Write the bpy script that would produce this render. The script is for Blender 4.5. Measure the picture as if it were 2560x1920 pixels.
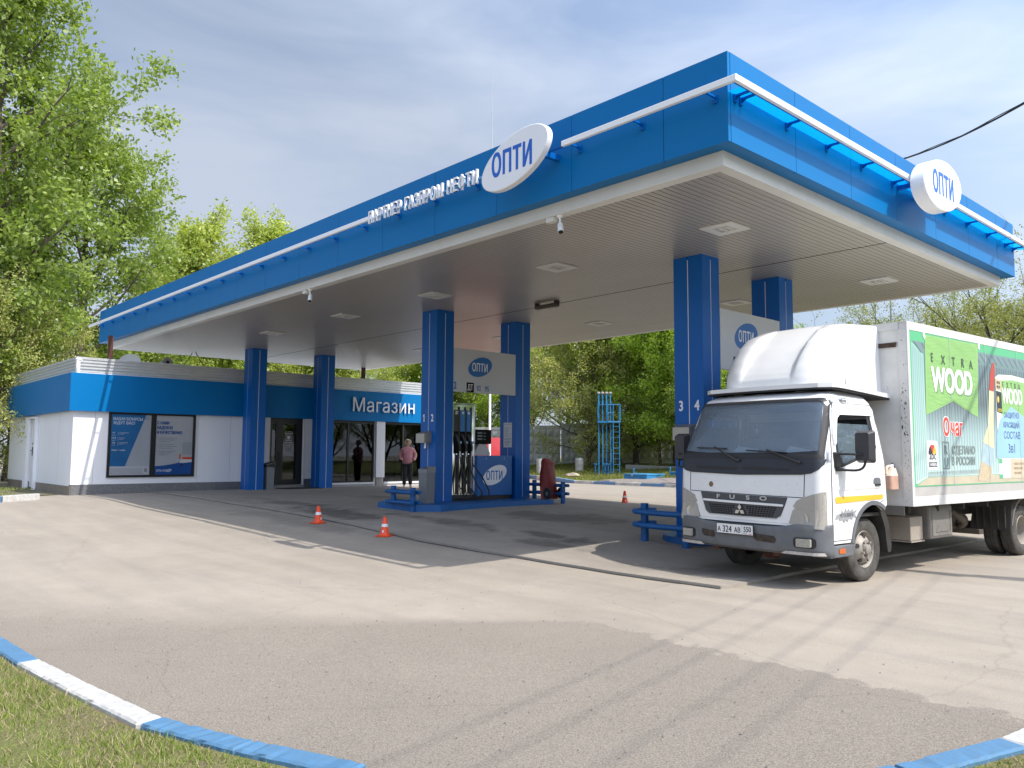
import bpy, bmesh, math, random
import numpy as np
from mathutils import Matrix, Vector
PI=math.pi
for o in list(bpy.data.objects): bpy.data.objects.remove(o,do_unlink=True)
SC=bpy.context.scene; COL=SC.collection
# ---------------------------------------------------------------- camera, world, sun, exposure
CAMZ=1.24; FPX=2015.69; YAW=2.399798; PITCH=0.085756; ROLL=0.00547
def cam_axes():
    f=Vector((math.cos(PITCH)*math.cos(YAW),math.cos(PITCH)*math.sin(YAW),math.sin(PITCH)))
    r=Vector((math.sin(YAW),-math.cos(YAW),0)); u=r.cross(f)
    c,s=math.cos(ROLL),math.sin(ROLL)
    return c*r+s*u, -s*r+c*u, f
_r,_u,_f=cam_axes()
cd=bpy.data.cameras.new('camera'); cam=bpy.data.objects.new('camera',cd); COL.objects.link(cam)
cd.sensor_width=36; cd.sensor_fit='HORIZONTAL'; cd.lens=36*FPX/2560; cd.clip_start=.05; cd.clip_end=2000
cam.matrix_world=Matrix(((_r.x,_u.x,-_f.x,0),(_r.y,_u.y,-_f.y,0),(_r.z,_u.z,-_f.z,CAMZ),(0,0,0,1)))
SC.camera=cam
SUN=Vector((.79,.16,1)).normalized()
W=bpy.data.worlds.new('World'); SC.world=W; W.use_nodes=True
def world():
    nt=W.node_tree; N=nt.nodes; L=nt.links
    bg=N['Background']
    sky=N.new('ShaderNodeTexSky'); sky.sky_type='NISHITA'; sky.sun_disc=False
    sky.sun_elevation=math.radians(51); sky.sun_rotation=math.radians(78.6); sky.air_density=1.0; sky.dust_density=1.6; sky.ozone_density=1.6
    tc=N.new('ShaderNodeTexCoord')
    mp=N.new('ShaderNodeMapping'); mp.inputs['Scale'].default_value=(1.3,1.3,4.2); mp.inputs['Rotation'].default_value=(0.25,0.1,.5)
    L.new(tc.outputs['Generated'],mp.inputs['Vector'])
    no=N.new('ShaderNodeTexNoise'); no.inputs['Scale'].default_value=1.7; no.inputs['Detail'].default_value=7; no.inputs['Roughness'].default_value=.52; no.inputs['Distortion'].default_value=.5
    L.new(mp.outputs['Vector'],no.inputs['Vector'])
    cr=N.new('ShaderNodeValToRGB'); cr.color_ramp.elements[0].position=.40; cr.color_ramp.elements[0].color=(0.2,0.2,0.2,1); cr.color_ramp.elements[1].position=.72; cr.color_ramp.elements[1].color=(.9,.9,.9,1)
    L.new(no.outputs['Fac'],cr.inputs['Fac'])
    sp=N.new('ShaderNodeSeparateXYZ'); L.new(tc.outputs['Generated'],sp.inputs[0])
    mr=N.new('ShaderNodeMapRange'); mr.inputs['From Min'].default_value=0; mr.inputs['From Max'].default_value=.55; mr.inputs['To Min'].default_value=.5; mr.inputs['To Max'].default_value=0
    L.new(sp.outputs['Z'],mr.inputs['Value'])
    ad=N.new('ShaderNodeMath'); ad.operation='ADD'; ad.use_clamp=True
    L.new(cr.outputs['Color'],ad.inputs[0]); L.new(mr.outputs['Result'],ad.inputs[1])
    mx=N.new('ShaderNodeMix'); mx.data_type='RGBA'
    L.new(ad.outputs[0],mx.inputs['Factor']); L.new(sky.outputs['Color'],mx.inputs[6]); mx.inputs[7].default_value=(3.45,3.9,4.75,1)
    # added gradient: whole sky lifted towards the sun for fill light, dimmed opposite
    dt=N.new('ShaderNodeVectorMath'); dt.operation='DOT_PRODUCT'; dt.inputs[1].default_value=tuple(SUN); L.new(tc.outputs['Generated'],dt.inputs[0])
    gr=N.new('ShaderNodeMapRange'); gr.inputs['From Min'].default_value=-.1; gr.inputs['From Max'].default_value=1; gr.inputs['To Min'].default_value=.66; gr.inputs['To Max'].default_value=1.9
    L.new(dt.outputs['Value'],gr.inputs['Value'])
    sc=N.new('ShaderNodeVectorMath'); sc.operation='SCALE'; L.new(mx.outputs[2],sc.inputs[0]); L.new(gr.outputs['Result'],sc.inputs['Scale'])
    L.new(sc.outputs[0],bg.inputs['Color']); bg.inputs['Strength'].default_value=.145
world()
sd=bpy.data.lights.new('sun','SUN'); so=bpy.data.objects.new('sun',sd); COL.objects.link(so)
sd.energy=2.9; sd.angle=math.radians(.53); sd.color=(1.0,.955,.88)
so.rotation_euler=SUN.to_track_quat('Z','Y').to_euler(); so.location=(0,0,30)
SC.view_settings.view_transform='Standard'; SC.view_settings.look='None'; SC.view_settings.exposure=.78; SC.view_settings.gamma=1
SC.cycles.max_bounces=8; SC.cycles.transparent_max_bounces=16; SC.cycles.use_denoising=True
# ---------------------------------------------------------------- terrain
CP=[(-25,8,0),(-23,6.6,-.01),(-20.4,6.6,-.09),(-17.5,6.6,-.14),(-13.2,6.6,-.235),(-11.6,6.6,-.27),(-9.55,6.6,-.30),(-15,11.4,0),(-15,14,0),(-24.7,11.4,0),(-24.7,13.9,0),(-24,17,0),(-14,16,-.04),
(-4.49,9.77,-.31),(-6.3,9.93,-.31),(-4.05,14.2,-.31),(-5.9,14.4,-.31),(-7.84,11.4,-.22),(-7.84,13.9,-.17),(0,0,-.36),(-5,2,-.36),(-2,4,-.36),(-12,3,-.33),(-25,3,-.12),(-25,25,-.06),(-12,25,-.12),(0,25,-.3),(3,10,-.34),(-33,8,0),(-33,20,0)]
CP=np.array(CP,float)
def _U(r): return np.where(r>1e-9,r*r*np.log(r+1e-12),0)
_n=len(CP); _K=_U(np.linalg.norm(CP[:,None,:2]-CP[None,:,:2],axis=2))+np.eye(_n)*.5
_P=np.c_[np.ones(_n),CP[:,:2]]
_S=np.linalg.solve(np.block([[_K,_P],[_P.T,np.zeros((3,3))]]),np.r_[CP[:,2],0,0,0])
def gz(x,y):
    b=0
    if y>26.6: b=min((y-26.6)*.06+.1,.72)
    cx=min(max(x,-33),3); cy=min(max(y,0),25)
    d=np.hypot(cx-CP[:,0],cy-CP[:,1])
    return float(_U(d)@_S[:_n]+_S[_n]+_S[_n+1]*cx+_S[_n+2]*cy)+b
# ---------------------------------------------------------------- materials
MATS={}
def srgb(r,g,b):
    f=lambda c:(c/255/12.92 if c/255<=.04045 else ((c/255+.055)/1.055)**2.4)
    return (f(r),f(g),f(b))
def mat(name,col,rough=.5,metal=0,spec=.5,noise=None,bump=None,coat=0,trans=0,emit=None):
    """noise=(scale,amount[,dark colour]) varies the base colour; bump=(scale,strength)"""
    if name in MATS: return MATS[name]
    m=bpy.data.materials.new(name); m.use_nodes=True; nt=m.node_tree; N=nt.nodes; L=nt.links
    b=N['Principled BSDF']; b.inputs['Base Color'].default_value=(*col,1); b.inputs['Roughness'].default_value=rough; b.inputs['Metallic'].default_value=metal
    b.inputs['Specular IOR Level'].default_value=spec
    if coat: b.inputs['Coat Weight'].default_value=coat; b.inputs['Coat Roughness'].default_value=.06
    if trans: b.inputs['Transmission Weight'].default_value=trans
    if emit: b.inputs['Emission Color'].default_value=(*emit[0],1); b.inputs['Emission Strength'].default_value=emit[1]
    tc=None
    if noise or bump: tc=N.new('ShaderNodeTexCoord')
    if noise:
        n=N.new('ShaderNodeTexNoise'); n.inputs['Scale'].default_value=noise[0]; n.inputs['Detail'].default_value=6; n.inputs['Roughness'].default_value=.65
        L.new(tc.outputs['Object'],n.inputs['Vector'])
        c=N.new('ShaderNodeValToRGB'); c.color_ramp.elements[0].position=.3; c.color_ramp.elements[1].position=.7
        dk=noise[2] if len(noise)>2 else tuple(x*(1-noise[1]) for x in col)
        c.color_ramp.elements[0].color=(*dk,1); c.color_ramp.elements[1].color=(*col,1)
        L.new(n.outputs['Fac'],c.inputs['Fac']); L.new(c.outputs['Color'],b.inputs['Base Color'])
    if bump:
        n2=N.new('ShaderNodeTexNoise'); n2.inputs['Scale'].default_value=bump[0]; n2.inputs['Detail'].default_value=5
        L.new(tc.outputs['Object'],n2.inputs['Vector'])
        bp=N.new('ShaderNodeBump'); bp.inputs['Strength'].default_value=bump[1]; bp.inputs['Distance'].default_value=.02
        L.new(n2.outputs['Fac'],bp.inputs['Height']); L.new(bp.outputs['Normal'],b.inputs['Normal'])
    MATS[name]=m; return m
def glassmat(name,tint,gloss_rough=.02,opacity=0,opcol=(0,0,0),ior=1.45):
    if name in MATS: return MATS[name]
    m=bpy.data.materials.new(name); m.use_nodes=True; nt=m.node_tree; N=nt.nodes; L=nt.links
    for n in list(N):
        if n.type=='BSDF_PRINCIPLED': N.remove(n)
    out=[n for n in N if n.type=='OUTPUT_MATERIAL'][0]
    tr=N.new('ShaderNodeBsdfTransparent'); tr.inputs['Color'].default_value=(*tint,1)
    gl=N.new('ShaderNodeBsdfGlossy'); gl.inputs['Roughness'].default_value=gloss_rough; gl.inputs['Color'].default_value=(.95,.97,1,1)
    fr=N.new('ShaderNodeFresnel'); fr.inputs['IOR'].default_value=ior
    mx=N.new('ShaderNodeMixShader'); L.new(fr.outputs[0],mx.inputs[0])
    src=tr
    if opacity:
        df=N.new('ShaderNodeBsdfDiffuse'); df.inputs['Color'].default_value=(*opcol,1)
        m2=N.new('ShaderNodeMixShader'); m2.inputs[0].default_value=opacity; L.new(tr.outputs[0],m2.inputs[1]); L.new(df.outputs[0],m2.inputs[2]); src=m2
    L.new(src.outputs[0],mx.inputs[1]); L.new(gl.outputs[0],mx.inputs[2]); L.new(mx.outputs[0],out.inputs['Surface'])
    MATS[name]=m; return m
BLUE=mat('blue_composite',(.0,.148,.395),.42,spec=.18,coat=.03,noise=(.5,.06))
BLUE2=mat('blue_column_panel',(.0,.105,.40),.36,spec=.25,coat=.08,noise=(.6,.08))
BLUE3=mat('blue_enamel',(.002,.105,.34),.45,noise=(9,.25),bump=(30,.15))
PIPEB=mat('blue_pipe_paint',(.02,.22,.46),.5,noise=(6,.25))
WHITE=mat('white_plastic',(.82,.83,.84),.35)
WHITEP=mat('white_wall_panel',(.82,.82,.84),.45,noise=(.9,.05))
GREYP=mat('grey_pilaster',(.66,.67,.70),.45,noise=(1,.05))
CREAM=mat('cream_trim',(.66,.65,.60),.4,noise=(2,.1))
GALV=mat('corrugated_white_metal',(.62,.63,.62),.35,metal=.3,noise=(3,.12))
CHECK=None
BLACK=mat('black_paint',(.012,.012,.013),.4)
BLACKM=mat('matte_black',(.02,.02,.022),.7)
DGREY=mat('dark_grey',(.06,.065,.07),.55)
STEEL=mat('brushed_steel',(.45,.46,.47),.3,metal=.9)
MIRROR=mat('polished_steel',(.72,.73,.73),.06,metal=1)
GREYM=mat('grey_painted_metal',(.20,.21,.22),.45,metal=.2,noise=(4,.12))
ORANGE=mat('cone_orange',(.85,.075,.012),.45,noise=(12,.1))
REFL=mat('white_reflective',(.8,.8,.82),.4)
RED=mat('red_tarpaulin',(.22,.012,.012),.5,noise=(6,.35),bump=(9,.5))
RUST=mat('rusty_brown',(.10,.035,.02),.8,noise=(8,.4))
CONC=mat('concrete',(.36,.34,.31),.9,noise=(3,.3),bump=(25,.4))
TEXTB=mat('blue_print',(.008,.10,.40),.5)
TEXTW=mat('white_print',(.78,.79,.80),.5)
TEXTD=mat('dark_print',(.03,.035,.04),.5)
MATTE=mat('matte_black_print',(.012,.012,.013),.9,spec=.1)
GLASSD=glassmat('shop_glass',(.30,.33,.35),.01,ior=1.5)
# ---------------------------------------------------------------- mesh builder
def ident(a): return a
def frame(o,x,y):
    x=Vector(x).normalized(); y=Vector(y).normalized(); z=x.cross(y)
    return Matrix(((x.x,y.x,z.x,o[0]),(x.y,y.y,z.y,o[1]),(x.z,y.z,z.z,o[2]),(0,0,0,1)))
class MB:
    def __init__(s): s.v=[]; s.f=[]; s.sm=[]
    def add(s,vs,fs,smooth=False,M=None):
        b=len(s.v)
        if M is not None: vs=[M@Vector(v) for v in vs]
        s.v.extend([tuple(v) for v in vs]); s.f.extend([tuple(i+b for i in f) for f in fs]); s.sm.extend([smooth]*len(fs)); return s
    def box(s,a,b,M=None,bev=0):
        x0,y0,z0=[min(p,q) for p,q in zip(a,b)]; x1,y1,z1=[max(p,q) for p,q in zip(a,b)]
        if bev:
            bm=bmesh.new(); bmesh.ops.create_cube(bm,size=1)
            for v in bm.verts: v.co=Vector(((x0+x1)/2+v.co.x*(x1-x0),(y0+y1)/2+v.co.y*(y1-y0),(z0+z1)/2+v.co.z*(z1-z0)))
            bmesh.ops.bevel(bm,geom=list(bm.edges),offset=bev,segments=2,affect='EDGES',profile=.5)
            return s.bm(bm,M)
        return s.add([(x0,y0,z0),(x1,y0,z0),(x1,y1,z0),(x0,y1,z0),(x0,y0,z1),(x1,y0,z1),(x1,y1,z1),(x0,y1,z1)],[(0,3,2,1),(4,5,6,7),(0,1,5,4),(1,2,6,5),(2,3,7,6),(3,0,4,7)],M=M)
    def bm(s,bm,M=None,smooth=False):
        bm.verts.index_update(); s.add([v.co.copy() for v in bm.verts],[[v.index for v in f.verts] for f in bm.faces],smooth,M); bm.free(); return s
    def tube(s,pts,r,n=10,caps=True,smooth=True,M=None):
        pts=[Vector(p) for p in pts]; R=r if isinstance(r,(list,tuple)) else [r]*len(pts)
        vs=[];fs=[]; prev=None
        for i,p in enumerate(pts):
            t=(pts[min(i+1,len(pts)-1)]-pts[max(i-1,0)]).normalized()
            if prev is None:
                a=Vector((0,0,1)) if abs(t.z)<.9 else Vector((1,0,0)); x=t.cross(a).normalized()
            else: x=(prev-t*prev.dot(t)).normalized()
            prev=x; y=t.cross(x)
            for k in range(n):
                an=2*PI*k/n; vs.append(p+R[i]*(math.cos(an)*x+math.sin(an)*y))
        for i in range(len(pts)-1):
            for k in range(n): fs.append((i*n+k,i*n+(k+1)%n,(i+1)*n+(k+1)%n,(i+1)*n+k))
        s.add(vs,fs,smooth,M)
        if caps: s.add(vs[:n],[tuple(range(n))[::-1]],False,M); s.add(vs[-n:],[tuple(range(n))],False,M)
        return s
    def cyl(s,a,b,r,r2=None,n=20,M=None,caps=True): return s.tube([a,b],[r,r if r2 is None else r2],n,caps,True,M)
    def lathe(s,prof,n=28,M=None,axis=(0,0,0),smooth=True,close=False):
        vs=[];fs=[]
        for r,z in prof:
            for k in range(n): vs.append((axis[0]+r*math.cos(2*PI*k/n),axis[1]+r*math.sin(2*PI*k/n),axis[2]+z))
        m=len(prof)
        for i in range(m-1 if not close else m):
            j=(i+1)%m
            for k in range(n): fs.append((i*n+k,i*n+(k+1)%n,j*n+(k+1)%n,j*n+k))
        return s.add(vs,fs,smooth,M)
    def poly(s,pts,depth,M=None,holes=()):
        """a flat outline in xy with thickness along +z"""
        return s.sheet(pts,holes,lambda a,b:(a,b,depth),lambda a,b:(a,b,0),M=M)
    def sheet(s,outer,holes=(),top=None,bot=None,cx=(),cy=(),M=None,smooth=False):
        V,F,B=fill2(outer,holes,cx,cy)
        top=top or (lambda a,b:(a,b,0))
        s.add([top(*v) for v in V],F,smooth,M)
        if bot:
            s.add([bot(*v) for v in V],[f[::-1] for f in F],smooth,M)
            for i,j in B:
                s.add([top(*V[i]),top(*V[j]),bot(*V[j]),bot(*V[i])],[(3,2,1,0)],False,M)
        return s
    def ell(s,cx,cy,rx,ry,rot,depth,M=None,n=48,bev=0):
        c,sn=math.cos(rot),math.sin(rot)
        def ring(k,z): return [(cx+(rx-k)*math.cos(2*PI*i/n)*c-(ry-k)*math.sin(2*PI*i/n)*sn,cy+(rx-k)*math.cos(2*PI*i/n)*sn+(ry-k)*math.sin(2*PI*i/n)*c,z) for i in range(n)]
        rings=[ring(0,0),ring(0,depth-bev)]+([ring(bev*.3,depth-bev*.3),ring(bev,depth)] if bev else [])
        vs=[p for r in rings for p in r]; fs=[]
        for k in range(len(rings)-1):
            for i in range(n): fs.append((k*n+i,k*n+(i+1)%n,(k+1)*n+(i+1)%n,(k+1)*n+i))
        s.add(vs,fs,False,M); s.add(rings[-1],[tuple(range(n))],False,M); s.add(rings[0],[tuple(range(n))[::-1]],False,M); return s
    def text(s,body,size,M,depth=0,bold=0,sx=1,align='CENTER',spacing=1,bev=0):
        V,F=textmesh(body,align,spacing)
        D=depth/size
        if D:
            n=len(V); E={}
            for f in F:
                for i in range(len(f)):
                    e=(f[i],f[(i+1)%len(f)]); E[e]=1
            F=[f for f in F]+[tuple(i+n for i in f[::-1]) for f in F]+[(q,p,p+n,q+n) for p,q in E if (q,p) not in E]
            V=[(x,y,D) for x,y,_ in V]+[(x,y,-D) for x,y,_ in V]
        # heavier weights: the outline struck a few times with a small shift, each a hair above the last
        for k,(dx,dy) in enumerate(((0,0),(1,.0),(-1,.0),(.7,.7),(-.7,.7),(.7,-.7),(-.7,-.7)) if bold else ((0,0),)):
            s.add([(v[0]*size*sx+dx*bold,v[1]*size+dy*bold,v[2]*size+(k*.00012 if v[2]>=0 else 0)) for v in V],F,False,M)
        return s
    def obj(s,name,m,parent=None,world=False,smooth_angle=None):
        me=bpy.data.meshes.new(name)
        vs=s.v
        if parent is not None and world:
            Mi=parent.matrix_basis.inverted(); vs=[tuple(Mi@Vector(v)) for v in vs]
        me.from_pydata(vs,[],s.f); me.polygons.foreach_set('use_smooth',s.sm)
        bm=bmesh.new(); bm.from_mesh(me); bmesh.ops.remove_doubles(bm,verts=bm.verts,dist=1e-5); bmesh.ops.recalc_face_normals(bm,faces=bm.faces); bm.to_mesh(me); bm.free()
        me.materials.append(m)
        if any(s.sm): me.set_sharp_from_angle(angle=math.radians(smooth_angle or 38))
        o=bpy.data.objects.new(name,me); COL.objects.link(o)
        if parent is not None: o.parent=parent
        return o
_TX={}
def textmesh(body,align,spacing):
    key=(body,align,spacing)
    if key in _TX: return _TX[key]
    c=bpy.data.curves.new('t','FONT'); c.body=body; c.align_x=align; c.space_character=spacing; c.resolution_u=4
    o=bpy.data.objects.new('t',c); COL.objects.link(o)
    dg=bpy.context.evaluated_depsgraph_get(); me=bpy.data.meshes.new_from_object(o.evaluated_get(dg))
    ix={}; V=[]; mp=[]
    for v in me.vertices:
        k=(round(v.co.x,4),round(v.co.y,4))
        if k not in ix: ix[k]=len(V); V.append((v.co.x,v.co.y,0.0))
        mp.append(ix[k])
    F=[]
    for p in me.polygons:
        f=tuple(mp[i] for i in p.vertices)
        if len(set(f))<3: continue
        ar=sum(V[f[i]][0]*V[f[(i+1)%len(f)]][1]-V[f[(i+1)%len(f)]][0]*V[f[i]][1] for i in range(len(f)))
        F.append(f if ar>0 else f[::-1])
    bpy.data.objects.remove(o,do_unlink=True); bpy.data.curves.remove(c); bpy.data.meshes.remove(me)
    _TX[key]=(V,F); return V,F
def fill2(outer,holes=(),cx=(),cy=()):
    bm=bmesh.new(); 
    for loop in [outer]+list(holes):
        vs=[bm.verts.new((p[0],p[1],0)) for p in loop]
        for i in range(len(vs)): bm.edges.new((vs[i],vs[(i+1)%len(vs)]))
    bmesh.ops.triangle_fill(bm,use_beauty=True,use_dissolve=False,edges=list(bm.edges))
    for f in bm.faces:
        if f.normal.z<0: f.normal_flip()
    for c in cx: bmesh.ops.bisect_plane(bm,geom=list(bm.verts)+list(bm.edges)+list(bm.faces),plane_co=(c,0,0),plane_no=(1,0,0))
    for c in cy: bmesh.ops.bisect_plane(bm,geom=list(bm.verts)+list(bm.edges)+list(bm.faces),plane_co=(0,c,0),plane_no=(0,1,0))
    bm.verts.index_update()
    V=[(v.co.x,v.co.y) for v in bm.verts]; F=[[v.index for v in f.verts] for f in bm.faces]
    B=[]
    for e in bm.edges:
        if len(e.link_faces)==1:
            f=e.link_faces[0]; idx=[v for v in f.verts]
            i=idx.index(e.verts[0]); 
            a,b=(e.verts[0],e.verts[1]) if idx[(i+1)%len(idx)]==e.verts[1] else (e.verts[1],e.verts[0])
            B.append((a.index,b.index))
    bm.free(); return V,F,B
def rrect(x0,y0,x1,y1,r,n=5):
    out=[]
    for cx,cy,a0 in ((x1-r,y1-r,0),(x0+r,y1-r,90),(x0+r,y0+r,180),(x1-r,y0+r,270)):
        for k in range(n+1):
            a=math.radians(a0+90*k/n); out.append((cx+r*math.cos(a),cy+r*math.sin(a)))
    return out
def thing(name,label,cat,loc=(0,0,0),rz=0,group=None):
    o=bpy.data.objects.new(name,None); COL.objects.link(o); o.empty_display_size=.2
    o.location=loc; o.rotation_euler=(0,0,rz); o.matrix_basis=Matrix.Translation(loc)@Matrix.Rotation(rz,4,'Z')
    o['label']=label; o['category']=cat
    if group: o['group']=group
    return o
def tag(o,label=None,cat=None,group=None,kind=None):
    if label: o['label']=label
    if cat: o['category']=cat
    if group: o['group']=group
    if kind: o['kind']=kind
    return o
def dup(root,loc=None,rz=None,label=None):
    r=root.copy(); COL.objects.link(r)
    if loc is not None: r.location=loc
    if rz is not None: r.rotation_euler=(0,0,rz)
    if label: r['label']=label
    for ch in list(root.children):
        c=ch.copy(); COL.objects.link(c); c.parent=r
        for g in list(ch.children):
            d=g.copy(); COL.objects.link(d); d.parent=c
    return r
def solo(name,mb,m,label,cat,group=None,loc=None):
    """a thing that is one mesh; its origin moves to loc"""
    if loc is not None: mb.v=[(v[0]-loc[0],v[1]-loc[1],v[2]-loc[2]) for v in mb.v]
    o=mb.obj(name,m)
    if loc is not None: o.location=loc
    return tag(o,label,cat,group)
ORD=['first','second','third','fourth','fifth','sixth','seventh','eighth','ninth','tenth','eleventh','twelfth','thirteenth','fourteenth','fifteenth','sixteenth']
def arange(a,b,d): return [a+d*i for i in range(int((b-a)/d)+1)]
# ---------------------------------------------------------------- ground
def asphalt(name,base,dark,speck,bumpS,stains=(),big=.12,coarse=None):
    m=bpy.data.materials.new(name); m.use_nodes=True; nt=m.node_tree; N=nt.nodes; L=nt.links
    b=N['Principled BSDF']; b.inputs['Roughness'].default_value=.9; b.inputs['Specular IOR Level'].default_value=.25
    tc=N.new('ShaderNodeTexCoord')
    def noise(sc,det,rough=.6,dist=0):
        n=N.new('ShaderNodeTexNoise'); n.inputs['Scale'].default_value=sc; n.inputs['Detail'].default_value=det; n.inputs['Roughness'].default_value=rough; n.inputs['Distortion'].default_value=dist
        L.new(tc.outputs['Object'],n.inputs['Vector']); return n
    def ramp(src,p0,p1,c0,c1):
        c=N.new('ShaderNodeValToRGB'); c.color_ramp.elements[0].position=p0; c.color_ramp.elements[1].position=p1
        c.color_ramp.elements[0].color=(*c0,1); c.color_ramp.elements[1].color=(*c1,1); L.new(src,c.inputs['Fac']); return c.outputs['Color']
    def mul(a,bb,f=1):
        x=N.new('ShaderNodeMix'); x.data_type='RGBA'; x.blend_type='MULTIPLY'; x.inputs['Factor'].default_value=f; L.new(a,x.inputs[6]); L.new(bb,x.inputs[7]); return x.outputs[2]
    c=ramp(noise(.35,5,.6,.4).outputs['Fac'],.35,.65,dark,base)
    c=mul(c,ramp(noise(2.2,6,.7).outputs['Fac'],.3,.7,(1-big,)*3,(1,)*3))
    # aggregate: light and dark chips
    c=mul(c,ramp(noise(95,3,.7).outputs['Fac'],.36,.62,(1-speck,)*3,(1+speck*.35,)*3))
    vo=N.new('ShaderNodeTexVoronoi'); vo.inputs['Scale'].default_value=26; L.new(tc.outputs['Object'],vo.inputs['Vector'])
    c=mul(c,ramp(vo.outputs['Distance'],.06,.16,(1-speck*1.3,)*3,(1,)*3),.6)
    # long faint tyre-polished streaks
    mp=N.new('ShaderNodeMapping'); mp.inputs['Scale'].default_value=(.25,2.3,1); mp.inputs['Rotation'].default_value=(0,0,.12); L.new(tc.outputs['Object'],mp.inputs['Vector'])
    ns=N.new('ShaderNodeTexNoise'); ns.inputs['Scale'].default_value=1.2; ns.inputs['Detail'].default_value=4; L.new(mp.outputs['Vector'],ns.inputs['Vector'])
    c=mul(c,ramp(ns.outputs['Fac'],.38,.6,(.93,.93,.935),(1.03,1.025,1.01)))
    bstr=None
    if coarse:
        pts,cc,cs=coarse
        sx=N.new('ShaderNodeSeparateXYZ'); L.new(tc.outputs['Object'],sx.inputs[0])
        def mrange(src,a,b_,c_,d,clamp=True):
            q=N.new('ShaderNodeMapRange'); q.clamp=clamp; q.inputs['From Min'].default_value=a; q.inputs['From Max'].default_value=b_; q.inputs['To Min'].default_value=c_; q.inputs['To Max'].default_value=d; L.new(src,q.inputs['Value']); return q.outputs['Result']
        xr=mrange(sx.outputs['X'],-30,3,0,1)
        rp=N.new('ShaderNodeValToRGB'); e=rp.color_ramp.elements
        e[0].position=0; e[0].color=((pts[0][1]+2)/8,)*3+(1,); e[1].position=1; e[1].color=((pts[-1][1]+2)/8,)*3+(1,)
        for px,py in pts[1:-1]: k=e.new((px+30)/33); k.color=((py+2)/8,)*3+(1,)
        L.new(xr,rp.inputs['Fac'])
        yb=mrange(rp.outputs['Color'],0,1,-2,6,False)
        dd=N.new('ShaderNodeMath'); dd.operation='SUBTRACT'; L.new(yb,dd.inputs[0]); L.new(sx.outputs['Y'],dd.inputs[1])
        nb=noise(3.5,8,.75); ne=mrange(nb.outputs['Fac'],.2,.8,-.28,.28)
        d2=N.new('ShaderNodeMath'); d2.operation='ADD'; L.new(dd.outputs[0],d2.inputs[0]); L.new(ne,d2.inputs[1])
        wd=mrange(sx.outputs['X'],-7.5,-5.2,1.3,.09)
        dv=N.new('ShaderNodeMath'); dv.operation='DIVIDE'; L.new(d2.outputs[0],dv.inputs[0]); L.new(wd,dv.inputs[1])
        mk=mrange(dv.outputs[0],-.5,.5,0,1)
        def chips(sc,d0,d1):
            return ramp(noise(sc,4,.8).outputs['Fac'],.34,.64,(1-d0,)*3,(1+d1,)*3)
        co=mul(ramp(noise(.9,6,.7,.5).outputs['Fac'],.32,.68,tuple(x*.90 for x in cc),cc),chips(80,cs,.14)); co=mul(co,chips(210,cs*.8,.1))
        v2=N.new('ShaderNodeTexVoronoi'); v2.inputs['Scale'].default_value=38; L.new(tc.outputs['Object'],v2.inputs['Vector'])
        co=mul(co,ramp(v2.outputs['Distance'],.10,.22,(.62,.60,.57),(1,1,1)),.75)
        mxc=N.new('ShaderNodeMix'); mxc.data_type='RGBA'; L.new(mk,mxc.inputs['Factor']); L.new(c,mxc.inputs[6]); L.new(co,mxc.inputs[7]); c=mxc.outputs[2]
        bstr=mrange(mk,0,1,bumpS,1.0)
    # cracks
    vc=N.new('ShaderNodeTexVoronoi'); vc.feature='DISTANCE_TO_EDGE'; vc.inputs['Scale'].default_value=.33
    nd=noise(1.6,4); mm=N.new('ShaderNodeMix'); mm.data_type='VECTOR'; mm.inputs['Factor'].default_value=.22; L.new(tc.outputs['Object'],mm.inputs[4]); L.new(nd.outputs['Color'],mm.inputs[5]); L.new(mm.outputs[1],vc.inputs['Vector'])
    c=mul(c,ramp(vc.outputs['Distance'],.001,.004,(.62,.6,.57),(1,1,1)),.3)
    if stains:
        nz=noise(1.1,5,.65,.6)
        for sx,sy,rx,ry,am in stains:
            sp=N.new('ShaderNodeMapping'); sp.vector_type='POINT'; sp.inputs['Location'].default_value=(-sx/rx,-sy/ry,0); sp.inputs['Scale'].default_value=(1/rx,1/ry,0); L.new(tc.outputs['Object'],sp.inputs['Vector'])
            ln=N.new('ShaderNodeVectorMath'); ln.operation='LENGTH'; L.new(sp.outputs[0],ln.inputs[0])
            ad=N.new('ShaderNodeMath'); ad.operation='ADD'; L.new(ln.outputs['Value'],ad.inputs[0])
            sc=N.new('ShaderNodeMath'); sc.operation='MULTIPLY_ADD'; sc.inputs[1].default_value=3.2; sc.inputs[2].default_value=-1.6; L.new(nz.outputs['Fac'],sc.inputs[0]); L.new(sc.outputs[0],ad.inputs[1])
            c=mul(c,ramp(ad.outputs[0],.45,1.15,(1-am,)*3,(1,)*3))
    L.new(c,b.inputs['Base Color'])
    n2=noise(70,6,.75); bp=N.new('ShaderNodeBump'); bp.inputs['Strength'].default_value=bumpS; bp.inputs['Distance'].default_value=.012
    L.new(n2.outputs['Fac'],bp.inputs['Height']); L.new(bp.outputs['Normal'],b.inputs['Normal'])
    if bstr is not None: L.new(bstr,bp.inputs['Strength'])
    return m
EDGE=[(-30,-1.5),(-14,.9),(-9.6,1.9),(-8.0,2.83),(-5.99,5.1),(-5.32,5.85),(-4.26,5.77),(-3.38,5.73),(-2.55,5.77),(-1.9,5.69),(3,5.6)]
STAINS=[(-15.2,9.0,2.2,.55,.5),(-12.6,9.7,1.6,.4,.45),(-18.4,9.4,2.4,.5,.4),(-9.6,9.9,1.2,.4,.5),(-9.2,9.2,.8,.25,.4),(-19.5,8.0,1.8,.3,.45),(-17,12.2,2.5,.6,.35),(-11.5,12,1.6,.9,.35),(-6.4,9.0,1.1,.3,.4)]
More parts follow.
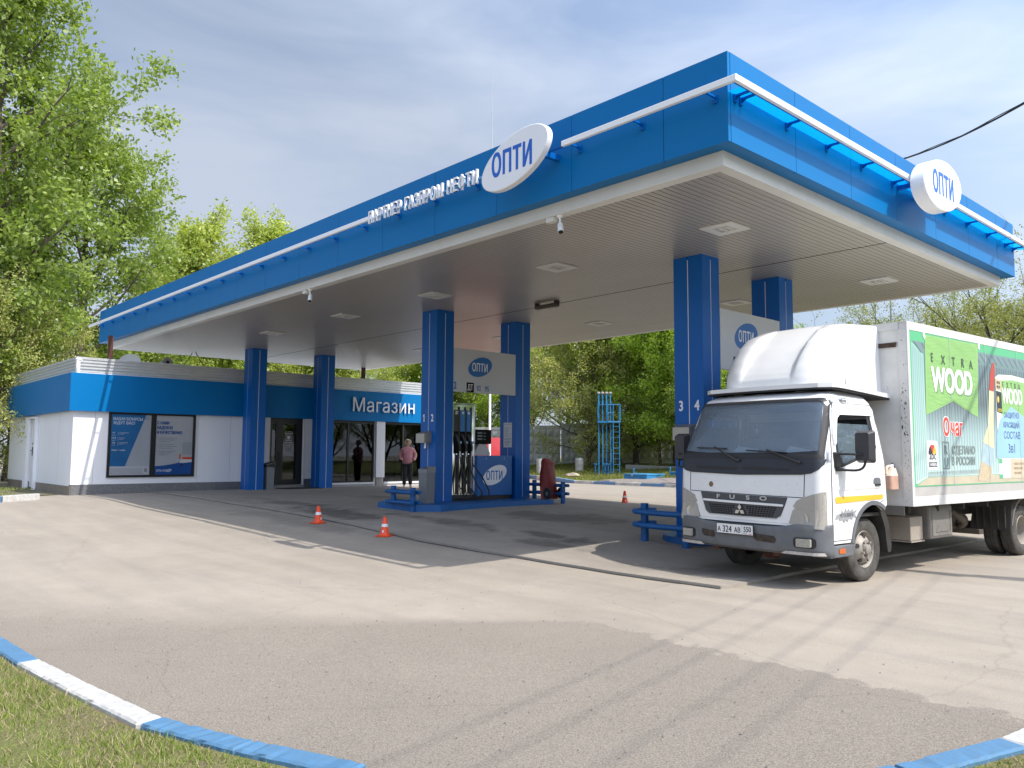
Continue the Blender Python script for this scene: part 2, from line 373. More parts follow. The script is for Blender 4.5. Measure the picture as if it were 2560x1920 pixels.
ASPH=asphalt('asphalt_worn',(.372,.326,.272),(.338,.295,.243),.16,.35,[(-15,7.9,3,.5,.2)],coarse=(EDGE,(.365,.317,.262),.42))
ASPHP=asphalt('asphalt_pad',(.37,.328,.28),(.30,.266,.226),.18,.35,STAINS)
def sheet_ground(name,outer,m,dz,step=.5,holes=(),thick=0):
    xs=[p[0] for p in outer]; ys=[p[1] for p in outer]
    mb=MB().sheet(outer,holes,lambda a,b:(a,b,gz(a,b)+dz),(lambda a,b:(a,b,gz(a,b)+dz-thick)) if thick else None,arange(min(xs)+step,max(xs),step),arange(min(ys)+step,max(ys),step),smooth=True)
    return mb.obj(name,m)
def ground():
    xs=sorted(set([-160,-120,-90,-70,-55,-45]+arange(-40,12,.5)+[16,22,30,45,70,110])); ys=sorted(set([-90,-60,-40,-25,-15,-10]+arange(-6,44,.5)+[26.59,50,60,80,110,150]))
    vs=[(x,y,gz(x,y)) for y in ys for x in xs]; n=len(xs); fs=[(j*n+i,j*n+i+1,(j+1)*n+i+1,(j+1)*n+i) for j in range(len(ys)-1) for i in range(n-1)]
    mb=MB(); mb.add(vs,fs,True); tag(mb.obj('ground',ASPH),kind='structure')
ground()
rnd=random.Random(4)
def rough(pts,step,amp):
    out=[]
    for (x0,y0),(x1,y1) in zip(pts[:-1],pts[1:]):
        n=max(1,int(math.hypot(x1-x0,y1-y0)/step))
        for k in range(n):
            t=k/n; out.append((x0+(x1-x0)*t+rnd.gauss(0,amp)*(k>0),y0+(y1-y0)*t+rnd.gauss(0,amp)*(k>0)))
    out.append(pts[-1]); return out
# thicker asphalt apron under the canopy, with its broken edge
padl=rough([(-25.2,8.55),(-18.06,8.5),(-13.59,8.31),(-11.07,8.06),(-9.37,8.08),(-7.96,8.13),(-6.44,8.2),(-5.41,8.28)],.5,.012)
padr=rough([(-5.36,8.35),(-5.36,9.72),(-5.25,12),(-5.2,16.2)],.6,.012)
pad=padl+padr+[(-9,16.3),(-16,16.2),(-25.2,16.6)]
tag(sheet_ground('pavement',pad,ASPHP,.038,.6,thick=.06),kind='structure')
# dark tar seam along the apron's broken lip
SEAM=mat('tar_seam',(.035,.032,.03),.9,noise=(5,.4))
lip=MB(); 
for (x0,y0),(x1,y1) in zip(padl[:-1],padl[1:]):
    w=.018+.022*rnd.random()
    lip.add([(x0,y0-w,gz(x0,y0)+.006),(x1,y1-w,gz(x1,y1)+.006),(x1,y1+.02,gz(x1,y1)+.006),(x0,y0+.02,gz(x0,y0)+.006)],[(0,1,2,3)])
tag(lip.obj('asphalt_joint',SEAM),kind='structure')
# ---------------------------------------------------------------- lawns
def lawnmat(name,a,b,c):
    m=bpy.data.materials.new(name); m.use_nodes=True; nt=m.node_tree; N=nt.nodes; L=nt.links
    p=N['Principled BSDF']; p.inputs['Roughness'].default_value=.95; p.inputs['Specular IOR Level'].default_value=.1
    tc=N.new('ShaderNodeTexCoord'); 
    n=N.new('ShaderNodeTexNoise'); n.inputs['Scale'].default_value=1.6; n.inputs['Detail'].default_value=8; n.inputs['Roughness'].default_value=.75; L.new(tc.outputs['Object'],n.inputs['Vector'])
    cr=N.new('ShaderNodeValToRGB'); e=cr.color_ramp.elements; e[0].position=.32; e[0].color=(*a,1); e[1].position=.68; e[1].color=(*c,1); k=e.new(.5); k.color=(*b,1)
    L.new(n.outputs['Fac'],cr.inputs['Fac']); L.new(cr.outputs['Color'],p.inputs['Base Color'])
    n2=N.new('ShaderNodeTexNoise'); n2.inputs['Scale'].default_value=40; n2.inputs['Detail'].default_value=6; L.new(tc.outputs['Object'],n2.inputs['Vector'])
    bp=N.new('ShaderNodeBump'); bp.inputs['Strength'].default_value=.8; bp.inputs['Distance'].default_value=.05; L.new(n2.outputs['Fac'],bp.inputs['Height']); L.new(bp.outputs['Normal'],p.inputs['Normal'])
    return m
LAWN=lawnmat('lawn_soil',(.17,.13,.09),(.19,.17,.085),(.15,.18,.05))
LAWNB=lawnmat('lawn_far',(.13,.115,.05),(.15,.17,.045),(.16,.15,.07))
KLINE=[(-14,1.0),(-9.4,1.3),(-8.5,1.33),(-7.57,1.40),(-6.66,1.45),(-5.72,1.54),(-4.76,1.65),(-4.05,1.88),(-3.4,2.14),(-2.8,2.45),(-2.3,2.85),(-1.93,3.4),(-1.66,4.06),(-1.43,4.87),(-1.33,5.6),(-1.28,6.4),(-1.26,7.4)]
def offset(pts,d):
    out=[]
    for i,p in enumerate(pts):
        a=pts[max(i-1,0)]; b=pts[min(i+1,len(pts)-1)]; t=Vector((b[0]-a[0],b[1]-a[1])).normalized(); out.append((p[0]+t.y*d,p[1]-t.x*d))
    return out
LAWN1=offset(KLINE,.075)+[(3,7.6),(3,-8),(-14,-8)]
tag(sheet_ground('lawn',LAWN1,LAWN,.085,.5),kind='structure')
BK=[(-60,27.5),(-33,27.3),(-29.5,27.1),(-27.5,26.9),(-26.2,26.62),(-24.4,26.2),(-22.2,26.3),(-20.9,26.33),(-19.5,26.55),(-14,26.7),(-4,26.9),(20,27)]
tag(sheet_ground('lawn',[(x,y+.08) for x,y in BK]+[(20,60),(-60,60)],LAWNB,.012,1.0),kind='structure')
LB=[(-26.1,5.3),(-24.3,5.05),(-24.15,4.2),(-24.6,2.6),(-27,1.0),(-40,.4),(-40,6.2),(-26,6.2)]
DIRT=lawnmat('bare_soil',(.20,.175,.14),(.19,.175,.12),(.15,.16,.06))
tag(sheet_ground('path',LB,DIRT,.02,.7),kind='structure')
# gravel bed in front of the tank hatch
GRAVEL=mat('gravel',(.34,.29,.26),.95,noise=(38,.6),bump=(45,1.0))
tag(sheet_ground('gravel_bed',rough([(-23.6,26.75),(-22,26.5),(-19.8,26.7),(-16,27),(-16,29),(-20,29.3),(-22.6,28.4),(-23.6,26.75)],.4,.05)[:-1],GRAVEL,.045,.5),kind='structure')
# ---------------------------------------------------------------- grass blades
def blades(name,area,n,hmin,hmax,w,seed,cols,dens=None):
    r=np.random.RandomState(seed); x0,x1,y0,y1=area
    P=[]
    while len(P)<n:
        x=r.uniform(x0,x1); y=r.uniform(y0,y1)
        if dens is None or r.rand()<dens(x,y): P.append((x,y))
    P=np.array(P); Z=np.array([gz(x,y) for x,y in P])
    a=r.uniform(0,2*PI,n); h=r.uniform(hmin,hmax,n)*(.6+.8*r.rand(n))*np.array([.45+1.3*patchy(x+50,y+50,.45)**1.5 for x,y in P]); ln=h*r.uniform(.2,1.1,n); b=r.uniform(0,2*PI,n)
    dx=np.cos(a)*w; dy=np.sin(a)*w
    V=np.zeros((n,3,3)); V[:,0]=np.c_[P[:,0]-dx,P[:,1]-dy,Z]; V[:,1]=np.c_[P[:,0]+dx,P[:,1]+dy,Z]; V[:,2]=np.c_[P[:,0]+np.cos(b)*ln,P[:,1]+np.sin(b)*ln,Z+h]
    V[:,:,2]+=.082 if name=='grass' and area[3]<20 else .01
    return rawmesh(name,V.reshape(-1,3),3,leafmat('grass_'+str(seed),cols,.25),r)
def rawmesh(name,V,k,m,r):
    n=len(V)//k; me=bpy.data.meshes.new(name); me.vertices.add(len(V)); me.vertices.foreach_set('co',V.astype(np.float32).ravel())
    me.loops.add(n*k); me.loops.foreach_set('vertex_index',np.arange(n*k,dtype=np.int32)); me.polygons.add(n)
    me.polygons.foreach_set('loop_start',np.arange(0,n*k,k,dtype=np.int32)); me.polygons.foreach_set('loop_total',np.full(n,k,dtype=np.int32))
    at=me.attributes.new('tone','FLOAT','FACE'); at.data.foreach_set('value',r.rand(n).astype(np.float32))
    me.update(); me.validate(); me.materials.append(m)
    o=bpy.data.objects.new(name,me); COL.objects.link(o); return o
def leafmat(name,cols,transl=.45,gloss=.0):
    if name in MATS: return MATS[name]
    m=bpy.data.materials.new(name); m.use_nodes=True; nt=m.node_tree; N=nt.nodes; L=nt.links
    for x in list(N):
        if x.type=='BSDF_PRINCIPLED': N.remove(x)
    out=[x for x in N if x.type=='OUTPUT_MATERIAL'][0]
    at=N.new('ShaderNodeAttribute'); at.attribute_name='tone'
    cr=N.new('ShaderNodeValToRGB'); e=cr.color_ramp.elements
    e[0].position=0; e[0].color=(*cols[0],1); e[1].position=1; e[1].color=(*cols[-1],1)
    for i,c in enumerate(cols[1:-1]): k=e.new((i+1)/(len(cols)-1)); k.color=(*c,1)
    L.new(at.outputs['Fac'],cr.inputs['Fac'])
    d=N.new('ShaderNodeBsdfDiffuse'); L.new(cr.outputs['Color'],d.inputs['Color'])
    t=N.new('ShaderNodeBsdfTranslucent'); 
    hs=N.new('ShaderNodeMix'); hs.data_type='RGBA'; hs.blend_type='MULTIPLY'; hs.inputs['Factor'].default_value=1; L.new(cr.outputs['Color'],hs.inputs[6]); hs.inputs[7].default_value=(1.25,1.35,.6,1); L.new(hs.outputs[2],t.inputs['Color'])
    mx=N.new('ShaderNodeMixShader'); mx.inputs[0].default_value=transl; L.new(d.outputs[0],mx.inputs[1]); L.new(t.outputs[0],mx.inputs[2])
    fin=mx.outputs[0]
    if gloss:
        g=N.new('ShaderNodeBsdfGlossy'); g.inputs['Roughness'].default_value=.45; m2=N.new('ShaderNodeMixShader'); m2.inputs[0].default_value=gloss; L.new(fin,m2.inputs[1]); L.new(g.outputs[0],m2.inputs[2]); fin=m2.outputs[0]
    L.new(fin,out.inputs['Surface']); MATS[name]=m; return m
def inside(poly,x,y):
    c=False; j=len(poly)-1
    for i in range(len(poly)):
        xi,yi=poly[i]; xj,yj=poly[j]
        if (yi>y)!=(yj>y) and x<(xj-xi)*(y-yi)/(yj-yi)+xi: c=not c
        j=i
    return c
_nz=np.random.RandomState(9).rand(40,40)
def patchy(x,y,s=1.3):
    u=x/s%39; v=y/s%39; i=int(u); j=int(v); fu=u-i; fv=v-j
    return (_nz[i,j]*(1-fu)*(1-fv)+_nz[i+1,j]*fu*(1-fv)+_nz[i,j+1]*(1-fu)*fv+_nz[i+1,j+1]*fu*fv)
LAWNIN=offset(KLINE,.1)+[(3,7.6),(3,-8),(-14,-8)]
GC=[(.08,.13,.015),(.15,.23,.03),(.22,.30,.05),(.33,.32,.13),(.40,.34,.20),(.42,.36,.23)]
tag(blades('grass',(-8.5,-1.0,-.5,6.2),80000,.010,.042,.003,1,GC,lambda x,y: 0 if not inside(LAWNIN,x,y) else .03+.97*min(1,max(0,patchy(x,y,.5)*2.6-.85))),kind='stuff')
tag(blades('grass',(-38,-16,26.8,36),42000,.04,.14,.012,2,[(.10,.12,.02),(.16,.19,.035),(.22,.22,.07),(.26,.24,.12)],lambda x,y: 0 if (-23.4<x<-16 and y<28.6) else .15+.85*patchy(x,y,2)),kind='stuff')
tag(blades('grass',(-30,-24.2,2.2,6.1),2500,.02,.09,.008,3,GC,lambda x,y: 0 if not inside(LB,x,y) else (patchy(x,y,.8)>.55)*.8),kind='stuff')
# loose stones on the coarse asphalt
def stones():
    r=np.random.RandomState(12); vs=[]; mb=MB()
    for i in range(2600):
        x=r.uniform(-9,-1.4); y=r.uniform(1.5,7.5)
        if not inside(EDGE+[(3,-8),(-30,-8)],x,y) and r.rand()<.8: continue
        if inside(LAWN1,x,y): continue
        s=.0025+.006*r.rand()**3; z=gz(x,y)+.004
        k=r.uniform(.6,1.4,6); a=r.uniform(0,PI)
        c,sn=math.cos(a)*s,math.sin(a)*s
        mb.add([(x+c*k[0],y+sn*k[0],z+s*.2),(x-sn*k[1],y+c*k[1],z+s*.2),(x-c*k[2],y-sn*k[2],z+s*.2),(x+sn*k[3],y-c*k[3],z+s*.2),(x,y,z+s*.9*k[4]),(x,y,z-s*.2)],[(0,1,4),(1,2,4),(2,3,4),(3,0,4),(1,0,5),(2,1,5),(3,2,5),(0,3,5)])
    tag(mb.obj('gravel',mat('loose_stone',(.26,.24,.215),.9,noise=(60,.5))),kind='stuff')
stones()
# ---------------------------------------------------------------- painted kerbs
KB=mat('kerb_blue_paint',(.07,.19,.34),.75,noise=(16,.3,(.075,.16,.25)),bump=(40,.12))
KW=mat('kerb_white_paint',(.54,.535,.52),.75,noise=(16,.28,(.36,.34,.31)),bump=(40,.12))
KS=mat('kerb_worn_white_paint',(.60,.58,.55),.8,noise=(5,.5,(.30,.29,.27)),bump=(40,.35))
KBW=mat('kerb_worn_blue_paint',(.08,.23,.45),.75,noise=(5,.45,(.20,.22,.26)),bump=(40,.3))
def kerb(p,q,m,label,group,h=.115,w=.15,gap=.006):
    P=Vector((p[0],p[1],0)); Q=Vector((q[0],q[1],0)); d=(Q-P).normalized(); P=P+d*gap; Q=Q-d*gap; n=Vector((d.y,-d.x,0))
    L=(Q-P).length; c=(P+Q)/2; za,zb=gz(P.x,P.y),gz(Q.x,Q.y)
    r=random.Random(hash((round(p[0],2),round(p[1],2)))&0xffff)
    bm=bmesh.new(); bmesh.ops.create_cube(bm,size=1)
    for v in bm.verts: v.co=Vector((v.co.x*L,v.co.y*w,(v.co.z+.5)*(h+.1)-.1))
    bmesh.ops.subdivide_edges(bm,edges=[e for e in bm.edges if abs(e.verts[0].co.x-e.verts[1].co.x)>.1],cuts=17)
    top=[e for e in bm.edges if all(v.co.z>h-.001 for v in e.verts) and e.calc_face_angle(0)>.5]
    bmesh.ops.bevel(bm,geom=top,offset=.012,segments=1,affect='EDGES')
    for v in bm.verts:
        if v.co.z>h-.03:
            v.co+=Vector((0,r.gauss(0,.0012),r.gauss(0,.0008)))
            if r.random()<.16 and abs(v.co.y)>w*.35: v.co+=Vector((r.gauss(0,.006),-math.copysign(.009*r.random(),v.co.y),-.009*r.random()))
        v.co.z+=(v.co.x/L)*(zb-za)
    mb=MB().bm(bm); o=mb.obj('kerbstone',m); o.location=(c.x,c.y,(za+zb)/2); o.rotation_euler=(0,0,math.atan2(d.y,d.x))
    return tag(o,label,'kerbstone',group)
front=[(KB,'blue'),(KB,'blue'),(KB,'blue'),(KB,'blue'),(KW,'white'),(KW,'white'),(KB,'blue'),(KB,'blue'),(KB,'blue'),(KB,'blue'),(KB,'blue'),(KB,'blue'),(KB,'blue'),(KW,'white'),(KW,'white'),(KW,'white')]
fl={2:'sky blue painted kerbstone on the left frame edge beside the front lawn',3:'sky blue kerbstone on the front lawn edge just before the white pair',4:'white painted kerbstone on the front lawn edge, farther half of the white pair',5:'chipped white kerbstone on the front lawn edge touching the blue run',6:'sky blue kerbstone on the front lawn edge, end to end with the white pair',7:'sky blue kerbstone along the lawn at the bottom edge of the photo',12:'scuffed pale blue kerbstone in the bottom right corner beside a grass tuft',13:'white kerbstone in the bottom right corner behind the scuffed blue one'}
for i,(k,cn) in enumerate(front):
    if i<2 or i in (8,9,10): continue
    kerb(KLINE[i],KLINE[i+1],k,fl.get(i,'%s painted kerbstone of the front lawn corner, stone %s along'%(cn,ORD[i])),'painted kerbstones round the front lawn')
bx=[-29.5,-27.5,-26.19,-24.42,-23.34,-22.17,-20.87,-19.78,-18.4,-17.0,-15.6]
def bky(x):
    for a,b in zip(BK[:-1],BK[1:]):
        if a[0]<=x<=b[0]: return a[1]+(b[1]-a[1])*(x-a[0])/(b[0]-a[0])
for i in range(len(bx)-1):
    w=(i%2==1)
    if i==0: m,cn=KBW,'worn blue'
    m,cn=((KS,'worn white') if i%2==1 else (KBW,'worn blue'))
    nm=['hidden behind the red extinguisher cover','nearest the red extinguisher cover','below the white concrete cylinder','below the lawn in front of the vent pipes','in front of the gravel heap by the tank hatch','under the left end of the tank hatch','under the right end of the tank hatch','beside the grey bin by the truck','just behind the truck cab','behind the truck'][i]
    kerb((bx[i],bky(bx[i])),(bx[i+1],bky(bx[i+1])),m,'%s far verge kerbstone %s'%(cn,nm),'painted kerbstones along the far verge',h=.13,w=.18)
kerb((-24.12,4.42),(-24.28,5.3),KW,'thick white kerbstone on the bare soil beside the shop side door','painted kerbstones beside the shop',h=.16,w=.2)
kerb((-24.0,3.5),(-24.11,4.41),KB,'blue kerbstone at the left frame edge touching the thick white one','painted kerbstones beside the shop',h=.16,w=.2)
# ---------------------------------------------------------------- canopy
XR,XL,YF,YB,ZT,ZB,IN,ZS=-4.809,-28.262,7.668,17.752,5.774,4.731,.207,4.56
TO,ZTU=.268,5.328
def acrylic():
    m=bpy.data.materials.new('blue_acrylic'); m.use_nodes=True; nt=m.node_tree; N=nt.nodes; L=nt.links
    for x in list(N):
        if x.type=='BSDF_PRINCIPLED': N.remove(x)
    out=[x for x in N if x.type=='OUTPUT_MATERIAL'][0]
    t=N.new('ShaderNodeBsdfTransparent'); t.inputs['Color'].default_value=(.22,.92,1,1); u=N.new('ShaderNodeBsdfTranslucent'); u.inputs['Color'].default_value=(.01,.42,.85,1)
    g=N.new('ShaderNodeBsdfGlossy'); g.inputs['Roughness'].default_value=.15
    a=N.new('ShaderNodeMixShader'); a.inputs[0].default_value=.28; b=N.new('ShaderNodeMixShader'); b.inputs[0].default_value=.05
    L.new(t.outputs[0],a.inputs[1]); L.new(u.outputs[0],a.inputs[2]); L.new(a.outputs[0],b.inputs[1]); L.new(g.outputs[0],b.inputs[2]); L.new(b.outputs[0],out.inputs['Surface']); return m
can=thing('canopy','large blue filling station canopy with white light strip and grey slatted ceiling','canopy',(XR,YF,0))
def canopy():
    M=MB()
    # fascia cassettes with thin joints
    def face(axis,c,a0,a1,joints,sgn):
        js=[a0]+joints+[a1]
        for p,q in zip(js[:-1],js[1:]):
            g=.004
            if axis=='y': M.box((p+g,c,ZB),(q-g,c+sgn*.05,ZT))
            else: M.box((c,p+g,ZB),(c+sgn*.05,q-g,ZT))
    jf=[-5.7-1.51*k for k in range(15)]
    face('y',YF,XL,XR,sorted([x for x in jf if x>XL+.3]),1)
    face('y',YB,XL,XR,sorted([x for x in jf if x>XL+.3]),-1)
    face('x',XR,YF+.05,YB-.05,[YF+1.51*k for k in range(1,7)],-1)
    face('x',XL,YF+.05,YB-.05,[YF+1.51*k for k in range(1,7)],1)
    M.obj('fascia',BLUE,can,True)
    B=MB(); # backing behind the joints and the roof deck
    B.box((XL+.06,YF+.06,ZB+.06),(XR-.06,YB-.06,ZT-.35))
    B.obj('roof_deck',DGREY,can,True)
    U=MB() # blue underside return
    for a,b in (((XL+.051,YF+.051,ZB+.004),(XR-.051,YF+IN+.1,ZB+.03)),((XL+.051,YB-IN-.1,ZB+.004),(XR-.051,YB-.051,ZB+.03)),((XR-IN-.1,YF+IN+.101,ZB+.004),(XR-.051,YB-IN-.101,ZB+.03)),((XL+.051,YF+IN+.101,ZB+.004),(XL+IN+.1,YB-IN-.101,ZB+.03))): U.box(a,b)
    U.obj('underside_return',BLUE,can,True)
    T=MB(); h=.004
    x0,x1,y0,y1=XL+IN,XR-IN,YF+IN,YB-IN; t=.16; zt=ZB+.002
    for a,b in (((x0,y0,ZS-h),(x1,y0+t,zt)),((x0,y1-t,ZS-h),(x1,y1,zt)),((x0,y0+t,ZS-h),(x0+t,y1-t,zt)),((x1-t,y0+t,ZS-h),(x1,y1-t,zt))): T.box(a,b)
    T.obj('edge_trim',CREAM,can,True)
    # slatted soffit: strips along Y in two fields either side of a joint
    S=MB(); w=.1; x=x0+t; ym=12.69
    SX=[];
    while x<x1-t-.01:
        xe=min(x+w,x1-t)
        for ya,yb in ((y0+t,ym-.008),(ym+.008,y1-t)):
            S.add([(x,ya,ZS+.016),(x+.006,ya,ZS+.016),(x+.010,ya,ZS+.002),(x+.016,ya,ZS),(xe-.006,ya,ZS),(xe,ya,ZS+.002),(x,yb,ZS+.016),(x+.006,yb,ZS+.016),(x+.010,yb,ZS+.002),(x+.016,yb,ZS),(xe-.006,yb,ZS),(xe,yb,ZS+.002)],[(k,k+1,k+7,k+6) for k in range(5)])
        x+=w
    S.obj('slatted_ceiling',mat('ceiling_slat_metal',(.44,.41,.37),.36,metal=.25,noise=(.8,.1)),can,True)
    J=MB(); J.box((x0+t,ym-.012,ZS-.003),(x1-t,ym+.012,ZS+.012)); J.obj('ceiling_joint',BLACKM,can,True)
    # white light strip round the front and right faces, in lengths
    def strip(a,b,name='light_strip'):
        MB().box(a,b,bev=.008).obj(name,WHITE,can,True)
    yo=YF-TO; xo=XR+TO
    strip((-7.15,yo,ZTU-.075),(xo,yo+.05,ZTU+.0)); strip((XL-TO,yo,ZTU-.075),(-11.72,yo+.05,ZTU))
    strip((xo-.05,yo+.052,ZTU-.075),(xo,12.13,ZTU)); strip((xo-.05,13.78,ZTU-.075),(xo,YB+TO,ZTU))
    # translucent blue acrylic shelf along the sunlit right face
    A=MB(); A.box((XR+.002,YF+.002,ZTU-.030),(xo-.056,YB+TO-.06,ZTU-.022)); A.obj('acrylic_shelf',acrylic(),can,True)
    # rail that carries the strip
    R=MB(); R.box((XL-TO+.02,yo+.056,ZTU-.055),(xo-.06,yo+.085,ZTU-.034)); R.box((xo-.085,yo+.09,ZTU-.055),(xo-.056,YB+TO-.02,ZTU-.034)); R.obj('strip_rail',BLUE2,can,True)
    def bracket(x,y,side):
        K=MB()
        if side=='f':
            K.box((x-.012,yo+.09,ZTU-.062),(x+.012,YF-.004,ZTU-.036)); K.box((x-.03,YF-.02,ZTU-.12),(x+.03,YF-.003,ZTU-.032)); K.add([(x,YF-.004,ZTU-.11),(x,YF-.1,ZTU-.06),(x,YF-.004,ZTU-.06)],[(0,1,2)])
        else:
            K.box((XR+.004,y-.012,ZTU-.062),(xo-.09,y+.012,ZTU-.036)); K.box((XR+.003,y-.03,ZTU-.12),(XR+.02,y+.03,ZTU-.032)); K.add([(XR+.004,y,ZTU-.11),(XR+.1,y,ZTU-.06),(XR+.004,y,ZTU-.06)],[(0,1,2)])
        K.obj('strip_bracket',BLUE2,can,True)
    for x in [-4.97]+[-6.01-1.04*k for k in range(22)]: 
        if x>XL: bracket(x,0,'f')
    for y in [7.80]+[7.92+1.03*k for k in range(10)]:
        bracket(0,y,'s')
    bracket(0,17.65,'s')
canopy()
def letters_opti(mb,M,h,depth=.001,bold=.03):
    s=h/.727
    mb.text('ОПТИ',s,M,depth,bold*s*.45,.60,'CENTER',1.10)
# oval signs on the canopy
def oval_sign():
    t=thing('oval_sign','big white tilted oval sign with blue lettering on the front fascia','sign',(-7.88,YF,5.245))
    MB().ell(0,0,.69,.34,math.radians(16.6),.09,frame((0,-.36,0),(1,0,0),(0,0,1)),bev=.015,n=72).obj('sign_face',mat('sign_white',(.78,.79,.81),.35),t)
    m=MB(); m.box((-.45,-.36,-.04),(-.38,-.002,.04)); m.box((.38,-.36,-.04),(.45,-.002,.04)); m.obj('sign_mount',BLUE2,t)
    m=MB(); letters_opti(m,frame((-.03,-.452,-.165),(1,0,0),(0,0,1)),.33,.001,.055); m.obj('lettering',mat('sign_blue_letters',(.005,.11,.50),.4),t)
    t=thing('round_sign','thick white round sign with blue lettering on the sunlit right fascia','sign',(XR,12.62,5.24))
    MB().ell(0,0,.745,.385,math.radians(9),.2,frame((.32,0,0),(0,1,0),(0,0,1)),bev=.02,n=72).obj('sign_face',MATS['sign_white'],t)
    m=MB(); m.box((.002,-.4,-.03),(.32,-.34,.03)); m.box((.002,.34,-.03),(.32,.4,.03)); m.obj('sign_mount',BLUE2,t)
    m=MB(); letters_opti(m,frame((.522,-.02,-.165),(0,1,0),(0,0,1)),.33,.001,.055); m.obj('lettering',MATS['sign_blue_letters'],t)
    t=thing('letter_sign','raised white Cyrillic lettering standing on the front strip left of the oval sign','sign',(-10.3,YF-.27,5.18))
    m=MB(); m.text('ПАРТНЕР ГАЗПРОМ НЕФТИ',.29,frame((0,0,0),(1,0,0),(0,0,1)),.018,.004,.66,'CENTER',1.17); m.obj('lettering',WHITE,t)
    m=MB(); m.box((-1.42,.0,.055),(1.55,.03,.085)); m.obj('letter_rail',mat('rail_pale_blue',(.1,.3,.55),.4),t)
oval_sign()
# recessed ceiling lights
def lights():
    k=0
    for row,y,xs in (('front',10.15,(-6.46,-9.9,-13.5,-17.1,-21.0)),('back',15.38,(-6.45,-9.55,-13.5,-17.1,-21.0))):
        for i,x in enumerate(xs):
            t=thing('ceiling_light','pale square recessed ceiling light, %s from the sunlit right end, %s row'%(ORD[i],row),'ceiling light',(x,y,ZS-.02),0,'recessed lights in the canopy ceiling')
            f=MB(); f.sheet(rrect(-.27,-.27,.27,.27,.02,2),[[(-.13,-.13),(-.13,.13),(.13,.13),(.13,-.13)]],lambda a,b:(a,b,0),lambda a,b:(a,b,.018)); f.obj('frame',mat('lamp_frame_white',(.62,.61,.58),.4),t)
            d=MB(); d.box((-.125,-.125,.004),(.125,.125,.017)); d.obj('reflector',mat('lamp_reflector_grey',(.40,.39,.36),.3,metal=.4),t)
            for dx in (-.06,.06):
                l=MB(); l.add([(dx-.04,-.11,-.0),(dx+.04,-.11,-.02),(dx+.04,.11,-.02),(dx-.04,.11,0),(dx-.04,-.11,.004),(dx+.04,-.11,.004),(dx+.04,.11,.004),(dx-.04,.11,.004)],[(0,1,2,3),(4,7,6,5),(0,4,5,1),(1,5,6,2),(2,6,7,3),(3,7,4,0)]); l.obj('lens',mat('lamp_lens',(.66,.65,.62),.25),t)
lights()
def heater():
    t=thing('strip_heater','dark brown long strip lamp hanging under the ceiling joint','lamp',(-12.43,12.42,4.46))
    MB().box((-.33,-.07,-.03),(.33,.07,.05),bev=.02).obj('housing',mat('lamp_dark_brown',(.05,.042,.032),.4),t)
    MB().box((-.27,-.05,-.045),(.27,.05,-.031)).obj('lens',mat('lamp_brown_glass',(.16,.14,.11),.25),t)
    for s in (-1,1): MB().box((s*.3-.03,-.06,.051),(s*.3+.03,.06,.098)).obj('bracket',BLACK,t)
heater()
def cctv(x,label):
    y=YF+IN+.06; t=thing('security_camera',label,'camera',(x,y,ZS-.004),0,'cameras under the canopy edge')
    MB().box((-.17,-.05,-.07),(-.02,.05,-.0),bev=.008).obj('junction_box',CREAM,t)
    m=MB(); m.cyl((.06,0,0),(.06,0,-.025),.045); m.cyl((.06,0,-.025),(.07,0,-.11),.014,n=8); m.obj('mount',WHITE,t)
    a=Vector((.05,.02,-.11)); d=Vector((.32,-.25,-.85)).normalized()
    m=MB(); m.tube([a,a+d*.02,a+d*.15],[.034,.04,.042],14); m.obj('body',WHITE,t)
    m=MB(); m.cyl(a+d*.15,a+d*.155,.036,n=14); m.obj('lens',BLACK,t)
cctv(-7.75,'white camera with junction box under the canopy edge below the oval sign')
cctv(-14.85,'white camera under the canopy edge near the shop end')
# ---------------------------------------------------------------- columns
WX,WY=.5727,.4996
def column(X,Y,label,nums=None,z0=None):
    b=min(gz(X+a,Y+c) for a in (-.3,.3) for c in (-.3,.3))-.05 if z0 is None else z0
    t=thing('canopy_column',label,'column',(X,Y,b),0,'blue columns carrying the canopy')
    h=ZS-b
    m=MB(); hx,hy=WX/2,WY/2; g=.009; d=.012
    pts=[]
    def side(p,q,n):
        p=Vector(p);q=Vector(q);u=(q-p).normalized();c=(p+q)/2; return [p,c-u*g,c-u*g-Vector(n)*d,c+u*g-Vector(n)*d,c+u*g]
    for p,q,n in (((-hx,-hy),(hx,-hy),(0,-1)),((hx,-hy),(hx,hy),(1,0)),((hx,hy),(-hx,hy),(0,1)),((-hx,hy),(-hx,-hy),(-1,0))): pts+=side(p,q,n)
    m.sheet([(p.x,p.y) for p in pts],(),lambda a,c:(a,c,h),lambda a,c:(a,c,0)); m.obj('cladding',BLUE2,t)
    for (x0,y0,x1,y1) in ((-g+.001,-hy+.003,g-.001,-hy+.0115),(-g+.001,hy-.0115,g-.001,hy-.003),(hx-.0115,-g+.001,hx-.003,g-.001),(-hx+.003,-g+.001,-hx+.0115,g-.001)):
        MB().box((x0,y0,.02),(x1,y1,h-.06)).obj('stripe',mat('column_white_stripe',(.70,.71,.72),.4),t)
    if nums:
        for n,dx in zip(nums,(-.16,.155)):
            q=MB(); q.text(n,.235,frame((dx,-hy-.003,2.05-b-.085),(1,0,0),(0,0,1)),.001,.007,.8); (q.add([(-.16-.012,-hy-.0042,2.05-b+.086),(-.16+.012,-hy-.0042,2.05-b+.086),(-.16-.030,-hy-.0042,2.05-b+.03),(-.16-.052,-hy-.0042,2.05-b+.045)],[(0,1,2,3)]) if n=='1' else None); q.obj('numeral',TEXTW,t)
XA,XB,XC,Y1,Y2=-24.796,-15.082,-7.861,11.445,13.932
column(XA,Y1,'blue column standing before the shop beside the poster cases')
column(XA,Y2,'blue column standing between the shop door and the shop windows')
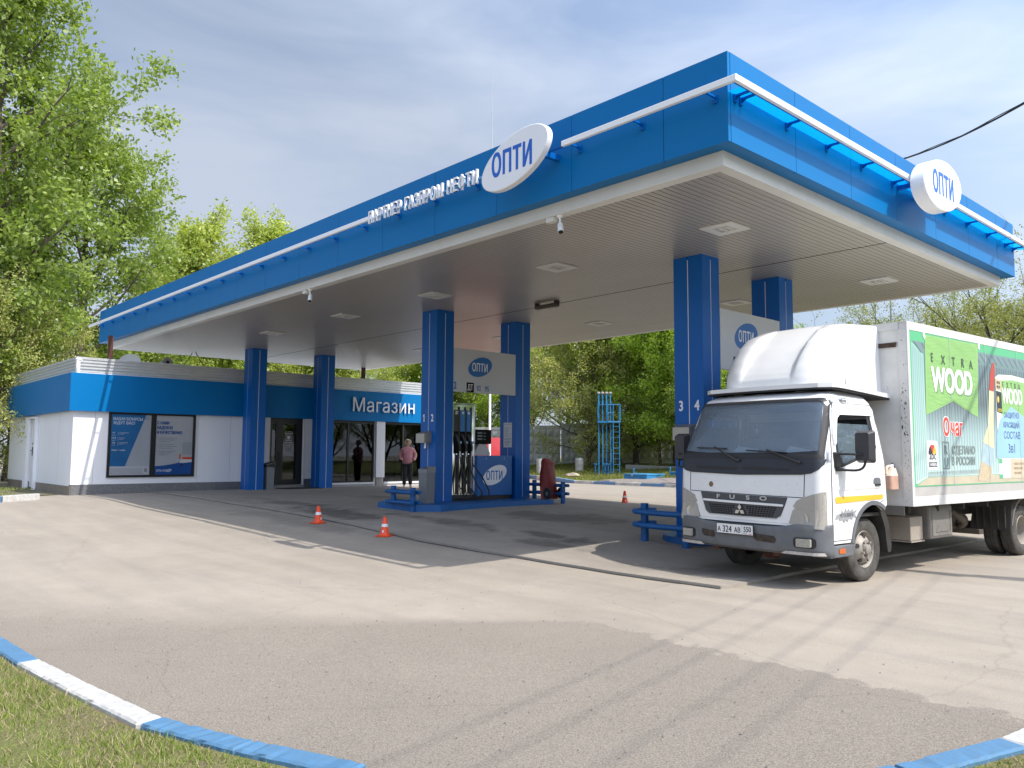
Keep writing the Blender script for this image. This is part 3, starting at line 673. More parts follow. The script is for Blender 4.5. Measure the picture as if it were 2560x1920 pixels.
column(XB,Y1,'blue column marked 1 and 2 with a paper dispenser box',('1','2'),.126)
column(XB,Y2,'blue column carrying a paper notice beside the extinguisher cover',None,.126)
column(XC,Y1,'blue column marked 3 and 4 beside the truck cab',('3','4'))
column(XC,Y2,'blue column partly hidden behind the truck fairing')
# ---------------------------------------------------------------- shop
SXW,SY0,SXB,SY1=-25.428,6.325,-33.6,19.0
def checker():
    m=bpy.data.materials.new('checker_plate'); m.use_nodes=True; nt=m.node_tree; N=nt.nodes; L=nt.links; b=N['Principled BSDF']; b.inputs['Metallic'].default_value=.6; b.inputs['Roughness'].default_value=.45
    tc=N.new('ShaderNodeTexCoord'); mp=N.new('ShaderNodeMapping'); mp.inputs['Rotation'].default_value=(.785,0,0); L.new(tc.outputs['Object'],mp.inputs['Vector'])
    ch=N.new('ShaderNodeTexBrick'); ch.inputs['Scale'].default_value=9; ch.inputs['Mortar Size'].default_value=.035; ch.inputs['Color1'].default_value=(.32,.32,.33,1); ch.inputs['Color2'].default_value=(.24,.24,.25,1); ch.inputs['Mortar'].default_value=(.15,.15,.16,1)
    sp=N.new('ShaderNodeSeparateXYZ'); L.new(mp.outputs[0],sp.inputs[0]); cb=N.new('ShaderNodeCombineXYZ'); L.new(sp.outputs['Y'],cb.inputs['X']); L.new(sp.outputs['Z'],cb.inputs['Y']); L.new(cb.outputs[0],ch.inputs['Vector'])
    L.new(ch.outputs['Color'],b.inputs['Base Color']); return m
def shop():
    t=thing('shop_building','low white shop with blue fascia band and corrugated roof edge behind the columns','shop building',(SXW,SY0,0))
    # walls: front with openings, other sides plain
    m=MB()
    ops=[[(12.30,.14),(13.50,.14),(13.50,2.40),(12.30,2.40)],[(14.05,.16),(16.42,.16),(16.42,2.40),(14.05,2.40)],[(16.83,.16),(18.70,.16),(18.70,2.40),(16.83,2.40)]]
    m.sheet([(SY0,.28),(12.29,.28),(12.29,.0),(SY1,.0),(SY1,3.5),(SY0,3.5)],ops,lambda a,b:(SXW,a,b),lambda a,b:(SXW-.16,a,b))
    m.sheet([(SXB,.24),(SXW-.161,.24),(SXW-.161,3.5),(SXB,3.5)],[[(-30.45,.25),(-30.45,2.28),(-29.55,2.28),(-29.55,.25)]],lambda a,b:(a,SY0,b),lambda a,b:(a,SY0+.15,b))
    m.box((SXB,SY1-.15,0),(SXW-.165,SY1,3.5)); m.box((SXB,SY0+.151,0),(SXB+.15,SY1-.151,3.5)); m.box((SXB+.16,SY0+.16,3.2),(SXW-.17,SY1-.16,3.3)); m.box((SXB+.16,SY0+.16,-.1),(SXW-.17,SY1-.16,.12))
    m.obj('wall',WHITEP,t,True)
    # panel joints on the white walls
    m=MB()
    for y in (6.9,9.9,10.95): m.box((SXW+.0005,y,.285),(SXW+.002,y+.008,2.38))
    for x in (-26.9,-29.2): m.box((x,SY0-.002,.245),(x+.008,SY0-.0005,2.4))
    m.obj('panel_joint',mat('joint_grey',(.42,.43,.45),.6),t,True)
    m=MB(); m.box((SXW-.02,SY0+.03,-.15),(SXW-.004,12.05,.29)); m.obj('checker_plinth',checker(),t,True)
    m=MB(); m.box((SXB+.02,SY0+.006,-.15),(-30.46,SY0+.03,.245)); m.box((-29.54,SY0+.006,-.15),(SXW-.03,SY0+.03,.245)); m.obj('plinth',mat('worn_steel_plinth',(.30,.26,.22),.5,metal=.3,noise=(2,.3)),t,True)
    m=MB(); e=.15
    m.box((SXW+.003,SY0-e,2.385),(SXW+e,SY1+e,3.47)); m.box((SXB-.1,SY0-e,2.385),(SXW,SY0-.003,3.47)); m.obj('fascia_band',BLUE,t,True)
    # corrugated parapet
    m=MB(); z0,z1=3.472,3.93; prof=[]
    for k in range(5):
        z=z0+(z1-z0)*k/5; d=(z1-z0)/5
        prof+=[(0,z),(0,z+d*.4),(.035,z+d*.5),(.035,z+d*.9)]
    prof.append((0,z1))
    xf,yf=SXW-.05,SY0+.06
    vs=[(xf+a,yf+.05,z) for a,z in prof]+[(xf+a,SY1,z) for a,z in prof]; n=len(prof)
    m.add(vs,[(i,i+1,n+i+1,n+i) for i in range(n-1)])
    vs=[(xf-.05,yf-a,z) for a,z in prof]+[(SXB,yf-a,z) for a,z in prof]; m.add(vs,[(i,i+1,n+i+1,n+i) for i in range(n-1)])
    m.box((SXB,yf+.04,z0),(xf-.04,yf+.02,z1)); m.box((xf-.03,yf+.06,z0),(xf-.02,SY1,z1))
    m.obj('roof_edge',GALV,t,True)
    m=MB(); m.box((xf-.05,yf-.045,z0),(xf+.045,yf+.05,z1+.012)); m.box((xf-.05,yf+.052,z1),(xf+.04,SY1,z1+.012)); m.box((SXB,yf-.04,z1),(xf-.052,yf+.05,z1+.012)); m.obj('roof_edge_cap',WHITE,t,True)
    # pilasters
    for y0,y1,z0 in ((12.06,12.27,.1),(13.56,14.0,.33),(16.45,16.82,.33)):
        m=MB(); m.box((SXW+.003,y0,z0),(SXW+.11,y1,2.384)); m.box((SXW+.111,(y0+y1)/2-.004,z0+.01),(SXW+.1125,(y0+y1)/2+.004,2.38)); m.obj('pilaster',GREYP,t,True)
    m=MB(); m.box((SXW+.003,13.57,-.1),(SXW+.06,14.0,.329)); m.obj('pilaster_base',STEEL,t,True)
    m=MB(); m.box((SXW+.003,16.5,-.1),(SXW+.06,16.78,.329)); m.obj('pilaster_base',CONC,t,True)
    # glazed entrance door
    d=MB(); x=SXW-.03; d.sheet([(12.31,.145),(13.49,.145),(13.49,2.39),(12.31,2.39)],[[(12.37,.2),(12.37,2.2),(12.52,2.2),(12.52,.2)],[(12.78,.32),(12.78,2.2),(13.27,2.2),(13.27,.32)]],lambda a,b:(x+.06,a,b),lambda a,b:(x-.02,a,b)); do=d.obj('door',BLACK,t,True)
    g=MB(); g.box((x+.015,12.36,.19),(x+.022,12.53,2.21)); g.box((x+.015,12.77,.31),(x+.022,13.28,2.21))
    g.v=[(v[0]-SXW,v[1]-SY0,v[2]) for v in g.v]; g.obj('door_pane',GLASSD,do)
    hd=MB(); hd.tube([(x+.09-SXW,12.66-SY0,1.25),(x+.13-SXW,12.66-SY0,1.25),(x+.13-SXW,12.66-SY0,.75),(x+.09-SXW,12.66-SY0,.75)],.014,8); hd.obj('handle',BLACK,do)
    lf=MB(); lf.sheet(rrect(12.86,1.25,13.14,1.95,.01,2),(),lambda a,b:(x+.0245-SXW,a-SY0,b)); lf.obj('door_notice',glassmat('frosted_notice',(.5,.52,.54),.2,opacity=.25,opcol=(.5,.5,.52)),do)
    tx=MB(); 
    for body,z,s in (('СЕТЬ АЗС ОПТИ',1.86,.04),('Часы работы',1.62,.035),('круглосуточно',1.55,.032),('технический',1.48,.026),('перерыв',1.43,.026)): tx.text(body,s,frame((x+.026-SXW,13.0-SY0,z),(0,1,0),(0,0,1)),0)
    tx.ell(0,0,.05,.05,0,.0004,frame((x+.0255-SXW,13.0-SY0,1.73),(0,1,0),(0,0,1)),n=20); tx.obj('lettering',TEXTW,do)
    th=MB(); th.box((SXW+.002,12.3,-.08),(SXW+.22,13.5,.13)); th.obj('threshold',mat('threshold_stone',(.30,.29,.28),.8,noise=(4,.2)),t,True)
    # shop windows
    for a,b,mul in ((14.06,16.41,(15.32,)),(16.84,18.69,(17.71,))):
        f=MB(); hs=[];edges=[a+.05]+[q for mm in mul for q in (mm-.035,mm+.035)]+[b-.05]
        for p,q in zip(edges[::2],edges[1::2]): hs.append([(p,.22),(p,2.3),(q,2.3),(q,.22)])
        f.sheet([(a,.162),(b,.162),(b,2.395),(a,2.395)],hs,lambda u,w:(SXW+.005,u,w),lambda u,w:(SXW-.08,u,w)); fo=f.obj('window',BLACK,t,True)
        p=MB(); p.box((-.035,a+.04-SY0,.21),(-.028,b-.04-SY0,2.31)); p.obj('pane',GLASSD,fo)
        s=MB(); s.box((.008,a-SY0,.10),(.06,b-SY0,.158)); s.obj('sill',WHITE,fo)
        s=MB(); s.box((.006,a-SY0,-.12),(.02,b-SY0,.098)); s.obj('base_panel',mat('base_panel_grey',(.45,.45,.46),.5,noise=(2,.1)),fo)
    # side door
    d=MB(); d.box((-30.40,SY0+.02,.06),(-29.60,SY0+.06,2.26)); do=d.obj('side_door',mat('side_door_white',(.66,.65,.64),.5,noise=(2,.06)),t,True)
    ox,oy=SXW,SY0
    h=MB(); h.box((-30.18-ox,.0,1.08),(-30.13-ox,.019,1.36)); h.tube([(-30.155-ox,.0,1.24),(-30.155-ox,-.05,1.24),(-30.05-ox,-.05,1.24)],.011,8); h.obj('handle',BLACK,do)
    h=MB(); h.cyl((-30.155-ox,.019,1.47),(-30.155-ox,-.01,1.47),.03); h.obj('lock',STEEL,do)
    j=MB(); j.box((-30.82,SY0-.1,.0),(-30.46,SY0-.004,2.33)); j.box((-29.54,SY0-.1,.0),(-29.40,SY0-.004,2.33)); j.box((-30.459,SY0-.1,2.285),(-29.541,SY0-.004,2.33)); j.obj('side_door_frame',WHITEP,t,True)
    # dim interior: counter, shelf wall
    m=MB(); m.box((-31.5,7.6,.12),(-31.2,18.4,2.6)); m.box((-29.6,12.4,.12),(-28.9,16.2,1.05)); m.box((-27.2,11.95,.13),(-27.15,11.9,3.1)); m.obj('interior_shelving',mat('interior_dark',(.05,.045,.04),.8,noise=(3,.8,(.012,.012,.012))),t,True)
    r=random.Random(3); m=MB()
    for z in (.6,.95,1.3,1.65,2.0):
        y=8
        while y<18.2:
            w=.05+.08*r.random(); m.box((-31.19,y,z),(-31.05,y+w,z+.1+.14*r.random())); y+=w+.02+.1*r.random()
    m.obj('shelf_goods',mat('goods',(.16,.12,.10),.5,noise=(5,.9,(.05,.06,.09))),t,True)
    # security camera, lamps on the roof corner
    m=MB(); m.tube([(SXW-.02,SY0-.0,3.86),(SXW+.14,SY0-.02,3.84)],.02,8); m.tube([(SXW+.12,SY0-.02,3.86),(SXW+.26,SY0+.08,3.83)],[.035,.035],10); m.obj('corner_camera',WHITE,t,True)
shop()
def shop_sign():
    t=thing('shop_sign','raised pale Cyrillic shop lettering on the blue fascia near the sunlit end','sign',(SXW+.152,16.67,2.72))
    m=MB(); Mt=frame((.075,0,0),(0,1,0),(0,0,1)); k=.70*.955; w=max(v[0] for v in textmesh('Магазин','LEFT',1.03)[0]); x0=-w*k/2
    m.text('Магази',.70,Mt@Matrix.Translation((x0,0,0)),.012,0,.955,'LEFT',1.03)
    xn=x0+(w-.509)*k; a,b,c,d=xn+.075*k,xn+.163*k,xn+.421*k,xn+.509*k   # the last letter, drawn as two stems and a bar
    m.sheet([(a,0),(b,0),(b,.238*.7),(c,.238*.7),(c,0),(d,0),(d,.542*.7),(c,.542*.7),(c,.319*.7),(b,.319*.7),(b,.542*.7),(a,.542*.7)],(),lambda p,q:(p,q,.012),lambda p,q:(p,q,-.012),M=Mt)
    m.obj('lettering',mat('sign_pale_letters',(.66,.67,.70),.45),t)
    m=MB(); m.box((.002,-1.3,.16),(.03,1.2,.19)); m.obj('letter_rail',BLUE,t)
shop_sign()
def poster(y0,y1,label,build):
    t=thing('poster_case',label,'poster',(SXW+.003,(y0+y1)/2,.47),0,'poster cases on the shop wall')
    w=(y1-y0)/2; f=MB(); f.sheet([(-w,0),(w,0),(w,1.92),(-w,1.92)],[[(-w+.07,.065),(-w+.07,1.86),(w-.07,1.86),(w-.07,.065)]],lambda a,b:(.055,a,b),lambda a,b:(0,a,b)); f.obj('case_frame',BLACK,t)
    build(t,w-.07)
    g=MB(); g.add([(.035,-w+.068,.063),(.035,w-.068,.063),(.035,w-.068,1.862),(.035,-w+.068,1.862)],[(0,1,2,3)]); g.obj('case_glass',glassmat('poster_glass',(1,1,1),.02,ior=1.35),t)
def lay(t,name,k,m,fn):
    mb=MB(); fn(mb,frame((.012+.0015*k,0,.065),(0,1,0),(0,0,1))); return mb.obj(name,m,t)
def poster_a(t,w):
    H=1.795
    lay(t,'poster_sheet',0,mat('poster_pale_grey',(.50,.52,.56),.35,noise=(2,.12)),lambda b,M:b.box((-w,0,-.012),(w,H,0),M))
    lay(t,'blue_field',1,mat('poster_blue',(.02,.20,.48),.35,noise=(1.3,.3)),lambda b,M:b.sheet([(-w,.26),(-.13,.26),(.42,1.795),(-w,1.795)],(),None,None,M=M))
    lay(t,'footer_field',1,mat('poster_footer_white',(.60,.61,.65),.4),lambda b,M:b.box((-w,.0,0),(w,.255,.001),M))
    def hd(b,M):
        for s,z in (('ВАШИ БОНУСЫ',1.62),('ЖДУТ ВАС!',1.50)): b.text(s,.115,M@Matrix.Translation((-.51,z,.003)),0,.002,.95,'LEFT')
    lay(t,'poster_headline',2,TEXTW,hd)
    def tx(b,M):
        for s,z,sz,x in (('+1',1.22,.075,-.52),('+1,5',1.07,.075,-.54),('+2',.925,.075,-.52),('1 бонус = 1 рубль',.72,.05,-.54)): b.text(s,sz,M@Matrix.Translation((x,z,.003)),0,.002,.95,'LEFT')
        for z in (1.22,1.07,.925):
            b.text('бонус',.036,M@Matrix.Translation((-.53,z-.055,.003)),0,0,1,'LEFT'); b.box((-.36,z-.06,.003),(-.355,z+.05,.004),M)
        for s,z in (('стандартный',1.235),('статус',1.195),('золотой',1.085),('статус',1.045),('платиновый',.94),('статус',.90)): b.text(s,.042,M@Matrix.Translation((-.33,z,.003)),0,0,1,'LEFT')
    lay(t,'bonus_list',2,TEXTW,tx)
    r=random.Random(1)
    def fine(b,M):
        for k in range(6):
            x=-w+.02
            while x<.36:
                q=.02+.05*r.random(); b.box((x,.03+.033*k,.003),(min(x+q,.38),.03+.033*k+.012,.0035),M); x+=q+.012
        b.box((.42,.09,.003),(.5,.2,.0035),M)
    lay(t,'small_print',2,mat('small_print_grey',(.30,.31,.34),.5),fine)
    lay(t,'corner_caption',2,TEXTD,lambda b,M:(b.text('программа',.036,M@Matrix.Translation((.32,1.70,.003)),0,0,1,'LEFT'),b.text('лояльности',.036,M@Matrix.Translation((.32,1.66,.003)),0,0,1,'LEFT')))
def poster_b(t,w):
    H=1.795
    lay(t,'poster_sheet',0,mat('poster_white',(.56,.57,.60),.35,noise=(2,.08)),lambda b,M:b.box((-w,0,-.012),(w,H,0),M))
    cv=[(-w+2*w*k/14,.26+.22*(k/14)**1.7) for k in range(15)]
    lay(t,'blue_wave',1,mat('poster_deep_blue',(.01,.11,.42),.35,noise=(2,.25)),lambda b,M:b.sheet([(-w,0),(w,0)]+cv[::-1],(),None,None,M=M))
    def tx(b,M):
        for s,z in (('С НАМИ',1.53),('НАДЕЖНО',1.385),('И КАЧЕСТВЕННО',1.24)): b.text(s,.125,M@Matrix.Translation((-w+.03,z,.003)),0,.006,.72,'LEFT')
    lay(t,'poster_headline',2,mat('poster_headline_blue',(.02,.10,.32),.5),tx)
    def bl(b,M):
        for s,z in (('Система контроля качества',1.10),('и количества: компания',1.045),('«Газпром нефть»',.99),('Полный цикл контроля',.90),('качества топлива от завода',.845),('до вашего бензобака',.79),('Регулярные независимые',.70),('проверки топлива в',.645),('лаборатории',.59)): b.text(s,.044,M@Matrix.Translation((-.46,z,.003)),0,.0005,.9,'LEFT')
        for z in (1.11,.91,.71): b.box((-.53,z-.008,.003),(-.51,z+.016,.004),M)
    lay(t,'bullet_text',2,mat('bullet_grey',(.22,.24,.28),.5),bl)
    lay(t,'lab_picture',2,mat('lab_card_grey',(.42,.45,.49),.4),lambda b,M:b.sheet(rrect(.25,.62,w-.01,1.0,.05),(),lambda p,q:(p,q,.001),None,M=M))
    lay(t,'lab_text',3,mat('lab_text_grey',(.28,.34,.42),.5),lambda b,M:(b.text('Мобильная',.045,M@Matrix.Translation((.39,.86,.003)),0,0,.8),b.text('Lab',.09,M@Matrix.Translation((.39,.76,.003)),0,0,.8)))
    lay(t,'orange_band',3,ORANGE,lambda b,M:(b.sheet([(.25,.53),(w,.53),(w,.47),(.28,.47)],(),lambda p,q:(p,q,.001),None,M=M),b.sheet([(.16,.48),(.21,.48),(.22,.62),(.18,.62)],(),lambda p,q:(p,q,.001),None,M=M)))
    lay(t,'drawn_van',3,TEXTW,lambda b,M:b.sheet([(.2,.34),(w,.38),(w,.465),(.26,.465),(.2,.43)],(),lambda p,q:(p,q,.001),None,M=M))
    lay(t,'drawn_wheel',4,TEXTD,lambda b,M:b.ell(.24,.31,.035,.05,0,.001,M,n=18))
    lay(t,'poster_lettering',3,TEXTW,lambda b,M:(b.text('СЕТЬ АЗС',.085,M@Matrix.Translation((-w+.05,.095,.003)),0,.002,.75,'LEFT'),b.ell(-.13,.125,.085,.042,.2,.001,M,n=30)))
    lay(t,'emblem_text',5,TEXTB,lambda b,M:b.text('ОПТИ',.05,M@Matrix.Translation((-.13,.108,.004)),0,.002,.7))
poster(7.26,8.535,'black framed blue bonus poster on the white shop wall',poster_a)
poster(8.54,9.8,'black framed white poster with blue headline and wave on the shop wall',poster_b)
# things inside the shop window
def inshop():
    t=thing('window_table','narrow wooden table inside the shop window, empty end','table',(-26.2,15.6,.12),0,'tables behind the shop windows')
    MB().box((-.22,-1.0,1.03),(.22,.65,1.075)).obj('tabletop',mat('light_wood',(.45,.32,.18),.5,noise=(2,.2)),t)
    for y in (-.9,.55): MB().box((-.02,y,0),(.02,y+.04,1.03)).obj('leg',BLACKM,t)
    u=dup(t,(-26.2,17.3,.12),0,'narrow wooden table inside the shop window carrying a blue leaflet stand')
    t=thing('leaflet_stand','small blue and white leaflet stand on the table behind the shop window','leaflet stand',(-26.1,17.25,1.197))
    MB().box((-.03,-.1,0),(.03,.02,.3)).obj('leaflet_block',mat('leaflet_blue',(.02,.35,.65),.4),t); MB().box((-.03,.022,0),(.03,.1,.3)).obj('leaflet_block',WHITE,t)
    t=thing('carton','plain brown carton on the table inside the shop window','box',(-26.2,15.15,1.197)); MB().box((-.12,-.22,0),(.12,.22,.28)).obj('carton_body',mat('cardboard',(.33,.22,.12),.8),t); MB().box((-.12,-.03,.2805),(.12,.03,.282)).obj('tape',mat('tape_brown',(.4,.3,.18),.4),t)
    t=thing('stop_sign','round red no entry sign fixed inside the shop window','sign',(SXW-.06,16.15,1.60)); MB().ell(0,0,.19,.19,0,.008,frame((0,0,0),(0,1,0),(0,0,1)),n=32).obj('disc',mat('dark_red_sign',(.30,.015,.02),.4),t); MB().box((.009,-.12,-.03),(.011,.12,.03)).obj('bar',TEXTW,t)
inshop()
# roof things
def roofs():
    for x,y,l in ((-25.9,7.35,'rust brown steel post on the shop roof near its sunlit corner'),(-27.2,17.0,'rust brown steel post on the shop roof behind the shop lettering')):
        m=MB(); m.box((x-.06,y-.06,3.301),(x+.06,y+.06,4.7 if y<10 else 4.68)); solo('roof_post',m,RUST,l,'post','posts between shop roof and canopy',(x,y,3.3))
    t=thing('satellite_dish','pale satellite dish on the shop roof beside the brown post','dish',(-26.3,8.05,3.30))
    m=MB(); prof=[(0,0),(.1,.008),(.2,.03),(.3,.07),(.33,.09)]; m.lathe(prof,24,Matrix.Translation((0,0,.62))@Matrix.Rotation(math.radians(62),4,'Y')@Matrix.Rotation(.5,4,'X')); m.obj('reflector',CREAM,t); m=MB(); m.cyl((0,0,0),(-.03,0,.62),.025,n=10); m.tube([(0.02,0,.5),(.32,.02,.62)],.012,8); m.obj('stand',GREYM,t)
    t=thing('horn_loudspeaker','small grey horn loudspeaker on the shop roof edge','loudspeaker',(-26.2,9.03,3.30))
    m=MB(); m.tube([(-.22,0,.74),(-.02,0,.74),(.1,.03,.74),(.2,.05,.74)],[.06,.09,.12,.17],16); m.obj('horn',mat('horn_grey',(.35,.35,.34),.5),t); m=MB(); m.cyl((0,0,0),(0,0,.66),.02,n=8); m.obj('stand',GREYM,t); m=MB(); m.cyl((.2,.05,.74),(.205,.051,.74),.06,n=14); m.obj('driver',BLACKM,t)
    k=0
    for a,b,l in (((-26.5,9.6,3.93),(-27.3,10.4,4.72),'thin black cable from the shop roof to the canopy beside the loudspeaker'),((-26.4,10.6,3.93),(-27.0,10.25,4.72),'thin black crossing cable rising from the shop roof'),((-26.6,14.0,3.93),(-26.2,14.5,4.6),'thin black cable curving up behind the column by the shop door')):
        m=MB(); A=Vector(a);B=Vector(b); m.tube([A+(B-A)*q+Vector((0,0,-.12*math.sin(PI*q))) for q in [i/8 for i in range(9)]],.012,6); solo('cable',m,BLACKM,l,'cable','cables over the shop roof',a)
roofs()
def forecourt_bin(x,y,rz,label,z,bag=False,h=.87):
    t=thing('litter_bin',label,'litter bin',(x,y,z),rz,'grey steel litter bins')
    m=MB(); m.sheet(rrect(-.15,-.13,.15,.13,.02,3),(),lambda a,b:(a,b,h-.11),lambda a,b:(a*.92,b*.92,0)); m.obj('body',GREYM,t)
    m=MB(); m.sheet(rrect(-.16,-.14,.16,.14,.03,3),[rrect(-.09,-.06,.09,.09,.02,2)],lambda a,b:(a,b,h+b*.25),lambda a,b:(a,b,h-.109)); m.obj('lid',mat('bin_lid_grey',(.23,.24,.25),.4,metal=.3),t)
    m=MB(); m.sheet(rrect(-.085,-.055,.085,.085,.02,2),(),lambda a,b:(a,b,h-.07),lambda a,b:(a,b,h-.1)); m.obj('opening',BLACKM,t)
    if bag:
        m=MB(); m.sheet(rrect(-.17,-.15,.17,.15,.03,3),[rrect(-.08,-.06,.08,.08,.02,2)],lambda a,b:(a,b,h+.005+b*.25+.02*math.sin(31*a)),lambda a,b:(a*1.03,b*1.03,h-.13+.02*math.sin(23*a+17*b))); m.obj('bag',BLACK,t)
forecourt_bin(-24.62,11.93,.0,'grey litter bin with a black bag rim beside the shop door',gz(-24.6,11.93)+.038,True,.84)
m=MB(); m.sheet(rrect(-25.1,12.4,-24.25,13.7,.03,2),(),lambda a,b:(a,b,gz(a,b)+.055),lambda a,b:(a,b,gz(a,b)+.039),arange(-25,-24.3,.1),arange(12.5,13.6,.1)); solo('doormat',m,mat('rubber_mat',(.03,.03,.032),.9,noise=(40,.5)),'dark rubber doormat before the glazed shop door','doormat',None,(-24.7,13,gz(-24.7,13)+.04))
# ---------------------------------------------------------------- pump islands
def island(X,label,y0,y1,top,z0,near_r):
    hw=.80; c=.42
    P=[(X-hw+c*1.1,y0),(X+hw-c*.7,y0),(X+hw,y0+c*.9),(X+hw,y1),(X-hw,y1),(X-hw,y0+c)]
    m=MB(); m.sheet(P,(),lambda a,b:(a,b,top),lambda a,b:(a,b,z0)); 
    o=solo('pump_island',m,BLUE3,label,'pump island','blue pump islands',(X,(y0+y1)/2,z0)); return o
def island_round(X,y0,y1,top,z0,label):
    hw=.62; P=[(X+hw,y1),(X-hw,y1)]+[(X+hw*math.cos(a),y0+.62+hw*1.0*math.sin(a)) for a in [PI+PI*k/16 for k in range(17)]]
    m=MB(); m.sheet(P,(),lambda a,b:(a,b,top),lambda a,b:(a,b,z0)); solo('pump_island',m,BLUE3,label,'pump island','blue pump islands',(X,(y0+y1)/2,z0))
IX=-13.762
m=MB(); P=[(-14.66,10.2),(-14.2,10.24),(-13.82,10.62),(IX-.06,14.05),(-16.0,14.05),(-16.0,10.65),(-15.6,10.2)]
m.sheet(P,(),lambda a,b:(a,b,.127),lambda a,b:(a,b,-.2)); solo('pump_island',m,BLUE3,'long blue painted pump island with cut corner under the first dispenser','pump island','blue pump islands',(-14.9,12.2,-.2))
island_round(XC,10.85,14.6,gz(-7.86,11.4)+.13,gz(-7.86,11.4)-.25,'round nosed blue pump island half hidden behind the truck')
forecourt_bin(-14.68,10.88,.0,'grey litter bin on the pump island behind the blue pipe guard',.127,False,.78)
forecourt_bin(-7.55,10.95,.0,'tall grey litter bin standing tight behind the truck bumper',gz(-7.86,11.4)+.131,False,.92)
def paperbox(X,label,z):
    t=thing('paper_dispenser',label,'paper dispenser',(X-.03,Y1-WY/2-.003,z),0,'paper towel boxes on the columns')
    m=MB(); m.sheet([(-.0,0),(-.20,0),(-.20,.21),(-.0,.27)],(),lambda a,b:(.165,a,b),lambda a,b:(-.165,a,b)); m.obj('box',mat('dispenser_metal',(.30,.29,.26),.4,metal=.4),t)
    m=MB(); m.sheet([(-.16,.0),(.16,.0),(.16,.206),(-.16,.206)],(),lambda a,b:(a,-.2015,b),lambda a,b:(a,-.2005,b)); m.obj('front_plate',mat('dispenser_plate',(.42,.40,.34),.4),t)
    m=MB(); m.sheet([(.0,-.13),(.075,-.12),(.085,-.005),(.02,-.005)],(),lambda a,b:(a,-.09-.02*b,b)); m.obj('paper',WHITE,t)
paperbox(XB,'grey towel box with hanging white paper on the column marked 1 and 2',1.47)
paperbox(XC,'grey towel box on the column marked 3 and 4 behind the truck mirror',1.47)
m=MB(); t=thing('notice','white paper notice with rows of round symbols taped on the blue column','notice',(-15.075,Y2-WY/2-.004,1.39))
MB().box((-.155,-.002,0),(.155,.0,.62)).obj('notice_sheet',mat('paper_white',(.6,.62,.66),.6),t)
m=MB(); r=random.Random(8); 
m.text('ВНИМАНИЕ!',.045,frame((0,-.003,.56),(1,0,0),(0,0,1)),0)
for k in range(9):
    m.box((-.13,-.0035,.50-.028*k),(-.13+.12+.12*r.random(),-.003,.507-.028*k))
for k in range(4):
    for j in range(2):
        a=MB(); m.lathe([(.016,0),(.026,0)],14,frame((-.1+.066*k,-.0035,.21-.07*j),(1,0,0),(0,0,1)))
for k in range(4): m.box((-.13,-.0035,.11-.024*k),(.02+.1*r.random(),-.003,.116-.024*k))
m.obj('printed_lines',mat('print_grey',(.2,.2,.24),.6),t)
# price boards between the columns
def board(X,label,full):
    t=thing('price_board',label,'sign',(X,12.6,2.68),0,'white signs hung between the columns')
    m=MB(); m.box((-.03,Y1+WY/2+.004-12.6,0),(.03,Y2-WY/2-.004-12.6,1.03),bev=.004); m.obj('board',mat('board_grey_white',(.55,.55,.56),.45,noise=(.8,.06)),t)
    m=MB(); m.box((.031,-.9,0),(.036,.862,1.03)); m.obj('face_panel',MATS['board_grey_white'],t)
    Mf=frame((.037,0,0),(0,1,0),(0,0,1))
    m=MB(); m.ell(-.09,.625,.385,.225,math.radians(17),.003,Mf,n=56); m.obj('oval',mat('board_blue_oval',(.006,.12,.40),.4),t)
    m=MB(); letters_opti(m,Mf@Matrix.Translation((-.10,.515,.005)),.20,.0005,.03); m.obj('oval_lettering',TEXTW,t)
    m=MB(); m.box((-.51,.0,.0),(-.285,.235,.003),Mf); m.obj('diesel_tile',MATTE,t)
    m=MB(); m.text('ДТ',.19,Mf@Matrix.Translation((-.40,.055,.005)),0,.003,.60); m.obj('diesel_lettering',TEXTW,t)
    m=MB(); m.text('92',.18,Mf@Matrix.Translation((-.135,.05,.003)),0,.002,.78); m.text('95',.18,Mf@Matrix.Translation((.125,.05,.003)),0,.002,.78); (m.text('2',.24,Mf@Matrix.Translation((-.86,.06,.003)),0,.004,.78) if full else None); m.obj('grade_lettering',TEXTB,t)
board(-14.825,'white hanging sign with blue oval and fuel grades above the dispenser',1)
board(-7.606,'white hanging sign with blue oval and ДТ tile above the truck cab',0)
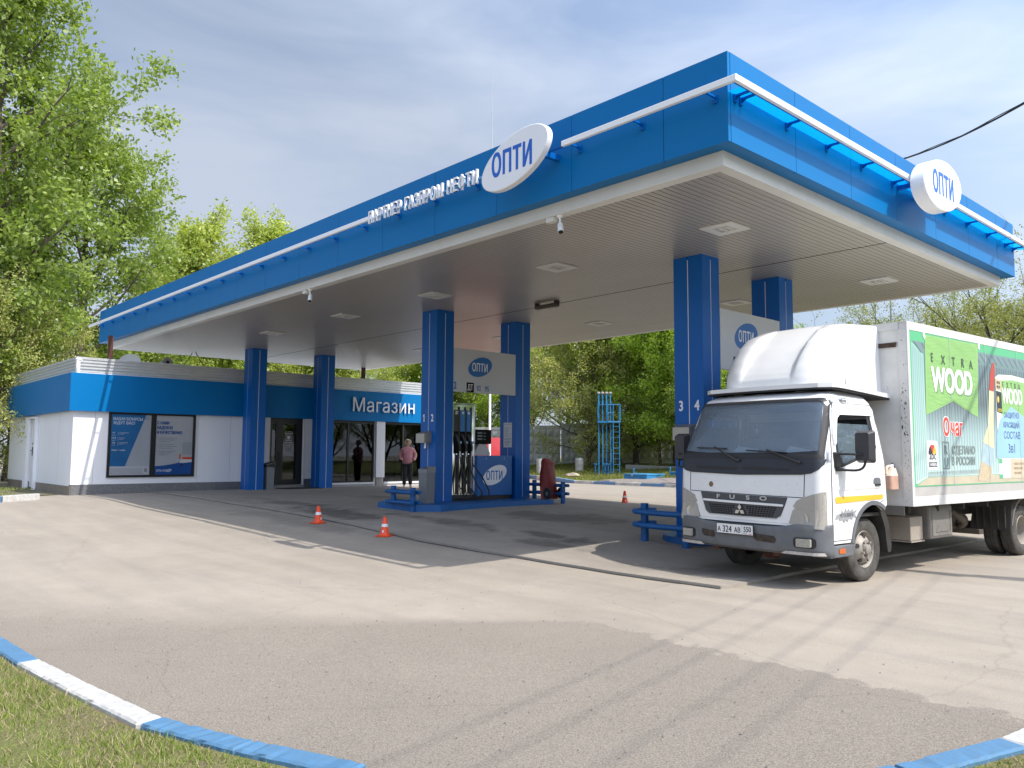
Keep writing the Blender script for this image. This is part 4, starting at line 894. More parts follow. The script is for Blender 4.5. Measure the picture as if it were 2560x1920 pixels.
# fuel dispenser
def dispenser(X,label,z0):
    t=thing('fuel_dispenser',label,'fuel dispenser',(X,12.6,z0),0,'fuel dispensers')
    f=.33; oy=-12.6; Z=-.127
    m=MB(); m.box((-.30,11.70+oy,.07),(.30,13.55+oy,.14)); m.box((-.28,11.7+oy,0),(.28,13.53+oy,.069)); m.obj('base_skirt',BLACK,t)
    m=MB(); m.box((-f,12.405+oy,.1),(f,13.53+oy,1.055),bev=.012); m.obj('cabinet',mat('dispenser_blue',(.006,.11,.36),.4,noise=(2,.08)),t)
    m=MB(); m.ell(.37,.615+Z-.02,.40,.21,math.radians(21),.002,frame((f+.001,0,.12),(0,1,0),(0,0,1)),n=56); m.obj('oval',TEXTW,t)
    m=MB(); letters_opti(m,frame((f+.004,.355,.475),(0,1,0),(0,0,1)),.215,.0004,.03); m.obj('oval_lettering',TEXTB,t)
    m=MB(); [m.cyl((f,y,.98),(f+.006,y,.98),.012,n=10) for y in (.09,.67)]; m.obj('lock_screw',STEEL,t)
    # polished nozzle column
    m=MB(); m.box((-.22,11.71+oy,.141),(.22,12.395+oy,2.26)); m.obj('nozzle_cabinet',MIRROR,t)
    m=MB(); m.box((-.24,11.68+oy,.141),(.245,11.705+oy,2.27)); m.box((-.24,12.397+oy,.141),(.245,12.403+oy,2.27)); m.box((-.26,11.66+oy,2.271),(.26,12.41+oy,2.285)); m.obj('side_cheek',STEEL,t)
    for k,(y,lab,col) in enumerate(((11.84,'ДТ',BLACK),(12.03,'92',mat('grade_blue',(.01,.16,.42),.35)),(12.205,'95',MATS['grade_blue'] if 'grade_blue' in MATS else BLUE))):
        y+=oy
        m=MB(); m.box((.221,y-.06,1.62),(.245,y+.06,2.12)); m.obj('grade_panel',col,t)
        m=MB(); m.text(lab,.085,frame((.246,y,2.03),(0,1,0),(0,0,1)),.0005,.004,.75); m.obj('grade_lettering',TEXTW,t)
        m=MB(); m.box((.221,y-.065,1.1),(.232,y+.065,1.62)); m.obj('nozzle_recess',MATTE,t)
        m=MB(); m.tube([(.24,y-.02,1.55),(.27,y-.005,1.47),(.30,y+.03,1.36),(.31,y+.05,1.25),(.31,y+.055,1.15)],[.028,.035,.04,.032,.022],12); m.tube([(.29,y+.02,1.40),(.35,y+.03,1.33),(.34,y+.04,1.22)],.009,6); no=m.obj('nozzle',BLACK,t)
        m=MB(); m.cyl((.29,y+.05,1.36),(.345,y+.055,1.36),.032,n=14); m.obj('nozzle_cap',mat('cap_pale_blue',(.2,.34,.5),.4),no)
        m=MB(); m.cyl((.31,y+.055,1.16),(.31,y+.058,1.03),.022,n=10); m.obj('swivel',STEEL,no)
        m=MB(); m.box((.235,y+.02,.15),(.262,y+.075,1.08)); m.box((.235,y+.065,1.08),(.25,y+.095,2.2)); m.obj('hose_guide',BLACK,t)
        a=Vector((.31,y+.058,1.03)); e=.30+.10*k
        pts=[a,(.33,y+.07,.85),(.36,y+.12+.08*k,.62),(.40,y+.22+.1*k,.38),(.42,y+.26+e*.5,.17),(.40,y+.18+e*.4,.055),(.34,y+.05,.05),(.28,y-.06,.10),(.25,y-.08,.35),(.24,y-.03,.7),(.235,y+.05,1.0)]
        m=MB(); m.tube(smooth_path(pts,6),.015,8); m.obj('hose',BLACK,t)
    # display head
    m=MB(); m.sheet([(12.42+oy,1.06),(12.92+oy,1.06),(12.92+oy,1.12),(12.80+oy,1.33),(12.57+oy,1.33),(12.42+oy,1.12)],(),lambda a,b:(.2,a,b),lambda a,b:(-.2,a,b)); m.obj('display_neck',mat('neck_light_grey',(.46,.47,.48),.4),t)
    m=MB(); m.sheet(rrect(12.40+oy,1.33,12.94+oy,1.68,.03,4),(),lambda a,b:(.22,a,b),lambda a,b:(-.22,a,b)); m.obj('display_head',MATTE,t)
    m=MB(); 
    for k in range(3): m.box((.2205,12.50+oy,1.58-.075*k),(.223,12.65+oy,1.62-.075*k)); m.box((.2205,12.69+oy,1.585-.075*k),(.223,12.76+oy,1.605-.075*k))
    m.obj('display_window',mat('lcd_grey',(.12,.14,.14),.25),t)
def smooth_path(pts,n):
    P=[Vector(p) for p in pts]; P=[P[0]*2-P[1]]+P+[P[-1]*2-P[-2]]; out=[]
    for i in range(1,len(P)-2):
        for k in range(n):
            t=k/n; a,b,c,d=P[i-1:i+3]
            out.append(.5*((2*b)+(-a+c)*t+(2*a-5*b+4*c-d)*t*t+(-a+3*b-3*c+d)*t**3))
    out.append(P[-2]); return out
dispenser(-15.08,'blue fuel dispenser with polished nozzle cabinet and three hoses',.127)
dispenser(-7.861,'blue fuel dispenser hidden behind the truck cab',gz(-7.86,11.4)+.131)
# pipe guards
def guard(label,posts,ztop,rails,r,ends,loc,curve=None):
    t=thing('pipe_guard',label,'pipe guard',loc,0,'blue pipe guards at the pump islands')
    for x,y in posts:
        z=gz(x,y); m=MB(); m.cyl((x,y,z-.15),(x,y,z+ztop),r*1.45,n=18); m.obj('post',BLUE3,t,True)
    for h in rails:
        for side in ((-1,1) if curve is None else (1,)):
            m=MB()
            if curve is None:
                (x0,y0),(x1,y1)=posts; d=Vector((x1-x0,y1-y0,0)).normalized(); n=Vector((d.y,-d.x,0))*r*2.3*side
                zc=(gz(x0,y0)+gz(x1,y1))/2+h
                m.tube([Vector((x0,y0,zc))-d*ends+n,Vector((x1,y1,zc))+d*ends+n],r,12)
            else: m.tube([(x,y,gz(*loc[:2])+h) for x,y in curve],r,12)
            m.obj('rail',BLUE3,t,True)
guard('blue two post pipe guard before the first pump island',[(-15.03,10.23),(-14.24,10.19)],.55,(.22,.44),.042,.13,(-14.6,10.2,gz(-14.6,10.2)))
guard('blue pipe guard at the far end of the first pump island behind the red cover',[(-13.86,14.42),(-14.95,14.5)],.57,(.27,.47),.04,.1,(-14.4,14.5,gz(-14.4,14.5)))
guard('blue pipe guard with curved rails at the truck bumper',[(-8.42,10.70),(-7.55,10.62)],.65,(.31,.52),.045,.1,(-8.42,10.70,gz(-8.42,10.70)),[(p.x,p.y) for p in smooth_path([(x,y,0) for x,y in [(-8.40,10.98),(-8.56,10.90),(-8.60,10.72),(-8.50,10.56),(-8.2,10.48),(-7.8,10.46),(-7.4,10.50),(-7.1,10.66),(-7.0,10.9)]],5)])
# extinguisher trolley under a red cover
def trolley():
    t=thing('extinguisher_trolley','wheeled fire extinguisher under a slumped dark red cover','extinguisher',(-14.22,14.28,.127))
    m=MB(); r=random.Random(2); vs=[];fs=[]; n=18; L=[(0,.03,.20),(.12,0.02,.21),(.35,0,.215),(.6,-.02,.20),(.78,-.04,.17),(.9,-.05,.17),(.99,-.10,.10)]
    for z,dx,rr in L:
        for k in range(n):
            a=2*PI*k/n; q=rr*(1+.10*math.sin(3*a+z*5)+.05*r.gauss(0,1)); vs.append((dx+q*math.cos(a)*.8,q*math.sin(a)*1.15,z))
    for i in range(len(L)-1):
        for k in range(n): fs.append((i*n+k,i*n+(k+1)%n,(i+1)*n+(k+1)%n,(i+1)*n+k))
    m.add(vs,fs,True); m.add(vs[-n:],[tuple(range(n))]); m.obj('cover',RED,t)
    for y in (-.24,.24):
        m=MB(); m.lathe([(.05,-.03),(.125,-.03),(.14,-.015),(.14,.015),(.125,.03),(.05,.03)],20,Matrix.Translation((.2,y,.14))@Matrix.Rotation(PI/2,4,'X')); w=m.obj('wheel',BLACKM,t)
        m=MB(); m.cyl((.2,y-.02,.14),(.2,y+.02,.14),.05,n=14); m.obj('hub',GREYM,w)
trolley()
# traffic cones
def cones():
    t=thing('traffic_cone','orange traffic cone on the apron left of the pump island','traffic cone',(-14.36,8.02,gz(-14.36,8.02)+.001),.3,'small orange traffic cones')
    m=MB(); m.sheet(rrect(-.125,-.125,.125,.125,.02,3),(),lambda a,b:(a,b,.018),lambda a,b:(a,b,0)); m.lathe([(.098,.018),(.088,.024),(.082,.035),(.028,.33),(.022,.336),(0,.338)],24); m.obj('body',ORANGE,t)
    def rad(z): return .082-.054*(z-.035)/.295
    m=MB(); m.lathe([(rad(.165)+.0012,.165),(rad(.215)+.0012,.215)],24); m.obj('band',REFL,t)
    s=MB(); s.box((rad(.08)+.0005,-.015,.07),(rad(.08)+.0025,.015,.11)); s.obj('sticker',REFL,t)
    dup(t,(-11.97,7.98,gz(-11.97,7.98)+.001),-1.0,'orange traffic cone nearest the camera on the apron edge')
    dup(t,(-13.53,16.38,gz(-13.53,16.38)+.001),-.6,'orange traffic cone in the sun beyond the canopy shadow')
cones()
# ---------------------------------------------------------------- truck
TA=math.atan2(.371,4.804); TF=(-math.sin(TA),-math.cos(TA)); TRZ=math.atan2(TF[1],TF[0])
PAINT=mat('truck_white_paint',(.74,.74,.73),.28,coat=.4,noise=(3,.07))
PAINTD=mat('truck_dusty_white_paint',(.66,.65,.62),.4,noise=(5,.14),coat=.15)
TGREY=mat('bumper_grey_plastic',(.14,.148,.158),.55,noise=(6,.25))
TDARK=mat('cowl_dark_plastic',(.022,.026,.036),.5,noise=(6,.2))
RUB=mat('tyre_rubber',(.10,.092,.082),.9,noise=(9,.4,(.035,.033,.03)),bump=(60,.2))
RIM=mat('dusty_rim',(.33,.30,.26),.6,metal=.2,noise=(6,.25))
SEAL=mat('rubber_seal',(.02,.02,.022),.6)
CHROME=mat('chrome',(.62,.63,.64),.15,metal=1)
LENS=glassmat('headlamp_lens',(.75,.73,.70),.12,opacity=.45,opcol=(.66,.62,.55))
TGLASS=glassmat('truck_glass',(.58,.66,.70),.015,opacity=.22,opcol=(.36,.47,.60),ior=1.6)  # bluish diffuse film in the glass stands in for reflected sky
CHASS=mat('chassis_dirty_black',(.035,.032,.028),.8,noise=(5,.4))
DIRTY=mat('dusty_grey_metal',(.20,.185,.165),.65,noise=(4,.3))
def lin(tab,w):
    if w<=tab[0][0]: return tab[0][1]
    for (a,x),(b,y) in zip(tab[:-1],tab[1:]):
        if w<=b: return x+(y-x)*(w-a)/(b-a)
    return tab[-1][1]
UF=[(.36,.95),(.44,.985),(.70,.985),(.75,.97),(1.0,.965),(1.33,.953),(1.47,.94),(1.55,.925),(2.2,.64),(2.27,.58),(2.31,.50),(2.335,.40)]
HW=[(.36,1.05),(1.45,1.05),(1.55,1.04),(2.2,.94),(2.27,.90),(2.335,.82)]
def fu(v,w,d=0,hw=None):
    hw=hw or lin(HW,w); a=abs(v); R=.10; u=lin(UF,w)-.09*(a/hw)**2
    if a>hw-R: t=min(1,(a-(hw-R))/R); u-=R*(1-math.sqrt(max(0,1-t*t)))
    return u+d
def ur(w): return lin([(.4,-.585),(.98,-.585),(1.87,-.52),(2.15,-.46),(2.26,-.38),(2.335,-.25)],w)
truck=thing('box_truck','white box truck with green printed body parked at the pump','truck',(-5.438,9.877,-.31),TRZ)
VC=[-1,-.985,-.965,-.945,-.92,-.9,-.8,-.6,-.4,-.2,0,.2,.4,.6,.8,.9,.92,.945,.965,.985,1]
WC=[.6,.75,.9,1.05,1.2,1.35,1.47,1.55,1.7,1.85,2.0,2.1,2.2,2.24,2.27,2.29,2.31]
VV=[v*1.05 for v in VC]
def front(name,outer,m,d=.004,th=.006,holes=(),parent=None,hw=None,smooth=True):
    """a patch that follows the curved cab front; outline in (v,w)"""
    mb=MB().sheet(outer,holes,lambda a,b:(fu(a,b,d,hw),a,b),lambda a,b:(fu(a,b,d-th,hw),a,b),VV[1:-1],[w for w in WC],smooth=smooth)
    return mb.obj(name,m,parent or truck)
def side(name,outer,m,sgn=1,d=.003,th=.004,holes=(),parent=None,cy=()):
    mb=MB().sheet(outer,holes,lambda a,b:(a,sgn*(lin(HW,b)+d),b),lambda a,b:(a,sgn*(lin(HW,b)+d-th),b),(),[1.45,1.55,2.2,2.27]+list(cy))
    return mb.obj(name,m,parent or truck)
ARCH=[(.25,.52)]+[(-.235+.485*math.cos(a),.46+.485*math.sin(a)) for a in [math.radians(8+8.2*k) for k in range(15)]]+[(-.585,.93)]
WIN=[(.46,1.42),(.52,1.60),(.50,1.76),(.40,2.07),(.34,2.10),(-.30,2.10),(-.355,2.05),(-.385,1.66),(-.34,1.60)]
WS=lambda k: [(-1+k,1.53),(1-k,1.53),(1-k*1.1,2.20),(.93-k,2.235),(-.93+k,2.235),(-1+k*1.1,2.20)]
def cab():
    m=MB()
    # front skin in (s,w), s across
    hole=[(-.955,1.56),(.955,1.56),(.95,2.2),(-.95,2.2)]
    m.sheet([(-1,.72),(1,.72),(1,2.335),(-1,2.335)],[hole],lambda s,w:(fu(s*lin(HW,w),w),s*lin(HW,w),w),lambda s,w:(fu(s*lin(HW,w),w)-.03,s*(lin(HW,w)-.012),w),VC[1:-1],WC,smooth=True)
    for sg in (1,-1):
        fr=[(fu(lin(HW,w),w)-.0,w) for w in (.52,.75,1.0,1.33,1.47,1.55,1.7,1.85,2.0,2.1,2.2,2.27,2.335)]
        out=[(fr[0][0],.52)]+fr[1:]+[(ur(2.335),2.335),(ur(2.26),2.26),(ur(2.15),2.15),(ur(1.87),1.87),(ur(.98),.98)]+ARCH[::-1]
        m.sheet(out,[WIN],lambda a,b:(a,sg*lin(HW,b),b),lambda a,b:(a,sg*(lin(HW,b)-.03),b),(),[1.45,1.55,2.2,2.27])
    # roof and rear wall
    vs=[];fs=[]
    us=[fu(.82,2.335),.3,.1,-.1,ur(2.335)]
    for i,u in enumerate(us):
        for v in (-.82,-.4,0,.4,.82):
            uu=fu(v,2.335) if i==0 else u
            vs.append((uu,v,2.335+(.02*(1-(v/.82)**2) if 0<i<4 else 0)))
    for i in range(4):
        for k in range(4): fs.append((i*5+k,i*5+k+1,i*5+k+6,i*5+k+5))
    m.add(vs,fs,True)
    ws=[.93,.98,1.87,2.15,2.26,2.335]; vs=[(ur(w),s*lin(HW,w),w) for w in ws for s in (-1,1)]; m.add(vs,[(2*i,2*i+1,2*i+3,2*i+2) for i in range(5)],True)
    m.obj('cab',PAINT,truck)
    q=MB(); q.box((-.58,-.98,.80),(.60,.98,.84)); q.obj('cab_floor',CHASS,truck)
cab()
def cabparts():
    # windshield: seal and glass
    wsO=[(-1.035,1.505),(1.035,1.505),(1.01,1.70),(.955,2.16),(.93,2.215),(.88,2.238),(-.88,2.238),(-.93,2.215),(-.955,2.16),(-1.01,1.70)]
    wsI=[(-.985,1.555),(.985,1.555),(.965,1.70),(.915,2.14),(.89,2.185),(.85,2.20),(-.85,2.20),(-.89,2.185),(-.915,2.14),(-.965,1.70)]
    front('windshield_seal',wsO,SEAL,.008,.02,[wsI])
    mb=MB().sheet(wsO,(),lambda a,b:(fu(a,b,.001),a,b),None,VV[1:-1],WC,smooth=True); mb.obj('windshield',TGLASS,truck)
    front('windshield_lower_band',[(-1.03,1.50),(1.03,1.50),(1.02,1.60),(.98,1.60),(.6,1.575),(-.6,1.575),(-.98,1.60),(-1.02,1.60)],BLACK,.006,.004)
    # dark cowl below the windshield
    cw=[(-1.045,1.50),(1.045,1.50),(1.04,1.44),(1.0,1.38),(.92,1.335),(.80,1.318),(0,1.30),(-.80,1.318),(-.92,1.335),(-1.0,1.38),(-1.04,1.44)]
    co=front('cowl_panel',cw,TDARK,.010,.012)
    for a,b in ((-.72,-.06),(.02,.66)): front('cowl_vent',[(a,1.405),(b,1.385),(b,1.365),(a,1.375)],BLACKM,.016,.006,parent=co)
    # bonnet seams
    for pts in ([(-.845,1.335),(-.835,1.335),(-.835,1.075),(-.845,1.075)],[(.835,1.335),(.845,1.335),(.835,1.0),(.825,1.0)],[(-.84,1.082),(.83,1.055),(.83,1.046),(-.84,1.073)]): front('bonnet_seam',pts,BLACKM,.001,.002)
    r=random.Random(5); m=MB()
    for k in range(110):
        v=r.uniform(-.85,.85); w=1.06+.24*r.random()**1.6; s=.0015+.004*r.random()**3; m.add([(fu(v-s,w,.002),v-s,w),(fu(v,w-s,.002),v,w-s),(fu(v+s,w,.002),v+s,w),(fu(v,w+s,.002),v,w+s)],[(0,1,2,3)])
    m.obj('stone_chips',mat('chip_brown',(.16,.10,.06),.8),truck)
    m=MB(); m.lathe([(0,.012),(.02,.010),(.034,.004),(.038,-.002)],6,frame((fu(-.47,1.17,.002),-.47,1.17),(0,1,0),(0,0,1))); m.obj('bonnet_badge',mat('badge_bronze',(.25,.16,.09),.4,metal=.5,noise=(40,.5)),truck)
    # grille
    g=[(-.635,1.068),(.63,1.045),(.60,.96),(.545,.83),(.49,.795),(-.49,.80),(-.545,.835),(-.60,.97)]
    go=front('grille',g,mat('grille_charcoal',(.055,.057,.062),.5),.012,.012)
    holes=[]
    for rr in range(5):
        w1=.925-.024*rr
        n=12; a=.50-.012*rr
        for k in range(2*n):
            v0=-a+2*a*k/(2*n); v1=-a+2*a*(k+1)/(2*n)
            if abs((v0+v1)/2)<.085+.02*rr*.4: continue
            front_quad(holes,v0+.006,v1-.006,w1-.018,w1-.004)
    for sg in (1,-1):
        m=MB(); [m.add([(fu(v,w,.0145),v,w) for v,w in h],[(0,1,2,3)]) for h in holes if h[0][0]*sg>0]; m.obj('grille_opening',MATTE,go)
    front('grille_bar',[(-.585,.985),(.58,.965),(.585,.955),(.58,.938),(-.58,.957),(-.588,.967)],PAINT,.026,.02,parent=go)
    m=MB()
    for ch,v in zip('FUSO',(-.34,-.12,.11,.325)):
        q=MB(); q.text(ch,.07,frame((0,v,1.0),(0,1,0),(0,0,1)),.004,.003,1.75); m.add([(fu(y,1.01,.016+x),y,z) for x,y,z in q.v],q.f)
    m.obj('grille_lettering',mat('letter_silver',(.5,.5,.5),.3,metal=.6),go)
    em=MB(); c=(.0,.865)
    for k in range(3):
        a=math.radians(90+120*k); d=Vector((math.cos(a),math.sin(a))); n=Vector((-d.y,d.x)); L=.082; H=.028
        P=[Vector((0,0)),d*L*.5+n*H,d*L,d*L*.5-n*H]
        q=[(c[0]+p.x,c[1]+p.y*.92) for p in P]
        em.add([(fu(v,w,.034),v,w) for v,w in q]+[(fu(v,w,.012),v,w) for v,w in q],[(0,1,2,3),(0,4,5,1),(1,5,6,2),(2,6,7,3),(3,7,4,0)])
    front('emblem_plate',[(-.10,.80),(.10,.80),(.012,.955),(-.012,.955)],BLACKM,.020,.008,parent=go)
    em.obj('emblem',CHROME,go)
    # white surround under the grille
    front('lower_trim',[(-.76,1.07),(-.645,1.07),(-.61,.97),(-.555,.825),(-.49,.785),(.49,.78),(.555,.815),(.61,.96),(.64,1.045),(.75,1.02),(.70,.87),(.645,.745),(-.645,.755),(-.70,.88)],PAINT,.009,.02)
    front('bumper_gap',[(-.70,.765),(.70,.75),(.70,.70),(-.70,.70)],BLACKM,-.002,.03)
    # headlamps
    for s in (1,-1):
        P=lambda pts:[(s*v,w) for v,w in pts]
        up=[(.70,.945),(.745,1.01),(.84,1.055),(.95,1.095),(1.045,1.12),(1.05,1.03),(1.05,.93),(.9,.915),(.76,.915)]
        lo=[(.655,.755),(.70,.905),(.76,.908),(.9,.906),(1.05,.92),(1.05,.70),(.97,.70),(.8,.72)]
        ho=front('headlamp',P([(.645,.745),(.695,.93),(.745,1.015),(.84,1.062),(1.047,1.128),(1.05,.69)]),mat('headlamp_housing',(.48,.46,.42),.35,metal=.4),.004,.02)
        MB().sheet(P(up),(),lambda a,b:(fu(a,b,.010),a,b),lambda a,b:(fu(a,b,.005),a,b),VV[1:-1],[]).obj('upper_lens',LENS,ho)
        MB().sheet(P(lo),(),lambda a,b:(fu(a,b,.013),a,b),lambda a,b:(fu(a,b,.005),a,b),VV[1:-1],[]).obj('lower_lens',LENS,ho)
        q=MB(); q.lathe([(.0,.001),(.03,.002),(.062,.005),(.07,.008)],24,frame((fu(.82,.81,.004),s*.82,.81),(0,1,0),(0,0,1))); q.obj('reflector',CHROME,ho)
        MB().sheet(P([(.93,.97),(1.035,.98),(1.035,1.06),(.93,1.03)]),(),lambda a,b:(fu(a,b,.010),a,b)).obj('indicator_bulb',mat('indicator_amber',(.35,.12,.05),.4,noise=(30,.5)),ho)
    # bumper
    b=MB(); prof=[(.0,.745),(.012,.74),(.02,.71),(.02,.66),(.012,.60),(.016,.55),(.016,.46),(.0,.415),(-.05,.385)]
    hw=1.075; vs=[];fs=[]; VB=[-1,-.995,-.985,-.97,-.95,-.92,-.88,-.7,-.5,-.3,0,.3,.5,.7,.88,.92,.95,.97,.985,.995,1]
    def bu(v,d,w): 
        a=abs(v); R=.2; u=.985-.085*(a/hw)**2
        if a>hw-R: t=min(1,(a-(hw-R))/R); u-=R*(1-math.sqrt(max(0,1-t*t)))
        return u+d
    def lift(v,w): return w-.045*min(1,max(0,(.66-abs(v))/.14))*max(0,(w-.60)/.145)-.0*w
    n=len(VB)
    for d,w in prof:
        vs.append((.70,-hw+.0,w))
        for s in VB: vs.append((bu(s*hw,d,w),s*hw*(1 if abs(s)<.99 else 1),lift(s*hw,w)))
        vs.append((.70,hw,w))
    k=n+2
    for i in range(len(prof)-1):
        for j in range(k-1): fs.append((i*k+j,i*k+j+1,(i+1)*k+j+1,(i+1)*k+j))
    b.add(vs,fs,True)
    vs2=[(x-.10 if abs(y)<.9 else x-.03,y*.97,z) for x,y,z in vs[:k]]; b.add(vs[:k]+vs2,[(j,j+1,k+j+1,k+j) for j in range(k-1)])
    bo=b.obj('bumper',TGREY,truck)
    def bp(name,pts,m,d=.022,th=.004,holes=()):
        return MB().sheet(pts,holes,lambda a,w:(bu(a,d,w),a,w),lambda a,w:(bu(a,d-th,w),a,w),[q*hw for q in VB[1:-1]],()).obj(name,m,bo)
    for s,x0,x1 in ((1,.20,.50),(-1,-.60,-.38)):
        bp('bumper_opening',[(x0,.60),(x1-.03,.585),(x1,.55),(x1-.02,.505),(x0+.03,.515),(x0,.55)],mat('opening_rust',(.09,.065,.045),.9,noise=(14,.8,(.008,.008,.008))),.0215,.003)
    for s in (1,-1):
        c=s*.845; bp('fog_recess',rrect(c-.13,.475,c+.13,.595,.04,4),BLACK,.021,.003)
        f=MB().sheet(rrect(c-.085,.488,c+.085,.582,.012,3),(),lambda a,w:(bu(a,.045,w),a,w),lambda a,w:(bu(a,.02,w),a,w)); fo=f.obj('fog_lamp',mat('fog_glass',(.42,.40,.34),.18,noise=(50,.35)),bo)
        bp('scuff_strip',[(s*.56,.40),(s*.62,.43),(s*1.04,.43),(s*1.05,.395),(s*.62,.395)],mat('scuffed_white',(.55,.51,.46),.6,noise=(20,.35)),.0215,.003)
    # licence plate
    pl=MB(); px=.995+.03; pl.box((px,-.33,.565),(px+.006,.22,.70)); po=pl.obj('licence_plate_frame',BLACK,bo)
    q=MB(); q.box((px+.0062,-.32,.575),(px+.009,.21,.69)); q.obj('licence_plate',mat('plate_white',(.72,.72,.72),.35),po)
    q=MB(); 
    for s,h,x,z in (('А',.084,-.285,.594),('324',.112,-.165,.590),('АВ',.084,-.012,.594),('550',.088,.132,.610)): q.text(s,h,frame((px+.0095,x,z),(0,1,0),(0,0,1)),.0002,.002,.84)
    q.text('RUS',.028,frame((px+.0095,.105,.582),(0,1,0),(0,0,1)),.0002,.0,1.2); q.box((px+.0092,.055,.578),(px+.0098,.0575,.687)); q.obj('plate_lettering',TEXTD,po)
    q=MB(); q.box((px+.0092,.155,.582),(px+.0098,.195,.590)); q.obj('plate_flag',mat('flag_red',(.5,.03,.03),.5),po)
    # chassis bits under the bumper
    q=MB(); q.box((.50,-.5,.33),(.58,.5,.37)); q.box((.52,.05,.27),(.60,.22,.33)); q.box((.2,-.48,.35),(.9,-.40,.5)); q.box((.2,.40,.35),(.9,.48,.5)); q.obj('front_crossmember',RUST,truck)
    # side: door, handle, seams
    for s in (1,-1):
        D=[(.675,.56),(.675,1.45),(.63,1.62),(.555,2.0),(.50,2.145),(.42,2.175),(-.42,2.175),(-.475,2.12),(-.50,1.5),(-.50,1.0)]+[(max(x,-.49),y+.035) for x,y in ARCH[::-1][3:]][:-2]+[(.29,.56)]
        do=side('door',D,PAINT,s,.007,.004,[WIN])
        side('door_seam',[(x*1.0+(.009 if x>0 else -.009),y+(.008 if y>1.5 else -.008)) for x,y in D],BLACKM,s,.0035,.002,[WIN])
        wg=side('window_seal',[(x*1.04+.0,1.76+(y-1.76)*1.06) for x,y in WIN],SEAL,s,.010,.004,[[(x*.95+.003,1.76+(y-1.76)*.93) for x,y in WIN]],parent=do)
        MB().sheet([(x,y) for x,y in WIN if y<2.0]+[(.44,1.96),(-.37,1.96)] if False else [(.46,1.42),(.52,1.60),(.50,1.76),(.45,1.93),(-.37,1.93),(-.385,1.66),(-.34,1.60)],(),lambda a,b:(a,s*(lin(HW,b)-.012),b),None,(),[1.45,1.55]).obj('door_glass',TGLASS,do)
        # white wind deflector
        side('wind_deflector',[(.575,1.66),(.53,1.70),(.52,1.76),(.43,1.99),(.36,2.035),(-.40,2.045),(-.42,2.06),(-.40,2.13),(.43,2.15),(.50,2.10),(.585,1.80)],WHITE,s,.03,.022,parent=do)
        h=side('handle',rrect(-.43,1.145,-.26,1.275,.045,4),TGREY,s,.012,.006,parent=do)
        side('door_crease',[(.66,1.185),(-.49,1.195),(-.49,1.15),(.66,1.135)],PAINT,s,.013,.012,parent=do)
    q=MB(); q.box((-.41,lin(HW,1.2)+.012,1.175),(-.28,lin(HW,1.2)+.028,1.20),bev=.004); q.obj('handle_grip',BLACK,truck)
    side('yellow_stripe',[(.62,1.005),(.60,.985),(-.47,1.01),(-.47,1.065),(.60,1.062),(.62,1.055)],mat('reflective_yellow',(.72,.42,.03),.4),1,.0125,.002)
    for a,b in ((.60,.0),): 
        pts=[(.64,.80),(.60,.86),(.52,.865),(.49,.905),(.455,.87),(.40,.93),(.385,.885),(.33,.925),(.32,.885),(.24,.92),(.25,.88),(.15,.90),(.20,.86),(.17,.80),(.24,.825),(.27,.785),(.33,.81),(.37,.765),(.41,.79),(.45,.755),(.48,.795),(.54,.78),(.55,.81)]
        de=side('door_decal',pts,mat('decal_silver_grey',(.30,.31,.32),.4),1,.0125,.002)
        q=MB(); q.text('MITSUBISHI',.062,frame((.395,lin(HW,.84)+.0135,.825),(-1,0,.02),(0,0,1)),.0002,.0015,.95); q.obj('decal_lettering',mat('decal_dark',(.12,.12,.13),.5),de)
    # wheel arch trim, step
    arc=[(x,y) for x,y in ARCH]
    for s in (1,-1):
        out=[( -.235+(x+.235)*1.10,.46+(y-.46)*1.10) if y>.6 else (x+.045,y) for x,y in arc[:-1]]
        side('arch_trim',arc[:-1]+out[::-1],TGREY,s,.02,.03)
        q=MB(); q.box((.235,s*.80,.36),(.74,s*1.058,.50),bev=.015); q.obj('step_sill',TGREY,truck)
        q=MB(); q.box((.44,s*1.0585,.405),(.57,s*1.066,.46)); q.obj('side_marker',mat('marker_amber',(.50,.11,.015),.3),truck)
        q=MB(); q.sheet([(-.585,.93),(-.62,.86),(-.70,.74),(-.74,.62),(-.77,.42),(-.75,.34),(-.68,.33),(-.65,.45),(-.62,.64),(-.54,.80),(-.48,.90)],(),lambda a,b:(a,s*1.0,b),lambda a,b:(a,s*.72,b)); q.obj('wheel_mudguard',CHASS,truck)
        q=MB(); q.tube([(.22,s*.93,2.215),(.16,s*.945,2.21)],[.03,.035],12); q.box((.12,s*.915,2.185),(.27,s*.945,2.235),bev=.012); q.obj('roof_marker',CHROME,truck)
    # wipers
    for (px_,pw),(ex,ew),(b0,c0),(b1,c1) in (((-.02,1.475),(-.44,1.65),(-.75,1.64),(-.24,1.625)),((.80,1.46),(.36,1.61),(.06,1.605),(.62,1.575))):
        q=MB(); q.tube([(fu(px_,pw,.03),px_,pw),(fu(px_,pw,.055),px_-.04,pw+.01),(fu(ex,ew,.04),ex,ew)],[.022,.016,.009],8); q.tube([(fu(b0,c0,.022),b0,c0),(fu((b0+b1)/2,(c0+c1)/2,.03),(b0+b1)/2,(c0+c1)/2),(fu(b1,c1,.022),b1,c1)],.009,6); q.obj('wiper',BLACK,truck)
